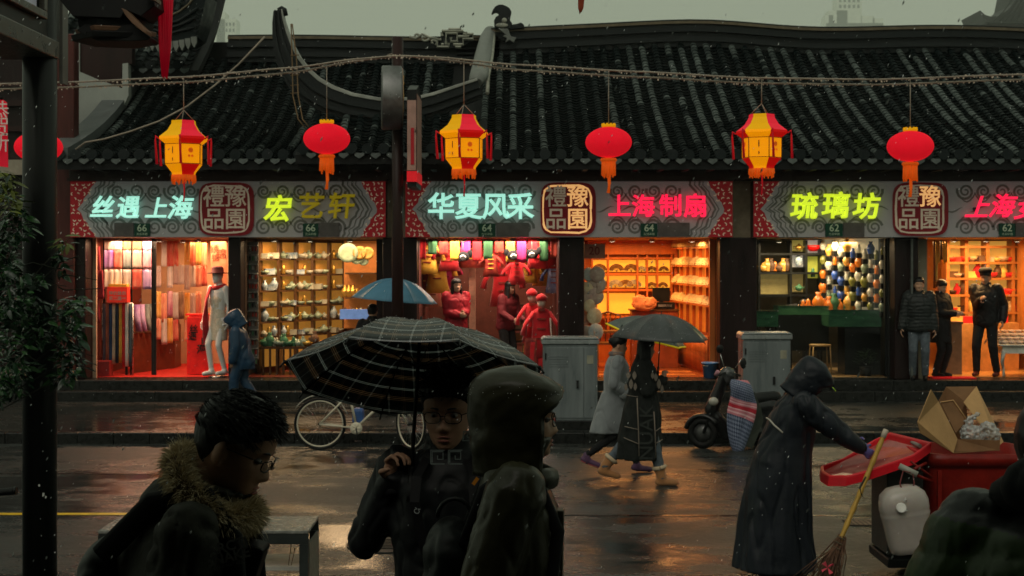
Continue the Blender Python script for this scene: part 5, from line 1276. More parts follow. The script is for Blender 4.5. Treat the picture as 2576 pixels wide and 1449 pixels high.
def shop3():
    xl, xr, y0, y1 = room(BR, 1050, 1405, 3.0, mat('costume_wall', (.08, .025, .02), .6), mat('costume_floor', (.2, .05, .03), .4), mat('costume_back', (.10, .035, .025), .6))
    spots = [(1075, 612, .55, .42, M_yelc), (1100, 640, .7, .45, M_yelc), (1062, 655, .6, .4, M_mar), (1088, 690, .6, .4, FAB[10]), (1120, 650, .55, .4, M_pink), (1130, 612, .5, .4, M_red), (1105, 604, .4, .35, M_yelc),
             (1250, 610, .55, .42, M_red), (1285, 606, .5, .42, M_red), (1315, 612, .5, .42, M_pink), (1352, 606, .5, .40, M_red), (1385, 606, .5, .36, M_red), (1265, 668, .75, .5, M_red),
             (1330, 660, .38, .34, M_yelc), (1362, 668, .38, .34, M_yelc), (1300, 660, .4, .34, M_red), (1392, 668, .5, .3, FAB[4]), (1180, 612, .45, .4, M_mar), (1215, 612, .45, .4, M_mar), (1150, 616, .4, .36, M_grn), (1235, 640, .4, .3, M_mar), (1325, 608, .35, .3, M_grn)]
    for i, (x, y, h, w_, m) in enumerate(spots):
        robe(px(x, y, 25.5 + (i % 5) * .28), h, w_, m, M_mar if m != M_mar else M_yelc, rr, m.name.replace('_', ' ').replace(' cloth', '').replace('scarf fabricj', 'tan').replace('scarf fabrick', 'orange').replace('scarf fabrice', 'blue') + ' costume hanging ' + ('high up' if y < 630 else 'lower down') + ' at the ' + ('left' if x < 1150 else 'middle' if x < 1290 else 'right') + ' of the costume shop', 'costumes hanging in the costume shop')
    # banners along the top
    for i, x in enumerate(range(1060, 1400, 28)):
        drape('banner', px(x, 602, 25.15 + (i % 3) * .1), .16, rr.uniform(.22, .4), [M_red, M_grn, M_mar, M_yelc, M_pink][i % 5], rr, ['red', 'green', 'maroon', 'yellow', 'pink'][i % 5] + ' banner hanging from the costume shop ceiling', 'banner', 'banners along the costume shop ceiling')
    for (x, y) in ((1165, 645), (1292, 642), (1338, 638)):   # dark theatre masks / hats
        t = empty('black_hat', px(x, y, 25.2), 'black tasselled opera hat hanging at the costume shop front', 'hat', 'black hats hanging at the costume shop front')
        b = MB(); c = px(x, y, 25.2); b.ell(c, (.12, .10, .09)); b.build('crown', M_blk, t)
        for s_ in (-1, 1):
            b = MB(); b.ell(c + V((s_ * .12, 0, .05)), (.05, .03, .07)); b.build('wing', M_blk, t)
        b = MB(); b.lathe([(.05, 0), (.06, .02), (.03, .02)], c + V((0, -.11, -.03)), 10, M=Matrix.Rotation(PI / 2, 3, 'X')); b.build('badge', M_steel, t)
        b = MB(); b.tube([c + V((0, 0, .08)), (c.x, c.y, 2.9)], .004, 4); b.build('string', M_wire, t)
    # pale partition
    p = px(1186, 850, 26.3); b = MB(); b.b2(px(1180, 0, 26.3).x, px(1196, 0, 26.3).x, 26.3, 26.5, PF, 2.7); tag(b.build('partition', mat('pale_pink_post', (.6, .34, .24), .5)), 'pale partition post standing inside the costume shop', 'post')
    # shelf with folded goods
    t = empty('folded_goods_shelf', px(1300, 900, 25.6), 'brown shelf with folded clothes under the hanging red costumes', 'shelf unit')
    p, q = px(1258, 760, 25.7), px(1335, 760, 25.7)
    for k, y in enumerate((768, 800, 830, 860, 890)):
        z = px(0, y, 25.7).z; b = MB(); b.b2(p.x, q.x, 25.7, 26.1, z - .015, z + .01); b.build('shelf_board', M_shelf, t)
    for x in (p.x - .02, q.x): b = MB(); b.b2(x, x + .02, 25.7, 26.1, PF, px(0, 762, 25.7).z); b.build('upright', M_shelf, t)
    for k, y in enumerate((798, 828, 858, 888)):
        for j in range(4):
            z = px(0, y + 1, 25.7).z; b = MB(); cx = p.x + .07 + j * .135
            for s_ in range(4): b.box((cx, 25.85, z + .03 + s_ * .032), (.125, .2, .028))
            tag(b.build('folded_clothes', rr.choice([M_honey, M_mar, FAB[5], FAB[10], M_bro, FAB[7]]), kind='stuff'), 'stack of folded clothes on the brown shelf of the costume shop', 'clothes')
    # child costumes on stands near the right
    for (x, y, h, w_, lab) in ((1362, 775, .86, .44, 'bright red child costume with dark toggles standing by the cabinet'), (1338, 762, .70, .36, 'darker red child costume half hidden behind the bright one')):
        t = robe(px(x, y, 24.98 if x > 1350 else 25.2), h, w_, M_red, M_mar, rr, lab, None)
        b = MB(); c = px(x, y, 24.98 if x > 1350 else 25.2); b.ell(c + V((0, 0, .10)), (.075, .075, .10)); b.build('head_form', mat('mannequin_skin', (.6, .45, .36), .5), t)
        b = MB(); b.lathe([(.095, 0), (.10, .06), (.06, .11), (.001, .13)], c + V((0, 0, .13)), 12); b.build('hat', M_red, t)
        b = MB(); b.tube([c + V((0, 0, -h * .9)), (c.x, c.y, PF + .04)], .02, 6); b.lathe([(.15, 0), (.15, .02), (.03, .04)], (c.x, c.y, PF), 14); b.build('stand', M_steel, t)
    for (x, y, h, m) in ((1335, 850, .5, M_mar), (1350, 860, .45, M_red)):
        drape('hanging_garment', px(x, y, 24.95), .22, h, m, rr, 'red cloth garment hanging low beside the costume shop pillar', 'garment', 'low hanging red garments', flare=1.2, thick=.08)
    b = MB(); b.tube([px(1384, 800, 24.9), px(1388, 860, 24.9), px(1390, 930, 24.9)], .013, 6); tag(b.build('pale_pole', mat('pale_pole', (.5, .42, .36), .5)), 'thin pale pole leaning by the costume shop pillar', 'pole')
    downlights(BR, [(px(x, 0, 25.2).x, 25.2) for x in (1165, 1290)] + [(px(x, 0, 26.4).x, 26.4) for x in (1110, 1230, 1350)], 'bright ceiling spotlights in the costume shop')
    lamp((xl + xr) / 2, 25.15, 78, (1.0, .72, .52), 2.0); lamp((xl + xr) / 2, 26.9, 36, (1, .6, .38), 1.5)
shop3()
# ---- shop 4: fans
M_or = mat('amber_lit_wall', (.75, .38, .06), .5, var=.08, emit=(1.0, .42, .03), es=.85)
M_orw = mat('orange_wood', (.45, .13, .03), .4, var=.25, scale=3, stretch=(1, 1, .2))
def fan_mesh(m_name, mm, r=.22, n=22):
    b = MB(); vs = []
    for i in range(n + 1):
        a = PI * (.04 + .92 * i / n); y = .012 * (1 if i % 2 else -1)
        vs += [(math.cos(a) * r * .42, y, math.sin(a) * r * .42), (math.cos(a) * r, y * 1.3, math.sin(a) * r)]
    b.add(vs, [(2 * i, 2 * i + 2, 2 * i + 3, 2 * i + 1) for i in range(n)], 0)
    for i in range(0, n + 1, 2):
        a = PI * (.04 + .92 * i / n); b.add([(-.004, 0, 0), (.004, 0, 0), (math.cos(a) * r * .45 + .004, .0, math.sin(a) * r * .45), (math.cos(a) * r * .45 - .004, .0, math.sin(a) * r * .45)], [(0, 1, 2, 3)], 1)
    b.tube([(0, -.012, 0), (0, .012, 0)], .012, 8, 1)
    return b.mesh(m_name, [mm, M_bro])
M_fd = mat('dark_fan_leaf', (.14, .08, .05), .6, col2=(.38, .24, .10), scale=10); M_fl = mat('pale_fan_leaf', (.75, .66, .42), .6, col2=(.5, .35, .2), scale=7); M_fb = mat('blue_fan_leaf', (.30, .34, .36), .6, col2=(.6, .58, .5), scale=8)
def shop4():
    xl, xr, y0, y1 = room(BR, 1471, 1812, 3.9, M_orw, M_floorW, M_orw)
    d = y1 - .35
    t = empty('fan_wall_shelf', px(1590, 760, d), 'amber lit back wall shelf of the fan shop in three tiers', 'shelf unit')
    A, B_ = 1492, 1690
    for (y0_, y1_) in ((654, 684), (694, 724), (738, 790)):
        for (xa, xb) in ((A, 1528), (1532, 1602), (1606, 1626), (1630, 1652), (1656, B_)):
            if y0_ > 730 and xa != A: continue
            if y0_ > 730: xb = 1600
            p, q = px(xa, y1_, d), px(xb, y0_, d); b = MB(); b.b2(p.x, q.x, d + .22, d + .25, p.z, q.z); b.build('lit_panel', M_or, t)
    for y in (648, 688, 728, 796):
        p, q = px(A - 4, y, d), px(B_, y, d); b = MB(); b.b2(p.x, q.x, d, d + .26, p.z - .035, p.z + .005); b.build('shelf_board', M_orw, t)
    for x in (A - 2, 1530, 1604, 1628, 1654, B_):
        p = px(x, 700, d); b = MB(); b.b2(p.x - .018, p.x + .018, d - .005, d + .26, px(0, 840, d).z, px(0, 640, d).z); b.build('upright', M_orw, t)
    b = MB(); p, q = px(1480, 640, d), px(1700, 604, d); b.b2(p.x, q.x, d - .05, d + .2, p.z, q.z + .05); b.build('header', M_orw, t)
    mf = [fan_mesh('folding_fan', M_fd), fan_mesh('folding_fan', M_fl), fan_mesh('folding_fan', M_fb)]
    def fan(loc, k, s_, rz, lab, grp):
        o = bpy.data.objects.new('folding_fan', mf[k]); C.objects.link(o); o.location = loc; o.scale = (s_,) * 3; o.rotation_euler = (rad(-8), 0, rz); tag(o, lab, 'fan', grp)
    for (x, y) in ((1551, 683), (1588, 683), (1614, 683), (1640, 683), (1670, 683), (1548, 723), (1574, 723), (1596, 723), (1640, 723), (1513, 723), (1508, 683), (1668, 723)):
        fan(px(x, y, d + .1), rr.choice([0, 0, 2]), .72 if x < 1600 else .5, 0, 'dark open fan on the ' + ('upper' if y == 683 else 'lower') + ' amber back shelf of the fan shop, ' + ('left' if x < 1530 else 'middle' if x < 1604 else 'right') + ' bay', 'open fans on the amber back shelf')
    # slanted right wall
    w0, w1 = V((X(1812) - .02, 24.95, 0)), V((px(1700, 0, d).x, d, 0))
    t = empty('fan_side_display', (w0 + w1) / 2 + V((0, 0, PF)), 'long angled display of pale fans along the right side of the fan shop', 'display wall')
    dirw = (w1 - w0); n4 = 6
    def W_(u, y): 
        p = w0 + dirw * u; s_ = 3578 / p.y; return V((p.x, p.y, 2.56 - (y - 650) / (3578 / w0.y)))
    for i in range(n4 + 1):
        p = W_(i / n4, 0); b = MB(); b.b2(p.x - .03, p.x + .03, p.y - .03, p.y + .03, PF + .01, 2.9); b.build('upright', M_orw, t)
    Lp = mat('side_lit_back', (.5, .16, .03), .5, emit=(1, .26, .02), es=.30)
    for i in range(n4):
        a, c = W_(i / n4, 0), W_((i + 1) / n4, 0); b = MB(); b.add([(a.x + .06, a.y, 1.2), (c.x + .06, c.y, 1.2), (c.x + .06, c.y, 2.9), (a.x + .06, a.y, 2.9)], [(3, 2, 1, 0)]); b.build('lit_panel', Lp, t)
        for (y, ) in ((606,), (655,), (706,), (756,)):
            a, c = W_(i / n4 + .01, y + 18), W_((i + 1) / n4 - .01, y + 18); b = MB()
            b.add([a + V((-.10, 0, 0)), c + V((-.10, 0, 0)), c + V((.05, 0, 0)), a + V((.05, 0, 0)), a + V((-.10, 0, .025)), c + V((-.10, 0, .025)), c + V((.05, 0, .025)), a + V((.05, 0, .025))], [(0, 1, 5, 4), (1, 2, 6, 5), (2, 3, 7, 6), (3, 0, 4, 7), (4, 5, 6, 7), (0, 3, 2, 1)]); b.build('shelf_board', M_orw, t)
            if y < 610: fan_y = 0
            for k in (.28, .72):
                p = W_((i + k) / n4, y + 17) + V((-.04, 0, .02)); fan(p, 1, rr.uniform(.62, .85), -1.0, 'pale fan on the ' + {606: 'top', 655: 'second', 706: 'third', 756: 'lowest'}[y] + ' row of the angled side display, ' + ('near' if i < 2 else 'middle' if i < 4 else 'far') + ' end', 'pale fans on the angled side display')
        # lattice base
        a, c = W_(i / n4, 0), W_((i + 1) / n4, 0); b = MB(); b.add([(a.x - .1, a.y, PF + .01), (c.x - .1, c.y, PF + .01), (c.x - .1, c.y, 1.25), (a.x - .1, a.y, 1.25)], [(0, 1, 2, 3)]); b.build('base_panel', mat('dark_orange_wood', (.25, .06, .02), .4), t)
        for k in range(5):
            u0, u1 = i / n4 + k / (5 * n4), i / n4 + (k + 1) / (5 * n4); p, q = W_(u0, 0), W_(u1, 0)
            b = MB(); b.tube([(p.x - .12, p.y, PF + .05), (q.x - .12, q.y, 1.2)], .012, 4); b.tube([(q.x - .12, q.y, PF + .05), (p.x - .12, p.y, 1.2)], .012, 4); b.build('lattice', M_orw, t, kind='stuff')
    # counter with till, table, stool
    dc = 26.9
    t = empty('counter', px(1660, 850, dc), 'dark wooden counter at the back of the fan shop', 'counter'); p, q = px(1590, 850, dc), px(1705, 783, dc)
    b = MB(); b.b2(p.x, q.x, dc, dc + .5, PF + .01, q.z); b.build('counter_body', mat('dark_orange_wood', (.25, .06, .02)), t); b = MB(); b.b2(p.x - .03, q.x + .03, dc - .03, dc + .53, q.z + .001, q.z + .03); b.build('counter_top', M_shelf, t)
    t = empty('cash_register', px(1672, 783, dc), 'black cash register on the fan shop counter', 'cash register'); z = px(0, 782, dc).z + .035; x = px(1672, 0, dc).x
    b = MB(); b.b2(x - .2, x + .2, dc + .05, dc + .4, z, z + .12); b.build('drawer', M_black, t); b = MB(); b.b2(x - .21, x + .12, dc + .2, dc + .26, z + .14, z + .40); b.b2(x - .08, x, dc + .22, dc + .25, z + .121, z + .139); b.build('screen', M_black, t, kind='stuff'); b = MB(); b.b2(x - .12, x + .14, dc + .03, dc + .049, z + .04, z + .085); b.build('printer_slot', M_steel, t)
    t = empty('gift_bag', px(1628, 783, dc), 'crumpled orange cloth bag standing on the counter of the fan shop', 'bag'); 
    mb = MB(); c = px(1620, 766, dc - .1); mb.ell(c, (.24, .14, .13)); mb.ell(c + V((-.08, 0, .09)), (.14, .11, .10)); mb.ell(c + V((.1, .02, .06)), (.15, .11, .09))
    link('bag_body', solid(mb, .02, 3, wr=.03, wf=(6, 6, 6), mats=mat('orange_cloth', (.6, .25, .12), .6, var=.2)), t); b = MB(); b.b2(c.x - .12, c.x + .12, c.y - .05, c.y + .05, z - .0, c.z - .1); b.build('bag_base', mat('orange_cloth', (.6, .25, .12)), t)
    t = empty('wooden_table', px(1530, 900, 26.4), 'small dark wooden table on the left side of the fan shop', 'table'); p = px(1528, 0, 26.4)
    b = MB(); b.b2(p.x - .34, p.x + .34, 26.2, 26.7, PF + .70, PF + .74); b.build('tabletop', M_shelf, t)
    for sx in (-1, 1):
        for sy in (26.24, 26.66): b = MB(); b.b2(p.x + sx * .3 - .02, p.x + sx * .3 + .02, sy - .02, sy + .02, PF + .007, PF + .699); b.build('leg', M_shelf, t)
    t = empty('wooden_chair', px(1535, 900, 27.1), 'dark wooden armchair behind the small table of the fan shop', 'chair'); cx = px(1532, 0, 27.1).x
    b = MB(); b.b2(cx - .25, cx + .25, 26.95, 27.4, PF + .44, PF + .48); b.build('seat', M_shelf, t)
    b = MB(); b.tube([(cx - .26, 27.35, PF + .6), (cx - .24, 27.4, PF + .98), (cx, 27.42, PF + 1.05), (cx + .24, 27.4, PF + .98), (cx + .26, 27.35, PF + .6)], .02, 6); b.build('backrest', M_shelf, t)
    for k in range(4): b = MB(); b.tube([(cx - .15 + k * .1, 27.38, PF + .48), (cx - .15 + k * .1, 27.42, PF + 1.02)], .012, 5); b.build('back_spindle', M_shelf, t)
    for sx in (-1, 1):
        for sy in (26.98, 27.36): b = MB(); b.b2(cx + sx * .22 - .018, cx + sx * .22 + .018, sy - .018, sy + .018, PF + .007, PF + .439); b.build('leg', M_shelf, t)
    # stand with round fans at the left
    t = empty('round_fan_stand', px(1492, 935, 24.95), 'upright stand covered with round painted fans beside the pillar', 'fan stand'); p = px(1490, 0, 24.98)
    b = MB(); b.lathe([(.10, 0), (.12, .5), (.09, 1.2), (.10, 1.8)], (p.x, 25.02, PF), 10); b.build('stand_core', M_honey, t)
    for (x, y, s_) in ((1472, 730, .15), (1500, 715, .17), (1478, 758, .14), (1498, 745, .15), (1465, 800, .16), (1495, 795, .15), (1483, 770, .12), (1476, 840, .15), (1498, 835, .15), (1462, 740, .11), (1502, 690, .14), (1480, 690, .12)):
        c = px(x, y, 24.86 - rr.uniform(0, .06)); b = MB(); Mx = Matrix.Rotation(rr.uniform(-.5, .5), 3, 'Z') @ Matrix.Rotation(PI / 2, 3, 'X')
        b.lathe([(.001, 0), (s_ * .95, .0), (s_, .006), (s_ * .95, .012), (.001, .012)], c, 20, M=Mx); b.tube([c + V((0, 0, -s_)), c + V((0, 0, -s_ - .1))], .008, 5)
        b.build('round_fan', rr.choice([M_fb, mat('cream_silk_fan', (.55, .45, .33), .6, col2=(.35, .22, .2), scale=9), M_fl]), t)
    b = MB(); c = px(1492, 632, 24.9); b.box(c, (.42, .02, .26)); tag(b.build('price_sign', mat('pinkish_card', (.5, .25, .18), .6, var=.2)), 'faded pink price card with 20 printed above the round fans', 'price card'); text('20', c + V((.02, -.013, 0)), .2, mat('faded_ink', (.25, .04, .04), .6), bpy.data.objects['price_sign'], ext=.01, off=.01)
    # floor strips and bucket
    for k, (ya, yb) in enumerate(((25.2, 25.5), (25.85, 26.2))): b = MB(); b.b2(xl + .3, xr - .3, ya, yb, PF + .0065, PF + .012); b.build('floor_inlay', M_honey, BR)
    t = empty('bucket', px(1785, 965, 24.75), 'blue plastic bucket on the step outside the fan shop', 'bucket'); p = px(1785, 965, 24.72)
    b = MB(); b.lathe([(.10, 0), (.135, .25), (.145, .25), (.145, .275), (.128, .275), (.095, .01)], (p.x, 24.72, PF), 24, sx=1); b.build('pail', mat('blue_plastic', (.10, .25, .55), .35), t); b = MB(); b.tube([(p.x - .145, 24.72, PF + .26), (p.x - .1, 24.6, PF + .22), (p.x + .1, 24.6, PF + .22), (p.x + .145, 24.72, PF + .26)], .004, 5); b.build('handle', M_steel, t)
    # column posts inside
    b = MB(); b.b2(X(1795), X(1808), 24.88, 24.98, PF, 2.9); b.build('door_post', M_orw, BR)
    downlights(BR, [(px(x, 0, 25.8).x, 25.8) for x in (1540, 1640, 1740)], 'ceiling spotlights in the fan shop')
    lamp((xl + xr) / 2, 25.5, 62, (1.0, .46, .15), 2.0); lamp((xl + xr) / 2 - .3, 27.4, 62, (1, .42, .10), 1.8)
shop4()
# ---- shop 5: glassware
def shop5():
    xl, xr, y0, y1 = room(BR, 1906, 2250, 3.4, mat('charcoal_wall', (.02, .022, .02), .5), mat('pale_tile_floor', (.42, .28, .14), .25, var=.15), mat('olive_back', (.10, .09, .06), .6))
    dd_ = lambda x: 26.9 - 1.95 * (x - 2060) / 180
    t = empty('vase_shelves', px(2110, 720, 26), 'staggered black brackets on a pale angled wall holding slim glass vases', 'shelf unit')
    b = MB(); b.add([px(2062, 790, dd_(2062) + .26), px(2234, 800, dd_(2234) + .2), px(2234, 598, dd_(2234) + .2), px(2062, 598, dd_(2062) + .26)], [(0, 1, 2, 3)]); o = b.build('wall_panel', mat('glowing_cream_wall', (.5, .44, .30), .5, col2=(.25, .22, .13), scale=1.6, emit=(.9, .74, .42), es=.20), t)  # plain wall panel, made to glow so the vase shelves look bright
    GLS = [mat('amber_glass', (.75, .38, .08), .1, coat=1, var=.4), mat('clear_glass_vase', (.72, .72, .64), .08, coat=1, var=.2), M_cel, mat('cobalt_glass', (.05, .12, .5), .1, coat=1), mat('orange_glass', (.8, .22, .03), .1, coat=1, emit=(1, .2, 0), es=.06), mat('olive_glass', (.25, .25, .06), .1, coat=1), mat('milky_glass', (.75, .72, .62), .1, coat=1)]
    for c_ in range(11):
        for r_ in range(5):
            x = 2072 + c_ * 15; y = 632 + r_ * 36 + (c_ % 2) * 14 + c_ * 1.2
            if y > 790: continue
            p = px(x, y, dd_(x)); b = MB(); b.b2(p.x - .045, p.x + .045, p.y - .02, p.y + .15, p.z - .07, p.z + .02); b.build('bracket', M_black, t)
            i_ = rr.randrange(7); goods(rr.choice([2, 4, 2]), GLS[i_], p + V((0, .04, .021)), ['amber', 'clear', 'pale green', 'cobalt blue', 'orange', 'olive', 'milky'][i_] + ' glass vase on a black bracket in the glassware shop', 'vase', 'glass vases on the black brackets', rr.uniform(.75, 1.05), 0, 'glass_vase')
    # lit boxes left
    t = empty('lit_display_boxes', px(2010, 720, 27), 'dark shelving of lit square boxes left of the vases', 'shelf unit')
    for (xa, ya, xb, yb, m_) in ((1992, 603, 2026, 632, mat('box_yellow', (.5, .42, .12), .5, emit=(.9, .7, .15), es=.2)), (2030, 602, 2062, 636, mat('box_white', (.75, .72, .65), .5, emit=(1, .9, .7), es=.25)), (1992, 640, 2026, 672, mat('box_white', (.7, .7, .65))), (2030, 645, 2062, 700, mat('box_lime', (.5, .52, .08), .5, emit=(.8, .8, .1), es=.25)), (1915, 690, 1985, 740, mat('box_olive', (.3, .25, .1), .5, emit=(.7, .5, .15), es=.16)), (1992, 690, 2026, 735, mat('box_olive', (.3, .25, .1)))):
        p, q = px(xa, yb, 27), px(xb, ya, 27); b = MB(); b.b2(p.x, q.x, 27.1, 27.13, p.z, q.z); b.build('lit_back', m_, t)
    for y in (600, 638, 686, 742):
        p, q = px(1908, y, 26.9), px(2066, y, 26.9); b = MB(); b.b2(p.x, q.x, 26.85, 27.14, p.z - .03, p.z + .01); b.build('shelf_board', M_black, t)
    for x in (1910, 1989, 2028, 2065): p = px(x, 0, 26.9); b = MB(); b.b2(p.x - .02, p.x + .02, 26.86, 27.14, PF + .01, 2.9); b.build('upright', M_black, t)
    for (x, y, k, m_, s_, lab) in ((2046, 632, 1, mat('red_glass', (.7, .01, .01), .1, coat=1, emit=(1, 0, 0), es=.15), 1.3, 'round red glass bowl in the white lit box'), (2009, 668, 2, M_blu, .9, 'blue and white vase in the lit box below the yellow one'), (2045, 697, 4, M_jade, .9, 'green glass figure in the lime lit box'), (2010, 630, 0, M_gol, .8, 'golden teapot shape in the yellow lit box'), (2010, 732, 0, M_jade, .8, 'green glass pot in the low olive lit box')):
        goods(k, m_, px(x, y, 26.95), lab, 'glass ornament', None, s_, 0, 'glass_ornament')
    for k in range(7):
        goods(rr.choice([2, 4, 0]), rr.choice([mat('orange_glass', (.8, .2, .03)), M_bro, mat('amber_glass', (.7, .3, .05))]), px(1920 + k * 10, 683, 26.95), 'dim amber glass piece on the dark left shelf', 'glass ornament', 'amber pieces on the dark left shelf', 1.0, 0, 'glass_ornament')
    for k in range(16):
        goods(rr.choice([2, 4, 2]), rr.choice([mat('orange_glass', (.8, .2, .03)), mat('amber_glass', (.7, .3, .05)), M_jade, mat('orange_glass', (.8, .2, .03))]), px(2020 + k * 13, 782 + (k % 3) * 3, 26.1), 'orange glass sculpture on the green glass counter', 'glass sculpture', 'glass sculptures on the green counter', rr.uniform(.8, 1.4), 0, 'glass_sculpture')
    # green glass counters
    Mg = mat('green_glass_edge', (.010, .045, .022), .12, col2=(.06, .16, .08), coat=.6, emit=(.10, .42, .18), es=.02, scale=5, stretch=(1, 1, 3))
    t = empty('glass_counter', px(2100, 900, 25.6), 'dark counter with a green glass case on top across the glassware shop', 'counter')
    def cnt(xa, xb, ya, yb, d0, d1, yt):
        p, q = px(xa, yb, d0), px(xb, ya, d0)
        b = MB(); b.b2(p.x, q.x, d0, d1, p.z, q.z); b.build('glass_case', Mg, t)
        b = MB(); b.b2(p.x - .01, q.x + .01, d0 - .01, d1 + .01, q.z + .001, q.z + .02); b.build('glass_top', mat('green_glass_top', (.03, .07, .045), .06, coat=1, spec=1), t)
    cnt(1900, 1958, 785, 822, 25.3, 25.8, 0); cnt(1958, 2085, 772, 792, 25.9, 26.4, 0); cnt(2086, 2262, 782, 822, 25.25, 25.9, 0)
    b = MB(); p, q = px(1960, 930, 25.9), px(2085, 793, 25.9); b.b2(p.x, q.x, 25.9, 26.4, PF + .4, q.z - .002); b.build('counter_body', mat('counter_dark', (.008, .010, .010), .3), t)
    b = MB(); p, q = px(2086, 930, 25.25), px(2245, 824, 25.25); b.b2(p.x + .3, q.x, 25.35, 25.9, PF + .006, q.z - .002); b.build('counter_body', mat('counter_dark', (.008, .010, .010)), t)
    # stool
    t = empty('wire_stool', px(2063, 915, 25.6), 'honey coloured stool standing on the glassware shop floor', 'stool'); c = px(2063, 0, 25.6).x; Ms = mat('stool_brass', (.42, .28, .12), .35)
    b = MB(); b.lathe([(.19, 0), (.20, .02), (.19, .035)], (c, 25.6, PF + .5), 20); b.build('seat', Ms, t)
    for sx in (-1, 1):
        for sy in (-.14, .14): b = MB(); b.tube([(c + sx * .15, 25.6 + sy, PF + .5), (c + sx * .17, 25.6 + sy * 1.2, PF + .007)], .012, 6); b.build('leg', Ms, t)
    # potted plant
    t = empty('potted_plant', px(2175, 950, 25.1), 'low dark green potted plant behind the shop glass', 'plant'); c = px(2178, 0, 25.1)
    b = MB(); b.lathe([(.09, 0), (.12, .16), (.10, .16)], (c.x, 25.1, PF + .007), 14); b.build('pot', M_black, t)
    b = MB()
    for k in range(110):
        a, e, r = rr.uniform(0, 6.28), rr.uniform(.1, 1.4), rr.uniform(.08, .24); q = V((c.x + math.cos(a) * math.cos(e) * r, 25.1 + math.sin(a) * math.cos(e) * r, PF + .2 + math.sin(e) * r * 1.3)); dv = V((math.cos(a), math.sin(a), .3)) * .05; s_ = V((-math.sin(a), math.cos(a), 0)) * .018
        b.add([q - dv, q + s_, q + dv, q - s_], [(0, 1, 2, 3)])
    b.build('foliage', mat('plant_leaf', (.03, .08, .03), .4, var=.5), t, kind='stuff')
    # window glass with frame, column right
    b = MB(); b.b2(X(1906), X(2250), 24.895, 24.905, PF + .05, 2.9); g = glass_mat('window_glass', .10); gp = b.build('window_pane', g, BR)
    for x in (1906, 2245): b = MB(); b.b2(X(x), X(x + 6), 24.88, 24.92, PF, 2.91); b.build('window_frame', M_black, BR)
    b = MB(); b.b2(X(2288), X(2290) + .02, 24.30, 24.36, PF, 2.9); b.build('steel_strip', mat('dull_steel', (.10, .11, .10), .3), BR)
    b = MB(); b.b2(X(2313), X(2342), 24.62, 24.84, PF, 2.9); b.build('pale_pier', mat('pale_olive_pier', (.22, .19, .13), .5, var=.1), BR)
    downlights(BR, [(px(x, 0, 26.6).x, 26.6) for x in (1960, 2100, 2200)], 'dim ceiling spotlights in the glassware shop')
    lamp((xl + xr) / 2, 26.3, 52, (1.0, .78, .45), 2.0); lamp((xl + xr) / 2 - .2, 25.3, 16, (1, .75, .4), 1.4)
shop5()
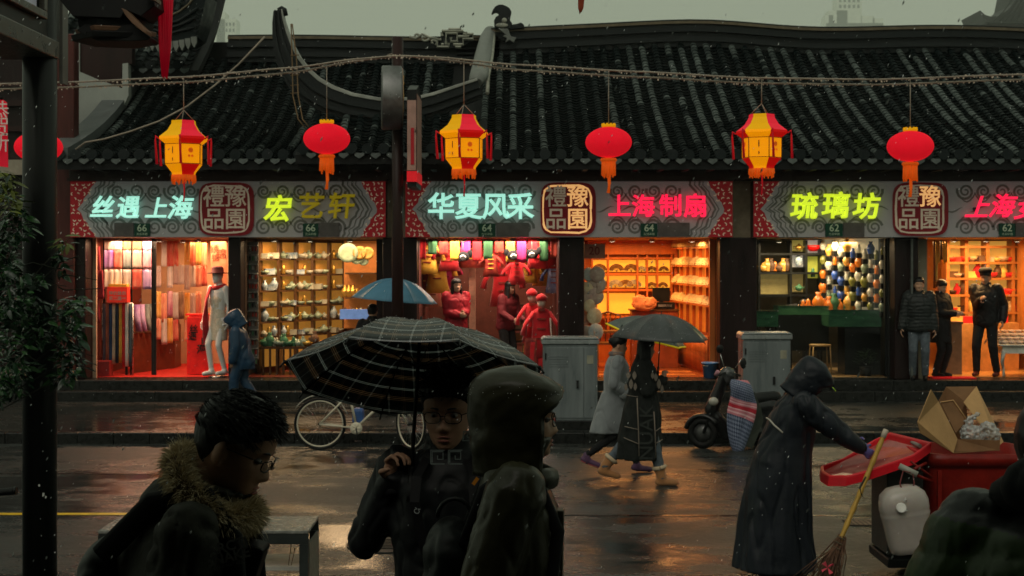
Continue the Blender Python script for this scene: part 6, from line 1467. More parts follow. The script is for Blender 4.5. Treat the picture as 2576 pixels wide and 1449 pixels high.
# ---- shop 6: gifts
def shop6():
    xl, xr, y0, y1 = room(BR, 2343, 2690, 3.3, M_honey, mat('honey_floor', (.50, .24, .08), .25, var=.2), M_honey)
    d = 26.9
    t = empty('gift_shelves', px(2500, 860, d), 'honey wood wall shelves of boxed gifts at the right edge', 'shelf unit')
    xs = [2385, 2432, 2485, 2550, 2615]
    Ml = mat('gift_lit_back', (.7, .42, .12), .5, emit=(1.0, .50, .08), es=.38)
    for x in xs: p = px(x, 0, d); b = MB(); b.b2(p.x - .03, p.x + .03, d, d + .32, PF + .6, 2.9); b.build('upright', M_honey, t)
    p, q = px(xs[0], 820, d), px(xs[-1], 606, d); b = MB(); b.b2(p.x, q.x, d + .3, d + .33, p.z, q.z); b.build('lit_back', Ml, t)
    for y in (620, 660, 700, 742, 786, 828):
        p, q = px(xs[0], y, d), px(xs[-1], y, d); b = MB(); b.b2(p.x, q.x, d - .01, d + .3, p.z - .03, p.z + .01); b.build('shelf_board', M_honey, t)
        if y > 630:
            for i in range(13):
                x = xs[0] + 8 + i * 16.5 + rr.uniform(-3, 3); m_ = rr.choice([mat('gift_red', (.6, .03, .02), .4), M_bro, FAB[7], mat('gift_yellow', (.8, .55, .15), .4), M_red, M_beige, mat('gift_dark', (.06, .03, .02), .4)])
                kd, nm = rr.choice([(3, 'gift_box'), (3, 'gift_box'), (2, 'jar'), (1, 'bowl')])
                goods(kd, m_, px(x, y, d + .12) + V((0, 0, .012)), {'gift_box': 'boxed gift', 'jar': 'jar', 'bowl': 'bowl'}[nm] + ' on the honey wood shelves of the gift shop, ' + {660: 'top', 700: 'second', 742: 'third', 786: 'fourth', 828: 'lowest'}[y] + ' shelf', 'gift', 'gifts on the honey wood shelves', rr.uniform(.8, 1.15), rr.uniform(-.4, .4), nm)
    # counter and grey bin like pedestal
    t = empty('gift_counter', px(2430, 900, 26), 'long honey wood counter in the gift shop behind the standing men', 'counter'); p, q = px(2392, 900, 26.2), px(2450, 812, 26.2)
    b = MB(); b.add([(p.x, 26.0, PF + .007), (q.x + .9, 26.4, PF + .007), (q.x + .9, 26.8, PF + .007), (p.x, 26.8, PF + .007), (p.x, 26.0, 1.36), (q.x + .9, 26.4, 1.36), (q.x + .9, 26.8, 1.36), (p.x, 26.8, 1.36)], [(0, 1, 5, 4), (1, 2, 6, 5), (2, 3, 7, 6), (3, 0, 4, 7), (4, 5, 6, 7), (0, 3, 2, 1)]); b.build('counter_body', mat('counter_honey', (.55, .28, .10), .45), t)
    for k in range(7):
        goods(3, rr.choice([M_red, mat('gift_yellow', (.8, .5, .1)), M_red]), V((p.x + .12 + k * .15, 26.3 + k * .03, 1.362)), 'red and yellow gift box on the honey wood counter', 'gift box', 'gift boxes on the honey wood counter', 1.1, 0, 'gift_box')
    t = empty('lectern_cabinet', px(2402, 920, 25.3), 'brown narrow display pedestal behind the woman in black', 'pedestal'); p, q = px(2375, 925, 25.4), px(2420, 815, 25.4)
    b = MB(); b.b2(p.x, q.x, 25.4, 25.7, PF + .007, q.z); b.build('body', mat('taupe_panel', (.22, .15, .09), .6), t); b = MB(); b.b2(p.x - .02, q.x + .02, 25.38, 25.72, q.z + .001, q.z + .04); b.build('top', M_bro, t)
    # hanging beads left
    for k in range(6):
        x = 2350 + k * 6; drape('bead_strand', px(x, 604, 25.1), .035, rr.uniform(.3, .9), rr.choice([M_bro, M_gol, FAB[5]]), rr, 'strand of amber beads hanging at the gift shop entrance', 'bead strand', 'bead strands at the gift shop entrance')
    # red mat
    b = MB(); b.b2(X(2352), X(2462), 24.5, 24.84, PF + .001, PF + .02); tag(b.build('door_mat', mat('door_mat_red', (.75, .01, .02), .7, var=.15)), 'bright red mat on the step of the gift shop', 'mat')
    # white table with ceramic balls
    t = empty('white_table', px(2560, 960, 24.9), 'white table with curved legs at the right edge of the gift shop', 'table'); p = px(2512, 870, 25.0); Mw = mat('white_lacquer', (.62, .60, .52), .35)
    z = px(0, 866, 25).z
    b = MB(); b.b2(p.x, p.x + .9, 24.9, 25.5, z - .03, z); b.build('tabletop', Mw, t, bevel=.008); b = MB(); b.b2(p.x + .05, p.x + .85, 24.95, 25.45, z - .16, z - .031); b.build('apron', Mw, t)
    for sx in (.08, .82):
        for sy in (24.98, 25.42):
            b = MB(); b.tube([(p.x + sx, sy, z - .12), (p.x + sx + (.03 if sx > .5 else -.03), sy - .02, z - .3), (p.x + sx, sy, PF + .12), (p.x + sx - (.03 if sx > .5 else -.0), sy - .02, PF + .01)], [.05, .035, .022, .03], 8); b.build('leg', Mw, t)
    for i in range(6):
        for j in range(4):
            goods(1, mat('pinkish_cup', (.55, .42, .36), .3), V((p.x + .1 + i * .13, 25.0 + j * .13, z + .002 + j * .06)), 'pale cup in the tiered tray on the white table', 'cup', 'pale cups tiered on the white table', .55, 0, 'cup')
    b = MB()
    for j in range(1, 4): b.b2(p.x + .03, p.x + .86, 24.94 + j * .13, 25.06 + j * .13, z + .001, z + j * .06)
    tag(b.build('tiered_tray', Mw, kind='stuff'), 'white tiered tray on the white table', 'tray')
    downlights(BR, [(px(x, 0, 25.6).x, 25.6) for x in (2400, 2480, 2560)], 'ceiling spotlights in the gift shop')
    lamp((xl + xr) / 2, 25.4, 75, (1.0, .58, .22), 2.0); lamp((xl + xr) / 2, 26.5, 30, (1, .55, .2), 1.5)
shop6()
# ---------------------------------------------------------------- left neighbour
def neighbour():
    b = empty('side_building', px(100, 950, 25), 'dark timber side building with a white gable wall at the left of the shops', 'building')
    for (x0, x1) in ((143, 186),): m_ = MB(); m_.b2(px(x0, 0, 24.3).x, px(x1, 0, 24.3).x, 24.3, 24.6, PF, 6.4); m_.build('column', mat('maroon_column', (.07, .016, .013), .4, var=.35, stretch=(1, 1, .15), rvar=.1), b, bevel=.02)
    m_ = MB(); m_.b2(px(-700, 0, 24.9).x, px(142, 0, 24.9).x, 24.9, 25.2, PF, 6.2); m_.build('timber_wall', M_wood, b)
    for y in (210, 258, 322, 392): m_ = MB(); z = px(0, y, 24.8).z; m_.b2(px(-700, 0, 24.8).x, px(142, 0, 24.8).x, 24.78, 24.9, z - .06, z + .04); m_.build('wall_rail', M_woodR, b)
    m_ = MB(); m_.b2(px(-700, 0, 24.7).x, px(142, 0, 24.7).x, 24.66, 24.78, px(0, 440, 24.7).z, px(0, 402, 24.7).z); m_.build('pale_band', mat('dull_beige', (.30, .26, .20), .6), b)
    m_ = MB(); m_.b2(px(-700, 0, 24.7).x, px(142, 0, 24.7).x, 24.3, 24.7, PF - .2, px(0, 950, 24.3).z + .12); m_.build('stone_sill', mat('sill_stone', (.16, .13, .10), .5), b)
    d = 26.8; poly = [(188, 104), (200, 104), (200, 180), (259, 205), (271, 208), (307, 222), (308, 160), (322, 158), (323, 240), (240, 420), (188, 440)]
    m_ = MB(); m_.prism([(px(x, y, d).x, px(x, y, d).z) for x, y in poly], d, d + .2); m_.build('gable_wall', M_white, b)
    m_ = MB(); m_.prism([(px(x, y, d).x, px(x, y, d).z) for x, y in ((200, 60), (330, 60), (330, 160), (306, 160), (300, 228), (200, 186))], d + .05, d + .3); m_.build('dark_gable_timber', M_woodR, b)
    roof(b, px(120, 0, 28).x, px(520, 0, 28).x, 27.2, px(0, 170, 27.2).z, 30.5, 8.9, rows=16, seed=17, worn=.05, singles=0, sag=.3, rname='upper_roof')
    d = 26.4; c = [(345, 34), (372, 41), (402, 43), (430, 37), (452, 26), (475, 8), (492, -16)]
    m_ = MB(); m_.prism([(px(x, y, d).x, px(x, y, d).z) for x, y in c + [(520, -16), (511, 30), (503, 58), (492, 90), (470, 104), (430, 112), (390, 104), (345, 86)]], d, d + .9); m_.build('upturned_eave', M_tile, b)
    m_ = MB(); m_.tube([px(x, y + 2, d - .02) for x, y in c], .022, 5); m_.build('eave_edge_line', M_cap, b)
    for k, y in enumerate((58, 70, 84)): m_ = MB(); m_.tube([px(350, y, d - .03), px(402, y + 8, d - .03), px(450, y - 6, d - .03), px(500 - k * 4, y - 40 + k * 12, d - .03)], .03, 6); m_.build('eave_rib', M_ridge, b)
    for i in range(10):
        x = 352 + i * 15; y = 100 + 12 * math.sin(i * .35); m_ = MB(); p = px(x, y, d - .1); m_.prism([(p.x - .05, p.z + .05), (p.x + .05, p.z + .06), (p.x + .055, p.z - .06), (p.x + .01, p.z - .15), (p.x - .04, p.z - .05)][::-1], d - .12, d - .05); m_.build('eave_tile', M_lime, b)
    for i in range(6):
        m_ = MB(); p = px(512 - i * 3, 20 + i * 14, d - .05); m_.tube([p, p + V((-.06, 0, -.03)), p + V((-.11, 0, .02))], [.02, .018, .006], 5); m_.build('eave_hook', M_ridge, b)
neighbour()
t = empty('red_banner', px(5, 420, 15), 'narrow bright red banner with white print at the far left edge', 'banner')
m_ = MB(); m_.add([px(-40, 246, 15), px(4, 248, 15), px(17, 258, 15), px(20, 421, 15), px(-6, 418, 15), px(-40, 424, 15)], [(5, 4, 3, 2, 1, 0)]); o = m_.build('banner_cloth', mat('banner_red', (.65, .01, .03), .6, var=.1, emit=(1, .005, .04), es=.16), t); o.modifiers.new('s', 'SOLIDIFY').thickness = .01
for k in range(3): text('恭贺新禧'[k], px(-2, 282 + k * 40, 14.96), .22, mat('banner_print', (.8, .65, .6), .6), t, ext=.005, name='banner_character')
m_ = MB(); m_.tube([px(-60, 244, 15), px(8, 247, 15)], .02, 6); m_.build('banner_rod', M_black, t)
m_ = MB(); p = px(-62, 244, 15); m_.tube([p, (p.x, 15, 0)], .03, 8); m_.build('banner_pole', M_black, t)
# far towers
M_tw = mat('hazed_tower_concrete', (.66, .68, .60), .8, var=.1, scale=.05)  # concrete paled in its colour to stand in for thicker haze
def tower(label, d, blocks, wins):
    t = empty('far_tower', px(blocks[0][0], 200, d), label, 'tower')
    for (x0, x1, yt) in blocks:
        m_ = MB(); m_.b2(px(x0, 0, d).x, px(x1, 0, d).x, d, d + 30, 0, px(0, yt, d).z); m_.build('tower_block', M_tw, t)
    for (x0, x1, y0, y1, nx, ny) in wins:
        for i in range(nx):
            for j in range(ny):
                xa = x0 + (x1 - x0) * (i + .25) / nx; xb = x0 + (x1 - x0) * (i + .75) / nx; ya = y0 + (y1 - y0) * (j + .2) / ny; yb = y0 + (y1 - y0) * (j + .75) / ny
                m_ = MB(); m_.b2(px(xa, 0, d).x, px(xb, 0, d).x, d - .5, d - .05, px(0, yb, d).z, px(0, ya, d).z); m_.build('window', mat('far_window', (.05, .06, .06), .3), t)
tower('faint tower with a tall shaft and stepped shoulders in the haze', 2200, [(2105, 2168, -90), (2085, 2132, 26), (2076, 2096, 38), (2166, 2200, 40), (2196, 2222, 46), (2078, 2226, 58)], [(2108, 2165, -80, 24, 5, 7), (2086, 2220, 62, 80, 9, 1)])
tower('faint stepped tower block fading in the haze behind the left roof ridge', 2000, [(512, 545, -60), (545, 566, 30), (545, 594, 48)], [(516, 543, -50, 40, 3, 6), (548, 592, 54, 84, 5, 2)])
def pagoda():
    d = 330; t = empty('far_pavilion', px(2530, 80, d), 'hazy pavilion roof with an upturned eave at the top right corner', 'pavilion')
    q = lambda x, y: (px(x, y, d).x, px(x, y, d).z)
    m_ = MB(); m_.prism([q(*p) for p in ((2466, 26), (2478, 37), (2494, 42), (2512, 40), (2534, 26), (2552, 8), (2560, -30), (2700, -30), (2700, 56), (2484, 56), (2474, 44))], d, d + 14); m_.build('roof', mat('far_roof', (.03, .032, .03), .5), t)
    for k in range(8): m_ = MB(); m_.tube([px(2500 + k * 14, 54, d - .3), px(2524 + k * 12, 30, d - .3), px(2548 + k * 10, -4, d - .3)], .18, 5); m_.build('roof_rib', mat('far_roof', (0, 0, 0)), t)
    m_ = MB(); m_.b2(px(2492, 0, d).x, px(2700, 0, d).x, d + 2, d + 12, 0, px(0, 57, d).z); m_.build('walls', M_wood, t)
    m_ = MB(); c = px(2540, 0, 420); m_.prism([(px(x, y, 420).x, px(x, y, 420).z) for x, y in ((2505, 60), (2510, 32), (2530, 22), (2545, 18), (2640, 10), (2640, 60))], 420, 430); tag(m_.build('far_roofline', mat('far_roof', (0, 0, 0))), 'faint second roofline behind the hazy pavilion', 'building')
pagoda()
# ---------------------------------------------------------------- bicycle
def bicycle():
    d = 19.05; t = empty('bicycle', px(900, 1132, d), 'cream framed bicycle parked by the kerb under the plaid umbrella in view', 'bicycle')
    def wheel(c, rz, r=.345):
        M = Matrix.Rotation(rz, 3, 'Z'); pt = lambda a, r_, y=0: V(c) + M @ V((math.cos(a) * r_, y, math.sin(a) * r_))
        w_ = empty('wheel', c, None, None); w_.parent = t; w_.matrix_parent_inverse = Matrix.Translation(-V(t.location))
        del_ = w_
        b = MB(); b.tube([pt(2 * PI * i / 48, r - .012) for i in range(49)], .018, 8, cap=False, up=M @ V((0, 1, 0)))
        o = b.build('tyre', M_rubber, w_)
        b = MB(); b.tube([pt(2 * PI * i / 48, r - .040) for i in range(49)], .011, 6, cap=False, up=M @ V((0, 1, 0))); b.build('rim', M_cream, w_)
        b = MB()
        for i in range(28): b.tube([pt(2 * PI * i / 28 + .12 * (-1) ** i, .02, .025 * (-1) ** i), pt(2 * PI * i / 28, r - .045)], .0022, 3)
        b.build('spokes', M_steel, w_, kind='stuff')
        b = MB(); b.tube([pt(0, 0, -.05), pt(0, 0, .05)], .022, 10); b.build('hub', M_black, w_)
    rc = V((px(805, 0, d).x, d, .345)); fc = V((px(1034, 0, d).x, d - .02, .345)); bb = px(897, 1077, d); bb.z = .29
    wheel(rc, 0); wheel(fc, rad(-52))
    Mc = M_cream; st = V((bb.x - .12, d, .86)); hd = V((fc.x - .22, d, .78)); ht = V((fc.x - .27, d, .93))
    for nm, a, b_, r in (('down_tube', bb, hd, .021), ('seat_tube', bb, st, .017), ('top_tube', st + V((.015, 0, -.10)), ht - V((-.01, 0, .04)), .016), ('head_tube', hd, ht, .022)):
        b = MB(); b.tube([a, b_], r, 10); b.build(nm, Mc, t)
    for s_ in (-.06, .06):
        b = MB(); b.tube([rc + V((0, s_, 0)), bb + V((-.02, s_ * .5, 0))], .012, 8); b.build('chain_stay', Mc, t)
        b = MB(); b.tube([rc + V((0, s_, 0)), st + V((.02, s_ * .4, -.12))], .012, 8); b.build('seat_stay', Mc, t)
        b = MB(); M = Matrix.Rotation(rad(-52), 3, 'Z'); b.tube([fc + M @ V((0, s_ * .9, 0)), hd + M @ V((0, s_ * .9, -.04)), hd + V((0, 0, .0))], .012, 8); b.build('fork_blade', Mc, t)
    b = MB(); M = Matrix.Rotation(PI / 2, 3, 'X'); b.lathe([(.045, 0), (.082, 0), (.082, .006), (.045, .006)], bb + V((0, -.05, 0)), 28, M=M)
    for i in range(5): a = 2 * PI * i / 5; b.tube([bb + V((0, -.055, 0)), bb + V((math.cos(a) * .06, -.055, math.sin(a) * .06))], .010, 5)
    b.build('chainring', Mc, t, kind='stuff')
    b = MB(); b.tube([bb + V((0, -.06, 0)), bb + V((.03, -.075, -.165))], .009, 6); b.build('crank', M_black, t)
    b = MB(); b.box(bb + V((.035, -.12, -.17)), (.09, .08, .02)); b.build('pedal', M_black, t)
    b = MB(); b.tube([bb + V((0, .06, 0)), bb + V((-.03, .075, .165))], .009, 6); b.build('crank', M_black, t)
    b = MB(); 
    for z in (.075, -.075): b.tube([bb + V((0, -.052, z)), rc + V((0, -.052, z * .45))], .004, 4)
    b.build('chain', M_black, t, kind='stuff')
    b = MB(); b.tube([rc + V((math.cos(a) * .385, 0, math.sin(a) * .385)) for a in [rad(20 + i * 8) for i in range(17)]], .024, 6, flat=.35); b.build('mudguard', mat('grey_mudguard', (.42, .40, .34), .35), t)
    b = MB(); M = Matrix.Rotation(rad(-52), 3, 'Z'); b.tube([fc + M @ V((math.cos(a) * .385, 0, math.sin(a) * .385)) for a in [rad(50 + i * 9) for i in range(13)]], .024, 6, flat=.35); b.build('mudguard', mat('grey_mudguard', (.4, .4, .3)), t)
    b = MB(); b.tube([st, st + V((-.02, 0, .12))], .012, 8); b.build('seat_post', M_steel, t)
    b = MB(); c = st + V((-.02, 0, .15)); b.prism([(c.x - .14, -.08 + d), (c.x - .14, .08 + d), (c.x, .05 + d), (c.x + .14, .015 + d), (c.x + .14, -.015 + d), (c.x, -.05 + d)][::-1], c.z - .03, c.z + .02, axis='z'); b.build('saddle', M_black, t, bevel=.012)
    b = MB(); M = Matrix.Rotation(rad(-52), 3, 'Z'); c = ht + V((-.02, 0, .08)); b.tube([ht, c], .012, 8); b.tube([c + M @ V((-.12, -.28, .03)), c + M @ V((.0, -.2, .03)), c, c + M @ V((.0, .2, .03)), c + M @ V((-.12, .28, .03))], .012, 8); b.build('handlebar', M_steel, t, kind='stuff')
    b = MB(); b.b2(bb.x - .09, bb.x + .06, d + .25, d + .45, .30, .52); tag(b.build('blue_bag', mat('blue_bag_plastic', (.06, .14, .40), .35, var=.3), bevel=.04), 'blue plastic bag on the kerb seen through the bicycle frame', 'bag')
bicycle()
# ---------------------------------------------------------------- scooter with quilted apron
def quilt_mat():
    m = bpy.data.materials.new('quilted_apron'); m.use_nodes = True; n = m.node_tree; nd = n.nodes; lk = n.links; b = nd['Principled BSDF']; b.inputs['Roughness'].default_value = .6
    uv = nd.new('ShaderNodeUVMap'); ck = nd.new('ShaderNodeTexChecker'); ck.inputs['Scale'].default_value = 34; ck.inputs[1].default_value = (.03, .045, .10, 1); ck.inputs[2].default_value = (.20, .23, .33, 1)
    mp = nd.new('ShaderNodeMapping'); mp.inputs['Rotation'].default_value = (0, 0, .78); lk.new(uv.outputs[0], mp.inputs[0]); lk.new(mp.outputs[0], ck.inputs[0])
    sx = nd.new('ShaderNodeSeparateXYZ'); lk.new(uv.outputs[0], sx.inputs[0])
    rp = nd.new('ShaderNodeValToRGB'); rp.color_ramp.interpolation = 'CONSTANT'; els = rp.color_ramp.elements
    def col(v): return (*v, 1)
    pink, red, none_ = (.55, .18, .22), (.45, .01, .03), (0, 0, 0)
    st = [(0, none_), (.40, pink), (.425, (.75, .45, .48)), (.44, pink), (.465, (.75, .45, .48)), (.48, red), (.525, pink), (.545, (.75, .45, .48)), (.56, pink), (.585, (.7, .4, .42)), (.6, pink), (.62, none_), (.965, pink)]
    els[0].position = 0; els[0].color = col(none_); els[1].position = st[1][0]; els[1].color = col(st[1][1])
    for p_, c_ in st[2:]: e = els.new(p_); e.color = col(c_)
    lk.new(sx.outputs[1], rp.inputs[0])
    gt = nd.new('ShaderNodeMath'); gt.operation = 'GREATER_THAN'; gt.inputs[1].default_value = .001; sp = nd.new('ShaderNodeSeparateColor'); lk.new(rp.outputs[0], sp.inputs[0]); lk.new(sp.outputs[0], gt.inputs[0])
    mx = nd.new('ShaderNodeMix'); mx.data_type = 'RGBA'; lk.new(gt.outputs[0], mx.inputs[0]); lk.new(ck.outputs[0], mx.inputs[6]); lk.new(rp.outputs[0], mx.inputs[7]); lk.new(mx.outputs[2], b.inputs['Base Color'])
    return m
def scooter():
    d = 19.15; t = empty('scooter', px(1830, 1132, d), 'parked black scooter with a blue and pink quilted apron hung over its front', 'scooter'); q = lambda x, y, dd=0: px(x, y, d + dd)
    Mb = mat('scooter_black', (.008, .008, .009), .28, coat=.4)
    fc = q(1768, 1098); fc.z = .21
    b = MB(); M = Matrix.Rotation(rad(-25), 3, 'Z'); 
    b.tube([fc + M @ V((math.cos(2 * PI * i / 32) * .165, 0, math.sin(2 * PI * i / 32) * .165)) for i in range(33)], .048, 10, cap=False, up=M @ V((0, 1, 0))); b.build('tyre', M_rubber, t)
    b = MB(); b.lathe([(.02, -.03), (.12, -.02), (.13, .02), (.02, .03)], fc, 20, M=M @ Matrix.Rotation(PI / 2, 3, 'X')); b.build('wheel_hub', mat('alloy_dark', (.10, .10, .10), .35, metal=.6), t)
    rc = q(1915, 1100, .2); rc.z = .21
    b = MB(); b.tube([rc + V((math.cos(2 * PI * i / 32) * .165, 0, math.sin(2 * PI * i / 32) * .165)) for i in range(33)], .05, 10, cap=False, up=V((0, 1, 0))); b.build('tyre', M_rubber, t)
    b = MB(); b.tube([fc + M @ V((math.cos(a) * .235, 0, math.sin(a) * .235)) for a in [rad(35 + i * 12) for i in range(12)]], .07, 8, flat=.5); b.build('front_mudguard', Mb, t)
    b = MB(); b.tube([fc + V((0, -.07, 0)), q(1795, 1020, -.05), q(1822, 930)], [.022, .026, .03], 8); b.tube([fc + V((0, .07, 0)), q(1795, 1020, .05), q(1822, 930)], [.022, .026, .03], 8); b.build('front_fork', Mb, t, kind='stuff')
    mb = MB(); mb.cone(q(1790, 1030), q(1826, 935), .10, .07); mb.cone(q(1800, 1050), q(1828, 1085, .05), .10, .11); mb.cone(q(1828, 1090, .05), q(1905, 1085, .15), .11, .13); mb.cone(q(1880, 1030, .15), q(1940, 1020, .2), .12, .13); mb.cone(q(1900, 1085, .15), q(1930, 1030, .2), .12, .13)
    link('body_shell', solid(mb, .02, 4, mats=Mb), t)
    mb = MB(); mb.cone(q(1868, 1008, .1), q(1950, 998, .2), .09, .085); link('seat', solid(mb, .02, 5, mats=M_black), t)
    b = MB(); b.ell(q(1795, 1010, -.10), (.07, .05, .06)); b.build('headlight', mat('dull_headlamp', (.42, .40, .34), .2, coat=1), t)
    mb = MB(); mb.ell(q(1830, 940), (.12, .10, .10)); mb.cone(q(1826, 950), q(1842, 965, .05), .09, .08); link('handlebar_cowl', solid(mb, .018, 3, wr=.012, wf=(12, 12, 12), mats=mat('plastic_bag_cover', (.06, .065, .065), .25, var=.6, coat=.5)), t)
    b = MB(); b.tube([q(1800, 948, -.25), q(1822, 938, -.1), q(1838, 936, .1), q(1862, 945, .3)], .016, 8); b.build('handlebar', M_black, t)
    b = MB(); b.tube([q(1800, 944, -.2), q(1806, 934, -.25)], .026, 8); b.build('grip', mat('pinkish_grip', (.45, .22, .26), .5, var=.5, scale=40), t)
    b = MB(); b.tube([q(1822, 925), q(1812, 890)], .006, 5); b.build('mirror_stem', M_steel, t)
    b = MB(); b.ell(q(1811, 878), (.05, .02, .06)); b.build('mirror', M_black, t)
    b = MB(); b.tube([q(1850, 925, .2), q(1868, 900, .2)], .006, 5); b.build('mirror_stem', M_steel, t)
    b = MB(); b.ell(q(1870, 914, .18), (.045, .02, .075)); b.build('mirror', M_black, t)
    # apron: upper muff and hanging sheet
    rows = [((1840, 955), (1878, 958)), ((1836, 968), (1890, 972)), ((1842, 985), (1896, 990)), ((1838, 1005), (1900, 1008)), ((1829, 1030), (1905, 1018)), ((1827, 1060), (1898, 1052)), ((1830, 1090), (1886, 1085)), ((1838, 1118), (1876, 1112)), ((1848, 1140), (1868, 1136))]
    n = 12; mb = MB(); uv = []
    for i, (a, b_) in enumerate(rows):
        for j in range(n + 1):
            u = j / n; p = q(a[0] + (b_[0] - a[0]) * u, a[1] + (b_[1] - a[1]) * u, -.28 + .16 * abs(u - .45) - (.06 if i in (1, 2) else 0) + .014 * math.sin(u * 14 + i)); mb.v.append(tuple(p)); uv.append((u * .62, 1 - i / (len(rows) - 1) + .14 * (u - .5)))
    for i in range(len(rows) - 1):
        for j in range(n): a = i * (n + 1) + j; mb.f.append((a, a + 1, a + n + 2, a + n + 1)); mb.m.append(0); mb.sm.append(True)
    me = mb.mesh('quilted_apron', quilt_mat()); ul = me.uv_layers.new(name='UVMap')
    for lp in me.loops: ul.data[lp.index].uv = uv[lp.vertex_index]
    o = link('quilted_apron', me, t); s_ = o.modifiers.new('s', 'SOLIDIFY'); s_.thickness = .03; s_ = o.modifiers.new('b', 'SUBSURF'); s_.levels = 1; s_.render_levels = 1
    mb = MB(); p = q(1905, 1000, -.1); mb.add([q(1895, 985, -.2), q(1912, 1025, -.1), q(1918, 1060, 0), q(1890, 1128, -.1), q(1868, 1120, -.2)], [(0, 1, 2, 3, 4)]); o = mb.build('apron_lining', mat('olive_lining', (.05, .055, .045), .6), t); o.modifiers.new('s', 'SOLIDIFY').thickness = .02
scooter()
# ---------------------------------------------------------------- red bin, cardboard, jug, broom
M_rb = mat('red_bin_plastic', (.20, .010, .006), .42, var=.3, scale=5, bump=.15, rvar=.1)
M_rl = mat('red_lid_plastic', (.62, .012, .022), .35, var=.15, rvar=.1)
def bin_():
    t = empty('wheeled_bin', (3.6, 11.4, 0), 'red wheeled rubbish bin with its lid hanging open beside the street sweeper', 'wheeled bin')
    x0, x1, y0, y1 = 3.28, 4.12, 11.12, 11.85; zt = 1.03
    b = MB(); r_ = []
    for (z, k) in ((.16, .86), (.30, .88), (.9, .985), (.93, 1.0), (.93, 1.04), (zt, 1.05), (zt, 1.0), (.5, .9)):
        cx, cy = (x0 + x1) / 2, (y0 + y1) / 2; hx, hy = (x1 - x0) / 2 * k, (y1 - y0) / 2 * k
        r_.append([V((cx + math.copysign(abs(math.cos(a)) ** .28, math.cos(a)) * hx, cy + math.copysign(abs(math.sin(a)) ** .28, math.sin(a)) * hy, z)) for a in [2 * PI * i / 32 for i in range(32)]])
    b.loft(r_, 0, True); b.build('bin_body', M_rb, t)
    for x in (x0 + .05, x1 - .08): b = MB(); b.b2(x, x + .03, y0 - .005, y0 + .03, .3, .9); b.build('rib', M_rb, t)
    b = MB(); b.b2(x0 - .10, x0 + .0, y0 + .08, y1 - .08, zt - .03, zt + .02); b.build('hinge_rail', M_rl, t, bevel=.01)
    b = MB(); b.tube([(x0 - .06, y0 + .1, zt + .05), (x0 - .06, y1 - .1, zt + .05)], .016, 8); b.build('hinge_pin', mat('grey_pin', (.25, .22, .2), .4), t)
    # lid hanging open to the left : rounded tray, rim proud
    q = lambda x, y, d: px(x, y, d)
    A, B_, C_, D_ = q(2345, 1118, 11.15), q(2240, 1092, 11.85), q(2064, 1178, 11.9), q(2085, 1204, 11.25)
    E_ = q(2190, 1188, 11.08)
    ol = [A, q(2300, 1150, 11.1), E_, q(2130, 1204, 11.12), D_, q(2066, 1192, 11.5), C_, q(2120, 1158, 11.95), q(2200, 1110, 11.95), B_]
    cen = sum(ol, V()) / len(ol); up = V((.15, 0, 1)).normalized()
    b = MB(); k = len(ol); inn = [cen + (p - cen) * .93 for p in ol]
    b.loft([[p - up * .06 for p in ol], [p + up * .02 for p in ol], [p + up * .02 for p in inn], [p - up * .03 for p in inn]], 0, False, False)
    o = b.build('lid_rim', M_rl, t, bevel=.01)
    b = MB(); b.add([p - up * .03 for p in inn], [tuple(reversed(range(k)))]); o = b.build('lid_inside', mat('wet_pale_red', (.42, .10, .09), .18, var=.25, scale=5, rvar=.1), t); o.modifiers.new('s', 'SOLIDIFY').thickness = .01
    b = MB(); b.tube([q(2262, 1172, 11.0), q(2308, 1194, 10.95)], .024, 12); b.build('grab_handle', mat('worn_grey_handle', (.30, .29, .25), .3), t)
    for (a, b_, r) in (((2300, 1180, 11.0), (2330, 1165, 11.1), .012), ((2308, 1196, 10.96), (2345, 1212, 11.1), .012), ((2290, 1160, 11.1), (2345, 1200, 11.1), .010)): b = MB(); b.tube([q(*a), q(*b_)], r, 6); b.build('handle_bracket', M_rb, t)
    b = MB(); b.b2(2.98, 3.27, 11.3, 11.8, .20, .92); b.build('side_panel', mat('dull_green_panel', (.045, .05, .045), .4, var=.4, scale=5), t, bevel=.01)
    b = MB(); b.b2(2.96, 4.0, 11.2, 11.8, .12, .19); b.build('trolley_base', M_black, t, bevel=.01)
    for (x, y) in ((3.25, 11.22), (3.95, 11.22), (3.25, 11.75), (3.95, 11.75)):
        b = MB(); b.lathe([(.03, -.03), (.09, -.028), (.10, 0), (.09, .028), (.03, .03)], (x, y, .10), 18, M=Matrix.Rotation(PI / 2, 3, 'X')); b.build('castor', M_rubber, t)
bin_()
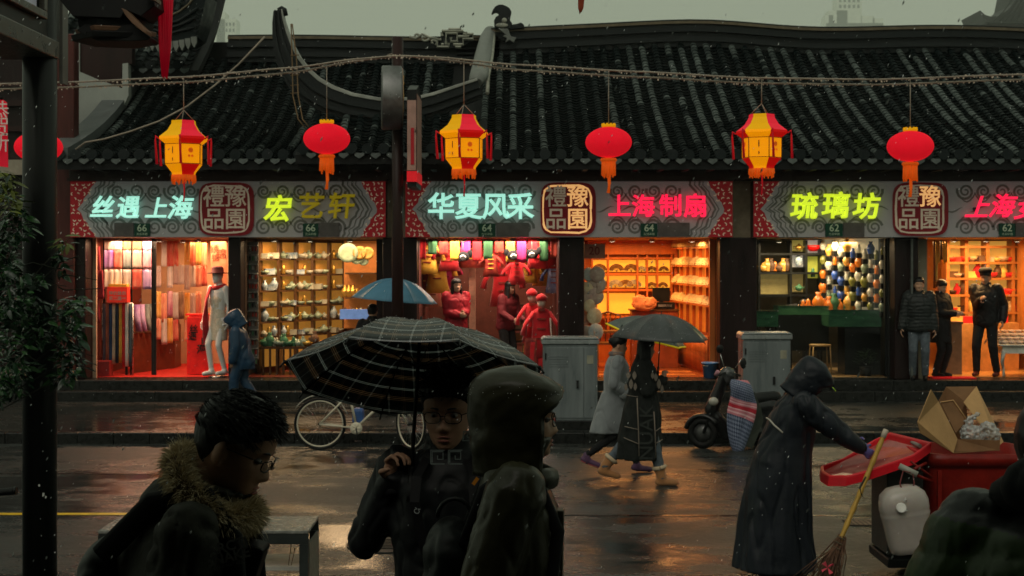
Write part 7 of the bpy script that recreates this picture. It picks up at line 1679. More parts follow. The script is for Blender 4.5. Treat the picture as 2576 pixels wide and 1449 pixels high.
def carton():
    t = empty('cardboard_box', px(2410, 1120, 11.4), 'torn open brown cardboard box sitting in the top of the red bin', 'cardboard box')
    Mo, Mi = mat('cardboard_tan', (.52, .30, .13), .75, var=.15, scale=4, bump=.1), mat('cardboard_inside', (.20, .10, .045), .8, var=.2)
    P_ = [('flap', Mo, [(2342, 980, 11.0), (2308, 1062, 10.95), (2316, 1090, 11.0), (2398, 1140, 11.15), (2408, 1104, 11.25), (2360, 1010, 11.2)]),
          ('back_panel', Mi, [(2360, 1010, 11.6), (2380, 973, 11.65), (2456, 972, 11.7), (2430, 1012, 11.55), (2440, 1110, 11.6), (2380, 1110, 11.6)]),
          ('side_panel', Mo, [(2456, 972, 11.7), (2524, 1112, 11.55), (2510, 1124, 11.3), (2424, 1012, 11.5)]),
          ('inner_flap', Mi, [(2366, 1012, 11.4), (2398, 1007, 11.45), (2432, 1056, 11.4), (2404, 1090, 11.3)]),
          ('front_panel', Mi, [(2404, 1104, 11.3), (2516, 1108, 11.25), (2514, 1134, 11.25), (2400, 1136, 11.25)]),
          ('bottom_panel', Mi, [(2398, 1140, 11.2), (2516, 1132, 11.25), (2500, 1120, 11.6), (2380, 1115, 11.6)])]
    for nm, m_, pts in P_:
        b = MB(); b.add([px(*p) for p in pts], [tuple(range(len(pts)))]); o = b.build(nm, m_, t); s_ = o.modifiers.new('s', 'SOLIDIFY'); s_.thickness = .006; s_.offset = 0
    b = MB(); b.tube([px(2366, 1012, 11.39), px(2398, 1007, 11.44), px(2432, 1056, 11.39)], .006, 4); b.build('torn_edge', Mo, t)
    mb = MB(); 
    rr = random.Random(6)
    for k in range(9): mb.ell(px(2440 + rr.uniform(-5, 62), 1092 + rr.uniform(-30, 12) * (1 if k < 6 else .3), 11.35), (rr.uniform(.05, .10), .07, rr.uniform(.04, .08)), None, 8)
    mb.cone(px(2435, 1060, 11.35), px(2462, 1042, 11.35), .03, .02)
    me = solid(mb, .010, 1, wr=.028, wf=(22, 22, 22), mats=mat('clear_plastic_wrap', (.80, .82, .80), .12, trans=.55, alpha=.75, spec=1, coat=1)); o = link('plastic_wrap', me); tag(o, 'crumpled clear plastic wrap lying in the cardboard box', 'plastic wrap')
carton()
def jug():
    c = px(2279, 1305, 10.93); t = empty('plastic_jug', c - V((0, 0, .27)), 'big milky translucent plastic jug hanging from the bin handle', 'jug')
    M = Matrix.Rotation(rad(-9), 3, 'Y'); b = MB(); r_ = []
    for (z, k) in ((-.255, .72), (-.25, .80), (-.20, .86), (-.05, .93), (.03, .97), (.045, 1.0), (.06, .97), (.075, 1.0), (.14, 1.0), (.20, .90), (.245, .62), (.258, .30)):
        r_.append([c + M @ V((math.copysign(abs(math.cos(a)) ** .6, math.cos(a)) * .185 * k, math.copysign(abs(math.sin(a)) ** .6, math.sin(a)) * .13 * k, z)) for a in [2 * PI * i / 28 for i in range(28)]])
    b.loft(r_); b.build('jug_body', mat('milky_plastic', (.66, .58, .53), .25, var=.12, scale=4, sub=.3, spec=.6, trans=.4), t)
    b = MB(); p = c + M @ V((-.06, -.12, .11)); b.lathe([(.035, 0), (.04, .03), (.036, .04)], p, 16, M=Matrix.Rotation(rad(70), 3, 'X')); b.build('cap', mat('milky_cap', (.75, .72, .68), .3), t)
    b = MB(); b.tube([c + M @ V((-.02, -.06, .235)), c + M @ V((.0, -.10, .19)), c + M @ V((-.02, -.12, .15))], .018, 8); b.build('moulded_grip', mat('milky_cap', (.7, .7, .7)), t)
    b = MB(); b.tube([px(2272, 1244, 10.85), px(2264, 1215, 10.9), px(2272, 1185, 10.95), px(2296, 1190, 10.95), px(2300, 1215, 10.9), px(2290, 1246, 10.85), px(2278, 1262, 10.8)], .006, 5); b.build('rope', mat('dark_red_rope', (.14, .03, .03), .7), t)
jug()
def broom():
    t = empty('broom', px(2075, 1440, 10.8), 'long yellow bamboo broom with twig bristles and a pink ribbon held by the sweeper', 'broom')
    d0, d1 = 11.15, 10.9
    a, b_ = px(2228, 1084, d0), px(2098, 1398, d1); n = 8
    b = MB(); pts = []; rs = []
    for i in range(25):
        u = i / 24; pts.append(a.lerp(b_, u)); rs.append(.018 + (.004 if i % 3 == 0 else 0))
    b.tube(pts, rs, 8); b.build('bamboo_handle', mat('bamboo', (.48, .28, .05), .35, var=.25, scale=8), t)
    b = MB(); b.tube([a - (b_ - a).normalized() * .01, a + (b_ - a).normalized() * .06], .022, 8); b.build('handle_cap', mat('pale_tape', (.45, .38, .30), .5), t)
    rr = random.Random(12); b = MB(); ax = (b_ - a).normalized(); sd = ax.cross(V((0, 1, 0))).normalized()
    for k in range(130):
        s0 = rr.uniform(-.03, .03); p = a.lerp(b_, .84 + rr.random() * .12) + sd * s0 + V((0, rr.uniform(-.03, .03), 0)); L = rr.uniform(.30, .52)
        e = p + ax * L + sd * rr.gauss(0, .075) + V((0, rr.gauss(0, .06), 0)); e.z = max(e.z, .01); mid = p.lerp(e, .5) + V((rr.gauss(0, .012), 0, .0)); mid.z = max(mid.z, .01)
        b.tube([p, mid, e], [.006, .004, .002], 4)
    b.build('twig_bristles', mat('twig', (.10, .05, .03), .7, var=.5, scale=20), t, kind='stuff')
    b = MB()
    for u in (.86, .90, .94): b.tube([a.lerp(b_, u) + ax * 0 + (sd * math.cos(q) + V((0, 1, 0)) * math.sin(q)) * .038 for q in [2 * PI * i / 10 for i in range(11)]], .005, 4)
    b.build('binding_wire', M_cap, t, kind='stuff')
    b = MB(); c = px(2082, 1428, 10.72)
    for k in range(4): an = k * 1.5 + .4; b.add([c, c + V((math.cos(an) * .05, -.01, math.sin(an) * .05)), c + V((math.cos(an + .5) * .06, -.02, math.sin(an + .5) * .045)), c + V((math.cos(an + .7) * .02, 0, math.sin(an + .7) * .02))], [(0, 1, 2, 3)])
    o = b.build('pink_ribbon', mat('pink_ribbon', (.75, .08, .12), .4), t); o.modifiers.new('s', 'SOLIDIFY').thickness = .003
    b = MB(); b.tube([px(2178, 1200, 10.95), px(2163, 1228, 10.9), px(2167, 1244, 10.9), px(2172, 1252, 10.9)], [.007, .008, .006, .003], 6); b.build('hook', M_black, t)
broom()
t = empty('rubble', px(2330, 1440, 10.6), 'torn grey scraps and a crumpled paper lying under the bin', 'litter'); rr = random.Random(2)
for (x, y, s_, m_) in ((2258, 1432, .06, mat('wet_paper', (.35, .32, .28), .5, var=.3)), (2318, 1436, .13, mat('grey_rubble', (.10, .10, .09), .6, var=.5, scale=20)), (2272, 1410, .04, M_stone)):
    mb = MB(); p = px(x, y, 10.75); p.z = s_ * .5
    for k in range(5): mb.ell(p + V((rr.uniform(-.5, .5) * s_, rr.uniform(-.5, .5) * s_, 0)), (s_ * .6, s_ * .5, s_ * .4), None, 6)
    link('scrap', solid(mb, .012, 1, wr=.02, wf=(14, 14, 14), mats=m_), t)
t = empty('handlebar_grip', px(20, 1236, 6.0), 'ribbed black handlebar grip poking in at the left edge', 'handlebar'); b = MB()
a, b_ = px(-60, 1243, 6.0), px(38, 1235, 5.9); b.tube([a.lerp(b_, i / 30) for i in range(31)], [.0145 + .0018 * (i % 2) for i in range(31)], 12); b.build('grip', M_rubber, t); b = MB(); b.tube([px(36, 1235, 5.9), px(42, 1234.5, 5.9)], .017, 12); b.build('end_cap', M_black, t)
b = MB(); b.tube([a, px(-200, 1280, 6.1), V((px(-200, 0, 6.1).x, 6.1, .5))], .014, 8); b.build('stem', M_steel, t)
# ---------------------------------------------------------------- shrub at left
def shrub():
    t = empty('leafy_shrub', (-2.9, 8.8, .45), 'glossy green shrub growing round the thick black post at the left', 'shrub')
    rr = random.Random(77)
    def leaf_mesh(m_):
        b = MB(); prof = [(0, .0), (.15, .30), (.4, .5), (.7, .38), (.9, .15), (1, 0)]
        L = []; 
        for (u, w_) in prof: L += [(-w_ * .36, u, .05 * math.sin(u * 3) + .06 * w_), (0, u, .05 * math.sin(u * 3)), (w_ * .36, u, .05 * math.sin(u * 3) + .06 * w_)]
        fs = []
        for i in range(len(prof) - 1): a = i * 3; fs += [(a, a + 1, a + 4, a + 3), (a + 1, a + 2, a + 5, a + 4)]
        b.add(L, fs, 0, True); return b.mesh('leaf', m_), b
    Ml = [mat('leaf_dark', (.010, .032, .014), .25, var=.4, coat=.3), mat('leaf_mid', (.030, .085, .026), .22, var=.4, coat=.5), mat('leaf_yellow', (.12, .14, .02), .3, var=.4)]
    lm = [leaf_mesh(m) for m in Ml]; rest = [MB(), MB(), MB()]; cnt = 0
    cl = [(20, 500, 34, 40, 8.6), (40, 560, 40, 44, 8.7), (10, 640, 40, 60, 8.8), (30, 720, 46, 60, 8.7), (95, 700, 30, 16, 8.95), (20, 800, 50, 60, 8.8), (70, 770, 44, 34, 8.9), (100, 830, 40, 34, 8.95), (25, 900, 50, 60, 8.8), (170, 790, 44, 40, 9.0), (165, 850, 40, 44, 9.0), (175, 905, 34, 40, 9.05), (160, 610, 16, 18, 8.95), (152, 660, 16, 26, 9.0), (35, 960, 40, 30, 8.9), (160, 945, 26, 26, 9.0), (195, 760, 22, 20, 9.0), (10, 450, 26, 22, 8.6), (0, 590, 26, 50, 8.6), (0, 980, 30, 30, 8.8)]
    bm = MB()
    for (cx, cy, rx, ry, d) in cl:
        c0 = px(cx, cy, d)
        bm.tube([(-3.9 + rr.uniform(-.2, .15), d + .1, .8), (-3.75 + rr.uniform(-.1, .1), d, (c0.z + .8) / 2), tuple(c0)], [.010, .007, .003], 5)
        nlf = int(rx * ry / 15) + 12
        for k in range(nlf):
            a, r = rr.uniform(0, 6.28), math.sqrt(rr.random()); p = px(cx + math.cos(a) * r * rx, cy + math.sin(a) * r * ry, d + rr.uniform(-.25, .25))
            if abs(p.x + 3.055) < .12 and p.y > 9.05: p.y = 9.0
            size = rr.choice([rr.uniform(.035, .06), rr.uniform(.06, .115)]); dr = V((rr.gauss(0, 1) + (p.x - c0.x) * 4, rr.gauss(0, 1), -abs(rr.gauss(.4, .7)))).normalized(); x_, y_, z_ = frame(dr)
            up = V((rr.gauss(0, .4), rr.gauss(-.3, .4), 1)).normalized(); sx_ = dr.cross(up).normalized(); nz = sx_.cross(dr)
            M = Matrix((sx_, dr, nz)).transposed(); i = 2 if (cy < 520 or (140 < cx < 170 and cy < 640)) and rr.random() < .6 else rr.choice([0, 0, 1])
            if k % 3 == 0 and cnt < 290:
                o = link('leaf', lm[i][0], t); Mm = (M * size).to_4x4(); Mm.translation = p; o.matrix_basis = Mm; cnt += 1
            else: rest[i].add([M @ (V(v) * size) + p for v in lm[i][1].v], lm[i][1].f, 0, True)
    for i in range(3):
        if rest[i].v: rest[i].build('leaves', Ml[i], t, kind='stuff')
    for k in range(16):
        a = px(rr.uniform(0, 150), rr.uniform(640, 900), 8.9); bm.tube([a, a + V((rr.uniform(.02, .14), 0, rr.uniform(-.03, .04))), a + V((rr.uniform(.1, .28), 0, rr.uniform(-.08, .02)))], [.005, .004, .002], 4)
    bm.build('branches', mat('branch', (.02, .02, .012), .5), t, kind='stuff')
    b = MB(); b.b2(-4.7, -3.55, 8.3, 9.25, .45, .85); tag(b.build('planter', M_stone, bevel=.02), 'dark stone planter box holding the shrub at the left', 'planter')
shrub()
# ---------------------------------------------------------------- rain
def rain():
    rr = random.Random(9); b = MB()
    for k in range(1700):
        d = 2.2 + 21 * rr.random() ** 1.2; p = px(rr.uniform(-20, 2600), rr.uniform(-20, 1470), d)
        if p.z < .1: continue
        s_ = rr.uniform(.0009, .0017) * (1 + d * .05); L = s_ * rr.uniform(1.5, 3.2); dx = L * rr.uniform(.25, .55)
        b.add([p + V((-s_, 0, 0)), p + V((0, -s_, 0)), p + V((s_, 0, 0)), p + V((0, s_, 0)), p + V((dx, 0, L)), p + V((-dx, 0, -L))], [(0, 1, 4), (1, 2, 4), (2, 3, 4), (3, 0, 4), (1, 0, 5), (2, 1, 5), (3, 2, 5), (0, 3, 5)])
    b.build('rain', M_drop, kind='stuff')
rain()
# ---------------------------------------------------------------- people
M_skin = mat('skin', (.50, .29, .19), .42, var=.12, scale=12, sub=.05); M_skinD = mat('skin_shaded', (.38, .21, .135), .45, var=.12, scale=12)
M_hair = mat('black_hair', (.005, .0045, .0045), .45, var=.4, scale=60, stretch=(1, 1, .2), spec=.4)
M_lip = mat('lips', (.26, .09, .07), .4); M_eye = mat('eye_white', (.22, .20, .18), .3); M_iris = mat('iris', (.01, .006, .005), .1)
M_lens = glass_mat('lens', .15)
M_denim = mat('grey_denim', (.09, .11, .13), .8, var=.3, scale=20); M_navy = mat('navy_cloth', (.010, .022, .045), .7, var=.3)
M_blk = MATS['black_cloth']; M_shoe = mat('black_shoe', (.008, .008, .008), .4)
def hood(f, parent, m, infl=.028, op=58, peak=.05, zb=.03, zlow=-.16, neck=.05, name='hood', back=.02, top=.0):
    na, nz = 44, 30; vs = []; mb = MB()
    def Pt(u, v, ex=0):
        z = zlow + (.1195 - zlow) * (1 - (1 - v) ** 1.5)
        o = rad(op) * (1 if z < zb else max(0, 1 - ((z - zb) / .05)) ** .5)
        a = -PI / 2 + o + (2 * PI - 2 * o) * u
        cz = max(0, 1 - (max(0, z - .045) / .0745) ** 2.2) ** .5
        zz = max(z, .0); p = head_pt(zz, a, 0, 0); p.z = z
        fl = infl + ex; d = V((math.cos(a), math.sin(a), 0)); p += d * fl * cz
        if z < -.05:
            t_ = min(1, (-.05 - z) / .1); p.x *= 1 - .14 * t_; p.y = p.y * (1 - .12 * t_)
        p.z += (infl + top) * min(1, max(0, z - .02) / .06) - .022 * max(0, -math.sin(a)) * min(1, max(0, z - .02) / .04)
        bk = max(0, math.sin(a)); p.y += back * bk * cz
        fr = max(0, -math.sin(a)) ** 1.6; p.y -= peak * fr * min(1, max(0, (z + .02) / .06)) * (cz ** 1.3)
        w_ = .009 * noise.noise(V((u * 7, v * 5, 3))) + .005 * noise.noise(V((u * 19, v * 13, 1)))
        p += d * w_ * cz
        return f.H @ p
    f.hp = Pt
    for i in range(nz + 1):
        for j in range(na + 1): mb.v.append(tuple(Pt(j / na, i / nz)))
    for i in range(nz):
        for j in range(na): a = i * (na + 1) + j; mb.f.append((a, a + 1, a + na + 2, a + na + 1)); mb.m.append(0); mb.sm.append(True)
    # rolled rim
    r1 = [Pt(0, i / nz) for i in range(0, nz - 3)]; r2 = [Pt(1, i / nz) for i in range(0, nz - 3)][::-1]
    o = mb.build(name, m, parent); s_ = o.modifiers.new('s', 'SOLIDIFY'); s_.thickness = .010; s_.offset = 1
    rm = MB(); rm.tube(r1 + r2, .0065 * f.k, 6); rm.build('hood_seam', m, parent)
    sm = MB(); sm.tube([Pt(.5, v / 14) + (f.H.to_3x3() @ V((0, .002, .004))) for v in range(3, 15)], .0045, 5)
    sm.build('hood_seam', m, parent)
    for vv in (.82,):
        sm = MB(); sm.tube([Pt(u / 20, vv + .10 * math.sin(PI * u / 20)) for u in range(21)], .0035, 5); sm.build('hood_seam', m, parent)
    return o
def strands(parent, m, pts, n, length, spread, name, rr, w_=.0012, grav=.3, bias=V((0, 0, 0)), segs=3, curl=.0):
    # pts: list of (point, normal, radius)
    b = MB()
    for k in range(n):
        p, nn, r = rr.choice(pts); t1 = V((rr.gauss(0, 1), rr.gauss(0, 1), rr.gauss(0, 1))).normalized()
        d = (nn + t1 * spread + bias).normalized(); s0 = V(p) + t1 * r; L = length * rr.uniform(.55, 1.15)
        q = [s0]; dd = d.copy()
        for s_ in range(segs):
            q.append(q[-1] + dd * L / segs); dd = (dd + V((rr.gauss(0, curl), rr.gauss(0, curl), -grav + rr.gauss(0, curl)))).normalized()
        sd = d.cross(V((rr.gauss(0, 1), rr.gauss(0, 1), rr.gauss(0, 1)))).normalized() * w_
        vs = []
        for i, x in enumerate(q[:-1]): vs += [x - sd * (1 - i / segs * .5), x + sd * (1 - i / segs * .5)]
        vs.append(q[-1]); fs = [(2 * i, 2 * i + 1, 2 * i + 3, 2 * i + 2) for i in range(segs - 1)] + [(2 * segs - 2, 2 * segs - 1, 2 * segs)]
        b.add(vs, fs, 0, True)
    return b.build(name, m, parent, kind='stuff')
def person(loc, label, group=None): return empty('person', loc, label, 'person', group)
# 1 boy holding the plaid umbrella
def boy():
    B = V((-.217, 4.85, .45)); p = person(B, 'young man in glasses and dark jacket holding up the plaid umbrella')
    k = 1.71 / 1.7
    f = Fig(B, rad(-4), 1.71, 0, 6, -3, rh=((-.405 + .217) / k, -.06 / k, (1.80 - .45) / k), rel=(-.5, .5, -1))
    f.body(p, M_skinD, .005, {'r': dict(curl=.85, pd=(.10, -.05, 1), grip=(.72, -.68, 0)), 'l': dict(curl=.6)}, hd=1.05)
    f.H = f.H @ Matrix.Scale(1.05, 4)
    f.hair(p, M_hair, 'short', .006, front=.062, side=.0, back=-.07, infl=.016, rough=.006)
    f.face(p, M_lip, M_hair, M_eye, M_iris); f.glasses(p, mat('glasses_frame', (.006, .006, .008), .25), M_lens)
    rr = random.Random(3); sp = [(f.H @ head_pt(z, a, .012, 0), (f.H.to_3x3() @ V((math.cos(a) * .5, math.sin(a) * .5 - .3, .6))).normalized(), .01) for a in [rad(-150 + i * 12) for i in range(28)] for z in (.06, .085, .10, .112)]
    strands(p, M_hair, sp, 2200, .030, .5, 'hair_strands', rr, .0011, .25)
    f.top(p, mat('dark_track_jacket', (.010, .011, .012), .55, var=.4, scale=9, rvar=.15), vox=.009, arm=(.074, .064, .048), w_=1.02, wr=.008, wf=(13, 13, 8), collar=.055, cw=.072)
    f.trousers(p, M_blk); f.shoes(p, M_shoe)
    # cuff, wrist band, collar print, strap
    w = f.w['rwr']; b = MB(); b.tube([w + V((0, 0, -.035)), w + V((0, 0, -.012))], .039, 18); b.build('cuff', M_blk, p)
    b = MB(); b.tube([w + V((math.cos(a) * .034, math.sin(a) * .030, -.004)) for a in [2 * PI * i / 14 for i in range(15)]], .004, 5); b.build('bracelet', mat('bronze_bracelet', (.2, .12, .07), .3, metal=.8), p)
    M_key = mat('key_print', (.16, .19, .18), .6)
    def key(cx, cy, cz, s_, rot):
        b = MB(); y = 0
        for seg in ([(-1, -1), (-1, 1), (1, 1), (1, -.4), (0, -.4), (0, .3)], [(-1.25, -1.25), (1.3, -1.25)], [(-1.25, -1.25), (-1.25, 1.25), (1.3, 1.25)]):
            b.ribbon([(x * s_, z * s_) for x, z in seg], s_ * .22, 0, .001)
        o = b.build('key_pattern', M_key, p); o.location = (cx, cy, cz); o.rotation_euler = rot; return o
    def chest_y(x, z): return 4.85 - .158 + abs(x + .217) * .25
    for i in range(2): key(-.245 + i * .058, chest_y(-.23, 0) - .012, px(0, 1148, 4.7).z, .018, (0, 0, -.05 + i * .08))
    key(-.15, 4.75, px(0, 1096, 4.75).z, .013, (.2, 0, .5))
    # camera strap with SONY lettering
    st = mat('camera_strap', (.006, .006, .007), .6)
    for pts in ([V((-.155, 4.80, 1.90)), V((-.125, 4.70, 1.84)), V((-.125, 4.665, 1.76)), V((-.16, 4.655, 1.62)), V((-.2, 4.66, 1.48))], [V((-.28, 4.80, 1.90)), V((-.315, 4.70, 1.84)), V((-.32, 4.665, 1.76)), V((-.29, 4.655, 1.62)), V((-.24, 4.66, 1.48))]):
        b = MB(); b.loft([[q + V((s_ * .016, dy, 0)) for s_, dy in ((-1, 0), (1, 0), (1, .003), (-1, .003))] for q in pts], 0, False); b.build('camera_strap', st, p)
    text('SONY', (-.128, 4.650, 1.735), .040, mat('strap_print', (.45, .48, .48), .5), p, rot=(PI / 2, -rad(72), 0), ext=.002, name='strap_lettering', off=.006)
    text('α', (-.312, 4.650, 1.735), .034, MATS['strap_print'], p, rot=(PI / 2, -rad(70), 0), ext=.002, name='strap_lettering')
    b = MB(); b.ribbon([(-.128, 1.818), (-.112, 1.840)], .012, 4.668, .002); b.build('orange_tab', mat('strap_orange', (.6, .22, .02), .5), p)
    cm = empty('camera', (-.22, 4.62, 1.40), 'dark camera hanging on the strap of the umbrella holder', 'camera')
    b = MB(); b.b2(-.285, -.155, 4.60, 4.66, 1.38, 1.47); b.build('camera_body', M_bp, cm, bevel=.008); b = MB(); b.lathe([(.034, 0), (.034, .05), (.028, .055)], (-.22, 4.60, 1.42), 18, M=Matrix.Rotation(PI / 2, 3, 'X')); b.build('lens_barrel', M_bp, cm)
boy()
def plaid():
    m = bpy.data.materials.new('plaid_cloth'); m.use_nodes = True; n = m.node_tree; nd = n.nodes; lk = n.links; b = nd['Principled BSDF']
    b.inputs['Roughness'].default_value = .32; b.inputs['Coat Weight'].default_value = .6; b.inputs['Coat Roughness'].default_value = .28
    uv = nd.new('ShaderNodeUVMap'); sx = nd.new('ShaderNodeSeparateXYZ'); lk.new(uv.outputs[0], sx.inputs[0])
    def lines(sock, period, groups):
        md = nd.new('ShaderNodeMath'); md.operation = 'PINGPONG' if False else 'FRACT'; dv = nd.new('ShaderNodeMath'); dv.operation = 'MULTIPLY'; dv.inputs[1].default_value = 1 / period; ad = nd.new('ShaderNodeMath'); ad.operation = 'ADD'; ad.inputs[1].default_value = 50.3
        lk.new(sock, dv.inputs[0]); lk.new(dv.outputs[0], ad.inputs[0]); lk.new(ad.outputs[0], md.inputs[0])
        rp = nd.new('ShaderNodeValToRGB'); rp.color_ramp.interpolation = 'CONSTANT'; e = rp.color_ramp.elements; e[0].position = 0; e[0].color = (0, 0, 0, 1); e[1].position = .999; e[1].color = (0, 0, 0, 1)
        for c_, wd, col in groups:
            a = e.new(c_ - wd / 2); a.color = (*col, 1); z = e.new(c_ + wd / 2); z.color = (0, 0, 0, 1)
        lk.new(md.outputs[0], rp.inputs[0]); return rp.outputs[0]
    W_, T_ = (.85, .88, .88), (.62, .44, .30)
    G = [(.10, .022, W_), (.155, .022, W_), (.50, .022, T_), (.57, .030, T_), (.64, .022, T_), (.70, .012, (.16, .12, .08))]
    Gv = [(.10, .014, (.55, .57, .57)), (.135, .014, (.55, .57, .57)), (.50, .018, (.26, .17, .11)), (.56, .018, (.26, .17, .11)), (.62, .014, (.10, .06, .04)), (.85, .008, (.04, .045, .045))]
    a = lines(sx.outputs[1], .104, G); c = lines(sx.outputs[0], .098, Gv)
    mx = nd.new('ShaderNodeMix'); mx.data_type = 'RGBA'; mx.blend_type = 'ADD'; mx.inputs[0].default_value = 1; lk.new(a, mx.inputs[6]); lk.new(c, mx.inputs[7])
    m2 = nd.new('ShaderNodeMix'); m2.data_type = 'RGBA'; m2.blend_type = 'ADD'; m2.inputs[0].default_value = 1; m2.inputs[7].default_value = (.020, .027, .028, 1); lk.new(mx.outputs[2], m2.inputs[6])
    lk.new(m2.outputs[2], b.inputs['Base Color'])
    # thin wet cloth lets a little sky through
    tr = nd.new('ShaderNodeBsdfTranslucent'); lk.new(m2.outputs[2], tr.inputs[0]); ms = nd.new('ShaderNodeMixShader'); ms.inputs[0].default_value = .5
    out = nd['Material Output']; lk.new(b.outputs[0], ms.inputs[1]); lk.new(tr.outputs[0], ms.inputs[2]); lk.new(ms.outputs[0], out.inputs[0])
    return m
TM = Matrix.Rotation(rad(2.2), 4, 'Y') @ Matrix.Rotation(rad(-22), 4, 'X')
umbrella('umbrella', 'open dark plaid umbrella beaded with rain, held up by the young man in glasses', (-.327, 4.9, 2.138), .468, .20, 8, TM, plaid(), M_black, .40, phase=rad(22.5 - 3), dots=900)
# 2 hooded man in profile
def hooded():
    B = V((.004, 4.3, .45)); p = person(B, 'man in an olive hooded coat and backpack seen in profile facing right')
    f = Fig(B, rad(90), 1.745, 1, -1, 0, lh=(.2, -.10, .95), rh=(-.2, -.02, .90), rel=(-.3, .8, -.3))
    f.body(p, M_skin, .005, hd=.96); f.H = f.H @ Matrix.Scale(.96, 4)
    f.face(p, M_lip, M_hair, M_eye, M_iris); f.glasses(p, mat('thin_gold_frame', (.05, .035, .03), .3, metal=.5), M_lens, w_=.024, hgt=.017)
    Mo = mat('wet_olive_nylon', (.026, .024, .011), .40, var=.3, scale=6, coat=.1, rvar=.1, bump=.15, bscale=20)
    hood(f, p, Mo, infl=.032, op=62, peak=.010, zb=.02, zlow=-.17, neck=.02, back=.030, top=.002)
    b = MB(); rr = random.Random(31)
    for k in range(260):
        q = f.hp(rr.random(), rr.uniform(.55, 1) ** .8, .0115); s_ = rr.uniform(.0007, .0017); b.ell(q, (s_, s_, s_), None, 4)
    b.build('raindrops', M_drop, p, kind='stuff')
    f.hair(p, M_hair, 'short', .009, front=.06, side=-.02, back=-.06)
    f.top(p, Mo, 'coat', vox=.010, arm=(.092, .078, .058), w_=1.08, d_=.92, hem=-.30, wr=.0045, wf=(14, 14, 7), collar=.085, cw=.112, seed=2)
    # dark layer of the shoulder straps and the front placket
    H = f.H; 
    mb = MB(); 
    for sx in (-1, 1):
        pts = [f.T @ V((sx * .10, .15, .30)), f.T @ V((sx * .115, .09, .47)), f.T @ V((sx * .115, .0, .535)), f.T @ V((sx * .13, -.07, .47)), f.T @ V((sx * .15, -.12, .36)), f.T @ V((sx * .17, -.10, .2)), f.T @ V((sx * .19, -.0, .08)), f.T @ V((sx * .16, .12, .05))]
        b = MB(); b.tube(pts, .020, 8, flat=.35, up=(f.T.to_3x3() @ V((1, 0, 0)))); b.build('backpack_strap', M_blk, p)
    b = MB(); col = [f.T @ V((x, y, z)) for x, y, z in ((.085, -.02, .50), (.05, -.08, .495), (0, -.11, .49), (-.05, -.08, .495), (-.085, -.02, .50))]
    b.tube(col, .018, 8, flat=1.8); b.build('storm_collar', Mo, p)
    b = MB(); b.loft([[f.T @ V((x, y, z)) for x, y in ((-.03, -.140), (.03, -.145), (.03, -.11), (-.03, -.11))] for z in (-.3, -.1, .1, .25, .34, .40)], 0, False); b.build('placket', Mo, p, bevel=.004)
    for z in (.36, .22): b = MB(); c = f.T @ V((-.034, -.125, z)); b.tube([c + f.W.to_3x3() @ V((-.003, math.cos(a) * .008, math.sin(a) * .008)) for a in [2 * PI * i / 12 for i in range(13)]], .0018, 5); b.build('snap_button', M_steel, p)
    f.trousers(p, M_blk); f.shoes(p, M_shoe)
    bp = empty('backpack', f.T @ V((0, .25, .1)), 'bulging black backpack worn by the man in the olive hood', 'backpack')
    mb = MB(); Rw = f.W.to_3x3().normalized()
    for (x, y, z, a, c_, h) in ((0, .20, .06, .16, .09, .24), (0, .19, .26, .14, .085, .12), (0, .27, -.02, .13, .07, .15)): mb.ell(f.T @ V((x, y, z)), (a, c_, h), Rw, 14)
    link('pack_body', solid(mb, .012, 6, wr=.008, wf=(8, 8, 8), mats=mat('black_nylon', (.007, .009, .009), .5, var=.4, rvar=.1)), bp)
    b = MB(); b.tube([f.T @ V((0, .13 + .05 * (1 - math.cos(q * PI / 8)) , .37 + .055 * math.sin(q * PI / 8))) for q in range(9)], .007, 8); b.build('grab_loop', mat('black_nylon', (0, 0, 0)), bp)
hooded()
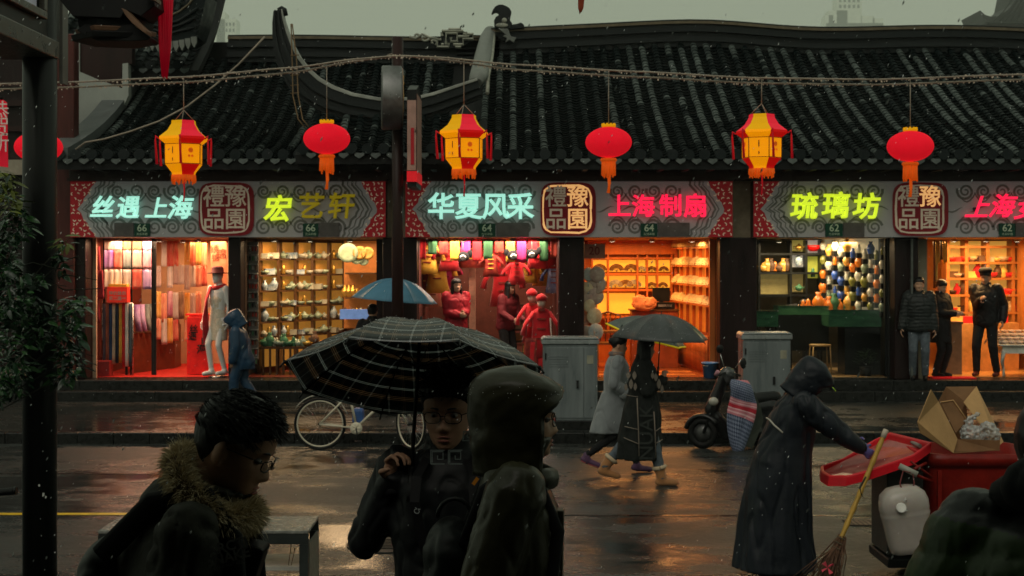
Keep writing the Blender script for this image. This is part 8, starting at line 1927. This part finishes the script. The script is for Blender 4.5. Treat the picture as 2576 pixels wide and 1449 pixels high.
# 3 man with fur collar
def fur_man():
    hc = V(((592 - 1288) / 985, 3.63, CZ - (1122 - 650) / 985)); k = 1.75 / 1.7
    B = V((hc.x - .665 * k * math.sin(rad(18)) - .02, 3.63, .45)); p = person(B, 'man in glasses with a tan fur collared parka looking down at the lower left')
    f = Fig(B, rad(90), 1.79, 18, 6, -6, lh=(.22, -.30, .90), rh=(-.24, -.16, .86), rel=(-.4, .6, -.5))
    f.body(p, M_skin, .0048); f.face(p, M_lip, M_hair, M_eye, M_iris)
    f.glasses(p, mat('dark_steel_frame', (.012, .012, .014), .2, metal=.4), M_lens, w_=.025, hgt=.014)
    f.hair(p, M_hair, 'short', .006, front=.060, side=.012, back=-.085, infl=.012, rough=.002)
    rr = random.Random(41); sp = []
    for i in range(60):
        a = rad(-172 + i * 6)
        for z in (.035, .055, .07, .085, .098, .108, .115):
            if -math.sin(a) > .6 and z < .075: continue
            nn = (f.H.to_3x3() @ V((math.cos(a) * .25, math.sin(a) * .2 - .75, -.35 + max(0, z - .03) * 7))).normalized(); sp.append((f.H @ head_pt(z, a, .012, 0), nn, .008))
    strands(p, M_hair, sp, 12000, .019, .15, 'hair_strands', rr, .0007, .18, curl=.05)
    fringe = [(f.H @ head_pt(z, rad(a), .012, 0), (f.H.to_3x3() @ V((math.cos(rad(a)) * .3, -.9, -.35))).normalized(), .008) for a in range(-150, -29, 6) for z in (.065, .08, .095)]
    strands(p, M_hair, fringe, 500, .020, .25, 'fringe_strands', rr, .0011, .28)
    b = MB()
    for q_ in range(90):
        s_ = rr.choice(sp); c = s_[0] + s_[1] * rr.uniform(.006, .022); r_ = rr.uniform(.0006, .0013); b.ell(c, (r_, r_, r_), None, 4)
    b.build('raindrops', M_drop, p, kind='stuff')
    Mp = mat('dark_olive_parka', (.016, .016, .010), .62, var=.4, scale=7, bump=.2, bscale=30, rvar=.12)
    def ex(mb):
        # hood bundle lying behind the neck
        mb.ell(f.T @ V((0, .10, .45)), (.13, .075, .11), f.T.to_3x3().normalized(), 14); mb.ell(f.T @ V((0, .12, .36)), (.12, .055, .11), f.T.to_3x3().normalized(), 14)
    f.top(p, Mp, 'parka', vox=.010, arm=(.078, .072, .058), w_=1.04, d_=.90, hem=-.25, wr=.0085, wf=(13, 13, 8), collar=.04, cw=.105, seed=7, extra=ex)
    f.trousers(p, M_blk); f.shoes(p, M_shoe)
    # fur ruff: ring from the back of the head round under the chin
    Mf = mat('tan_fur', (.46, .35, .20), .7, col2=(.80, .68, .46), scale=40)
    ring = []
    path = [(0, .10, .60), (.07, .092, .585), (.11, .052, .555), (.12, .0, .53), (.11, -.045, .505), (.08, -.072, .51), (.045, -.092, .515), (0, -.10, .52)]
    path = path + [(-x, y, z) for x, y, z in path[::-1][1:-1]]
    P3 = [f.T @ V(q) for q in path]; n = len(P3); fr = []
    core = MB(); core.tube(P3 + [P3[0]], .032, 10, cap=False); core.build('ruff_core', mat('dark_fur_base', (.10, .065, .035), .9, var=.3, scale=40), p)
    cen = sum(P3, V()) / n
    for i in range(n):
        a, b_ = P3[i], P3[(i + 1) % n]; tdir = (b_ - a).normalized()
        for s_ in range(10):
            c = a.lerp(b_, s_ / 10)
            for q in range(12):
                an = 2 * PI * q / 12; x_, y_, _ = frame(tdir); nn = x_ * math.cos(an) + y_ * math.sin(an)
                fr.append((c + nn * .026, nn, .006))
    strands(p, Mf, fr, 17000, .029, .42, 'fur', rr, .0011, .34, curl=.16)
    strands(p, Mf, fr, 700, .060, .45, 'long_fur', rr, .0006, .30, curl=.22)
    # chest print and straps
    Mt = mat('chest_print', (.30, .29, .27), .6); R3 = (f.T.to_3x3().normalized())
    base = px(573, 1390, 3.40)
    for ch, dx, dz, s_ in (('ARCTI', 0, .014, .034), ('SNAKE', .001, -.012, .034), ('DRY WHAT REAL', .003, -.031, .0105)):
        text(ch, base + V((dx, -.0 , dz)), s_, Mt, p, rot=(PI / 2, rad(-14), rad(6)), ext=.004, off=.022 if s_ > .02 else .004, name='chest_lettering')
    for sx in (-1, 1):
        pts = [f.T @ V((sx * .10, .19, .34)), f.T @ V((sx * .12, .11, .50)), f.T @ V((sx * .12, .0, .555)), f.T @ V((sx * .12, -.09, .48)), f.T @ V((sx * .12, -.15, .34)), f.T @ V((sx * .15, -.14, .15)), f.T @ V((sx * .2, -.05, .02))]
        b = MB(); b.tube(pts, .030, 8, flat=.4, up=(f.T.to_3x3() @ V((1, 0, 0)))); b.build('backpack_strap', M_blk, p)
    b = MB(); b.loft([[f.T @ V((x, y, z)) for x, y in ((-.05, -.165), (.05, -.165), (.04, -.12), (-.04, -.12))] for z in (-.25, 0, .2, .36, .46)], 0, False); b.build('front_flap', mat('dark_flap', (.010, .011, .012), .5), p, bevel=.008)
    bp = empty('backpack', f.T @ V((0, .3, .1)), 'flat dark backpack on the back of the man with the fur collar', 'backpack'); mb = MB(); Rw = f.T.to_3x3().normalized()
    for (x, y, z, a, c_, h) in ((0, .21, .10, .15, .07, .22), (0, .20, .26, .12, .06, .12)): mb.ell(f.T @ V((x, y, z)), (a, c_, h), Rw, 14)
    link('pack_body', solid(mb, .013, 5, wr=.007, mats=MATS['black_nylon']), bp)
fur_man()
# 4 puffer jacket at lower right
def puffer():
    B = V((1.275, 3.3, .45)); p = person(B, 'person in a black and green puffer jacket cut off by the lower right corner')
    f = Fig(B, rad(160), 1.76, 6, 8, 0, sw=1.05, lh=(.30, -.12, .95), rh=(-.34, -.1, 1.0))
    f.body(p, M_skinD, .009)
    f.hair(p, M_hair, 'short', .009, front=.05, side=-.05, back=-.10, infl=.026)
    Mg = mat('black_puffer_shell', (.035, .036, .037), .42, var=.25, scale=5, rvar=.1); Mgr = mat('green_puffer_shell', (.030, .052, .016), .45, var=.3, scale=5, rvar=.1)
    o = f.top(p, [Mg, Mgr], 'puffer_jacket', vox=.011, arm=(.115, .11, .085), w_=1.25, d_=1.5, hem=-.15, wr=.0035, wf=(26, 26, 5), collar=.05, cw=.12, puff=.006, pitch=.085, smooth=6)
    for q in o.data.polygons:
        z = q.center.z
        if z < 1.90 - .05 * math.sin(q.center.x * 5): q.material_index = 1
    b = MB(); pts = [f.T @ V((math.cos(a) * .115, math.sin(a) * .115 + .01, .575 + .015 * math.sin(a))) for a in [2 * PI * i / 24 for i in range(25)]]; b.tube(pts, .045, 10, cap=False); b.build('collar_roll', M_blk, p)
    mb = MB(); mb.ell(f.T @ V((0, .10, .60)), (.14, .10, .09), f.T.to_3x3().normalized()); link('folded_hood', solid(mb, .012, 4, wr=.008, mats=M_blk), p)
    f.trousers(p, M_blk); f.shoes(p, M_shoe)
puffer()
# 5 street sweeper in dark raincoat
def sweeper():
    B = V((2.13, 11.5, 0)); p = person(B, 'street sweeper in a long dark hooded raincoat leaning on the broom and bin')
    k = 1.72 / 1.7; f = Fig(B, rad(90), 1.76, 24, 18, 0, rh=(-.22, -.90, .80), lh=(.02, -.92, .82), rel=(-.2, .2, -1), lel=(.2, .2, -1), lf=(.12, -.1, 0), rf=(-.12, .05, 0))
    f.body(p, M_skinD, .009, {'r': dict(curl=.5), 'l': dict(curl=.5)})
    Mr = mat('wet_navy_raincoat', (.010, .013, .018), .46, var=.25, scale=4, rvar=.12, bump=.2, bscale=14)
    sk = [(.06, .33, .33, .0), (.12, .32, .32, .0), (.4, .28, .29, .0), (.7, .25, .27, -.03), (.95, .22, .23, -.06), (1.15, .20, .2, -.12)]
    f.top(p, Mr, 'raincoat', vox=.013, arm=(.105, .092, .058), w_=1.12, d_=1.15, wr=.018, wf=(8, 8, 1.5), collar=.09, cw=.125, skirt=sk, seed=4, smooth=5)
    hood(f, p, Mr, infl=.035, op=50, peak=.035, zb=.03, zlow=-.20, neck=.02, back=.03)
    f.hair(p, M_hair, 'short', .012)
    b = MB(); b.prism([(-.07, -.07), (-.05, -.17), (0, -.195), (.05, -.17), (.07, -.07)], .052, .060, axis='z', M=f.H); b.build('cap_peak', MATS['navy_cloth'], p)
    b = MB(); b.tube([f.H @ V((-.035, -.150, .062)), f.H @ V((.0, -.193, .060)), f.H @ V((.03, -.155, .062))], .005, 5); b.build('cap_reflector', mat('hi_vis', (.45, .75, .05), .4, emit=(.6, 1, .05), es=.15), p)
    # reflective piping across the upper back
    b = MB(); b.tube([f.T @ V((-.20, .07, .205)), f.T @ V((-.155, .145, .23)), f.T @ V((-.06, .172, .25)), f.T @ V((.08, .172, .25)), f.T @ V((.18, .12, .23))], .008, 5); b.build('reflective_piping', mat('piping', (.40, .37, .32), .5), p)
    # purple gloves over the hands
    for sd in 'rl':
        mb = MB(); f.hand(mb, sd, curl=.75, thick=1.6); mb.cone(f.w[sd + 'wr'], f.w[sd + 'wr'] + (f.w[sd + 'el'] - f.w[sd + 'wr']) * .2, .040, .048)
        link('glove', solid(mb, .007, 1, mats=mat('violet_glove', (.11, .10, .30), .45, var=.2)), p)
    f.shoes(p, mat('dark_red_boot', (.10, .015, .015), .4), fat=1.2)
sweeper()
# 6, 7 couple with umbrellas
M_ug = mat('uggs_suede', (.36, .16, .06), .8, var=.2, sheen=.3); M_ugf = mat('ugg_fur', (.55, .42, .28), .9)
def grey_coat():
    B = V((1.24, 16.95, 0)); p = person(B, 'woman in a pale grey knee length coat walking beside the black coat')
    f = Fig(B, rad(90), 1.64, 2, 5, 0, lf=(.09, -.30, 0), rf=(-.08, .34, .14), rh=(-.20, -.16, .98), lh=(.18, -.2, 1.0))
    f.body(p, M_skin, .010); f.hair(p, M_hair, 'bun', .012)
    Mg = mat('pale_grey_wool', (.21, .225, .235), .9, var=.12, scale=8, sheen=.3)
    f.top(p, Mg, 'wool_coat', vox=.014, arm=(.088, .078, .070), w_=1.1, d_=1.12, wr=.010, wf=(6, 6, 4), collar=.05, skirt=[(.50, .20, .24, .10), (.62, .21, .245, .06), (.8, .205, .22, .03), (1.0, .19, .18, 0)], seed=1)
    b = MB(); w = f.w['rwr'].lerp(f.w['rel'], .18); d = (f.w['rel'] - f.w['rwr']).normalized(); b.tube([w - d * .03, w + d * .06], .086, 14); b.build('turned_cuff', Mg, p)
    b = MB(); b.tube([f.H @ V((math.cos(a) * .07, .02 + math.sin(a) * .07, -.12)) for a in [2 * PI * i / 14 for i in range(15)]], .03, 8); b.build('scarf', mat('patterned_scarf', (.3, .18, .12), .8, col2=(.1, .1, .12), scale=25), p)
    f.trousers(p, M_blk, 'leggings', r=(.085, .062, .045)); f.shoes(p, mat('purple_trainer', (.10, .05, .10), .5, var=.3)); 
    b = MB(); t_ = f.w['rtoe']; a = f.w['ran']; b.tube([a + V((-.06, 0, -.06)), t_ + V((.02, 0, -.03))], .03, 8, flat=.4); b.build('pink_sole', mat('pink_sole', (.6, .12, .14), .5), p)
grey_coat()
def black_coat():
    B = V((1.47, 16.1, 0)); p = person(B, 'woman in a long black patterned coat and tan fur trimmed boots walking right')
    f = Fig(B, rad(90), 1.66, 3, 4, 0, lf=(.09, .40, .10), rf=(-.09, -.25, 0), rh=(-.10, -.24, 1.22), lh=(.2, .0, .9), rel=(-.3, .6, -1))
    f.body(p, M_skin, .009, {'r': dict(curl=.8, pd=(.05, -.1, 1), grip=(.8, -.6, 0))}); f.hair(p, M_hair, 'long', .012, length=.22)
    Mk = mat('black_knit_coat', (.012, .014, .013), .85, var=.4, scale=16)
    f.top(p, Mk, 'long_coat', vox=.014, arm=(.092, .080, .068), w_=1.12, d_=1.15, wr=.014, wf=(6, 6, 2), collar=.06, skirt=[(.30, .22, .26, .04), (.5, .23, .26, .03), (.8, .22, .23, .0), (1.05, .20, .18, 0)], seed=6)
    Mw = mat('ivory_knit', (.20, .165, .135), .85, var=.2)
    def on(x, y, off=-.245): q = px(x, y, 16.1); return V((q.x, 16.1 + off + abs(q.x - 1.48) ** 2 * 1.4, q.z))
    def leafp(x, y, w_, h):
        b = MB(); pts = [on(x + w_ * math.sin(PI * u) * s_, y - h / 2 + h * u) for s_ in (1, -1) for u in ([i / 5 for i in range(6)] if s_ == 1 else [1 - i / 5 for i in range(1, 5)])]
        b.add(pts, [tuple(range(len(pts)))]); o = b.build('knit_motif', Mw, p); o.modifiers.new('s', 'SOLIDIFY').thickness = .012
    for (x, y, w_, h) in ((1578, 940, 5, 18), (1584, 962, 5, 26), (1592, 940, 5, 22), (1572, 970, 4, 18), (1594, 968, 4, 20), (1644, 945, 5, 20), (1652, 962, 5, 26), (1660, 975, 4, 22), (1636, 940, 4, 18)): leafp(x, y, w_, h)
    def band(pts, wd):
        b = MB(); b.tube([on(x, y, -.250) for x, y in pts], wd, 5, flat=.5); b.build('knit_band', Mw, p)
    band([(1567, 988), (1580, 991), (1600, 993)], .007); band([(1598, 996), (1600, 1040), (1602, 1090), (1603, 1140)], .007); band([(1640, 1030), (1643, 1080), (1645, 1145)], .007); band([(1568, 1068), (1600, 1074)], .009); band([(1645, 1078), (1658, 1070)], .009); band([(1566, 1096), (1602, 1110)], .009); band([(1646, 1108), (1662, 1100)], .009)
    text('NUAK', on(1622, 1082, -.262), .22, mat('knit_letter', (.03, .034, .03), .85), p, rot=(PI / 2, -PI / 2, 0), ext=.01, off=-.0, name='coat_lettering')
    f.trousers(p, M_denim, 'jeans'); 
    f.shoes(p, M_ug, .014, high=.28, name='boot', fat=1.12)
    for sd in 'lr':
        b = MB(); a = f.w[sd + 'an'] + (f.w[sd + 'kn'] - f.w[sd + 'an']) * .30; x_, y_, z_ = frame(f.w[sd + 'kn'] - f.w[sd + 'an']); b.tube([a + (x_ * math.cos(q) + y_ * math.sin(q)) * .066 for q in [2 * PI * i / 14 for i in range(15)]], .024, 7, cap=False); b.build('boot_fur_trim', M_ugf, p)
black_coat()
Mu = mat('grey_umbrella_cloth', (.055, .06, .062), .38, var=.3, scale=5, coat=.1, rvar=.1)
umbrella('umbrella', 'grey umbrella shared over the couple walking right', (1.665, 16.0, 1.665), .565, .27, 8, Matrix.Rotation(rad(3), 4, 'Y') @ Matrix.Rotation(rad(2), 4, 'X'), Mu, M_black, .42, phase=rad(10), dots=500)
umbrella('umbrella', 'tilted umbrella with a bright yellow rim behind the grey one', (1.60, 17.0, 1.64), .50, .22, 8, Matrix.Rotation(rad(17), 4, 'Y') @ Matrix.Rotation(rad(4), 4, 'X'), mat('grey_green_umbrella', (.10, .12, .11), .4), M_black, .40, phase=rad(5), trim=mat('yellow_trim', (.85, .62, .02), .45, emit=(1, .7, 0), es=.12))
# 8 blue hooded walker
def blue_hood():
    B = V(((612 - 1288) / 153.6, 23.3, .146)); p = person(B, 'stooping walker in a blue hooded raincoat passing the scarf shop')
    f = Fig(B, rad(-90), 1.52, 14, 22, 0, lf=(.09, -.2, 0), rf=(-.09, .18, .04)); f.body(p, M_skinD, .011)
    Mb = mat('blue_raincoat', (.014, .044, .088), .42, var=.25, scale=5, coat=.2)
    f.top(p, Mb, 'raincoat', vox=.016, arm=(.105, .095, .08), w_=1.2, d_=1.25, wr=.014, wf=(5, 5, 2), skirt=[(.66, .20, .22, .0), (.8, .22, .23, .0), (1.0, .21, .21, -.05)], seed=9)
    hood(f, p, Mb, infl=.05, op=45, peak=.03, zlow=-.18, neck=.02, back=.05); f.trousers(p, Mb, r=(.12, .10, .085)); f.shoes(p, mat('pale_shoe', (.25, .16, .12), .5))
blue_hood()
def simple(px_x, d, base, h, face, label, topm, legm, hair='short', skin=M_skin, lean=0, hp=0, armk=(.082, .07, .055), puff=0.0, wr=.008, w_=1.08, d_=1.08, skirt=None, shoem=M_shoe, hat=None, vox=.014, **kw):
    B = V(((px_x - 1288) / (3578 / d), d, base)); p = person(B, label)
    f = Fig(B, rad(face), h, lean, hp, 0, **kw); f.body(p, skin, .0095)
    f.hair(p, M_hair, hair, .010); f.top(p, topm, 'jacket', vox=vox, arm=armk, w_=w_, d_=d_, wr=wr, puff=puff, pitch=.06, skirt=skirt)
    f.trousers(p, legm); f.shoes(p, shoem)
    return p, f
simple(937, 23.15, .146, 1.66, 170, 'dark dressed walker carrying the pale blue umbrella past the craft shop', M_blk, M_blk, rh=(-.1, -.3, 1.2), lh=(.25, -.1, .95))
umbrella('umbrella', 'pale blue umbrella carried past the craft shop behind the tall pole', (-1.90, 23.0, 1.88), .70, .36, 10, Matrix.Rotation(rad(5), 4, 'Y'), mat('pale_blue_umbrella', (.085, .22, .33), .45, var=.12, scale=3), M_black, .55, phase=.2)
Mrp = mat('red_puffer', (.30, .008, .018), .6, var=.2)
simple(1147, 25.1, PF, 1.72, 22, 'woman with dark wavy hair in a bright red winter coat inside the costume shop', Mrp, M_blk, hair='long', rh=(-.05, -.26, 1.08), lh=(.05, -.28, 1.1), armk=(.10, .088, .07), wr=.012, w_=1.15, d_=1.15, skirt=[(.55, .19, .19, 0), (.8, .19, .19, 0), (1.0, .18, .17, 0)])
simple(1272, 25.6, PF, 1.68, 48, 'dark haired woman in dark red leaning over goods in the costume shop', mat('dark_red_coat', (.12, .01, .015), .7), M_blk, hair='long', lean=8, rh=(-.2, -.35, 1.0), lh=(.1, -.35, 1.0))
simple(2312, 24.34, PF, 1.75, -14, 'man in a dark quilted jacket standing on the step by the pale pier', mat('dark_quilted', (.018, .022, .022), .5, var=.3), M_denim, armk=(.098, .085, .07), puff=.010, w_=1.18, d_=1.25, rh=(-.28, -.08, .86), lh=(.25, -.05, .86))
simple(2366, 24.98, PF, 1.70, 38, 'woman in a long black coat looking at her hands inside the gift shop', M_blk, M_blk, hair='bun', hp=18, rh=(-.02, -.30, 1.12), lh=(.1, -.30, 1.12), skirt=[(.6, .19, .2, 0), (.8, .19, .19, 0), (1.0, .18, .17, 0)])
pm, fm = simple(2480, 25.1, PF, 1.88, -32, 'tall man in a black jacket and flat cap standing in the gift shop', mat('black_sheen_jacket', (.009, .009, .010), .5, var=.3), M_blk, hp=14, w_=1.12, armk=(.095, .08, .06), rh=(-.02, -.26, 1.22), lh=(.27, -.02, .9), shoem=mat('maroon_boot', (.09, .015, .012), .4), lf=(.16, 0, 0), rf=(-.14, -.05, 0))
mb = MB(); mb.lathe([(.088, 0), (.10, .03), (.112, .05), (.09, .085), (.001, .09)], n=20, M=None); mb.v = [tuple(fm.H @ (V(v) + V((0, .01, .055)))) for v in mb.v]; mb.build('flat_cap', M_blk, pm)
simple(1938, 26.3, PF, 1.70, 88, 'dark figure bending over the glass counter in the glassware shop', M_blk, M_blk, lean=62, hp=-10, rh=(-.15, -.62, .92), lh=(.15, -.62, .92), drop=.02)
# mannequin at the scarf shop door
def mannequin():
    B = V(px(549, 955, 24.97)); B.z = PF + .03; t = empty('mannequin', B, 'white shop mannequin in a hat, red scarf and pale dress at the scarf shop door', 'mannequin')
    Mm = mat('white_mannequin', (.80, .78, .74), .35, var=.03); f = Fig(B, rad(-35), 1.86, 0, 0, 0, rh=(-.22, -.12, .86), lh=(.2, .02, .86), rf=(-.06, -.12, 0), lf=(.09, .02, .0))
    f.body(t, Mm, .010)
    mb = MB(); f.torso(mb, [(-.36, .165, .12, 0), (-.2, .175, .125, 0), (-.05, .165, .115, 0), (.15, .13, .10, 0), (.3, .155, .115, 0), (.44, .14, .09, 0)], 22); link('dress', solid(mb, .012, 3, wr=.004, mats=mat('pale_gold_dress', (.58, .48, .34), .6, col2=(.74, .68, .56), scale=30)), t)
    b = MB(); b.tube([f.T @ V((math.cos(a) * .085, .01 + math.sin(a) * .085, .50 + .02 * math.sin(a))) for a in [2 * PI * i / 16 for i in range(17)]], .042, 8, cap=False); b.tube([f.T @ V((-.08, -.09, .50)), f.T @ V((-.11, -.15, .3)), f.T @ V((-.12, -.16, 0)), f.T @ V((-.12, -.15, -.42))], [.05, .055, .055, .06], 8, flat=.5); b.build('red_scarf', M_red, t)
    b = MB(); b.lathe([(.17, 0), (.175, .01), (.10, .02), (.095, .09), (.07, .115), (.001, .12)], n=24); b.v = [tuple(f.H @ (V(v) + V((0, .0, .045)))) for v in b.v]; b.build('hat', mat('maroon_hat', (.10, .015, .02), .7), t)
    f.shoes(t, Mm, .012)
    b = MB(); b.lathe([(.18, 0), (.18, .015), (.03, .028)], (B.x, B.y, PF + .001), 20); b.build('base_plate', M_steel, t)
mannequin()
# ---------------------------------------------------------------- haze
def haze():
    b = MB(); b.b2(-1300, 1300, -9, 2300, -1.2, 520); m = bpy.data.materials.new('haze'); m.use_nodes = True; nd = m.node_tree.nodes; nd.clear()
    v = nd.new('ShaderNodeVolumePrincipled'); v.inputs['Color'].default_value = (.93, .98, .90, 1); v.inputs['Density'].default_value = HAZE; o = nd.new('ShaderNodeOutputMaterial')
    m.node_tree.links.new(v.outputs[0], o.inputs['Volume']); b.build('haze', m, kind='stuff')
HAZE = .0004
haze()
bpy.data.scenes.remove(TMP)
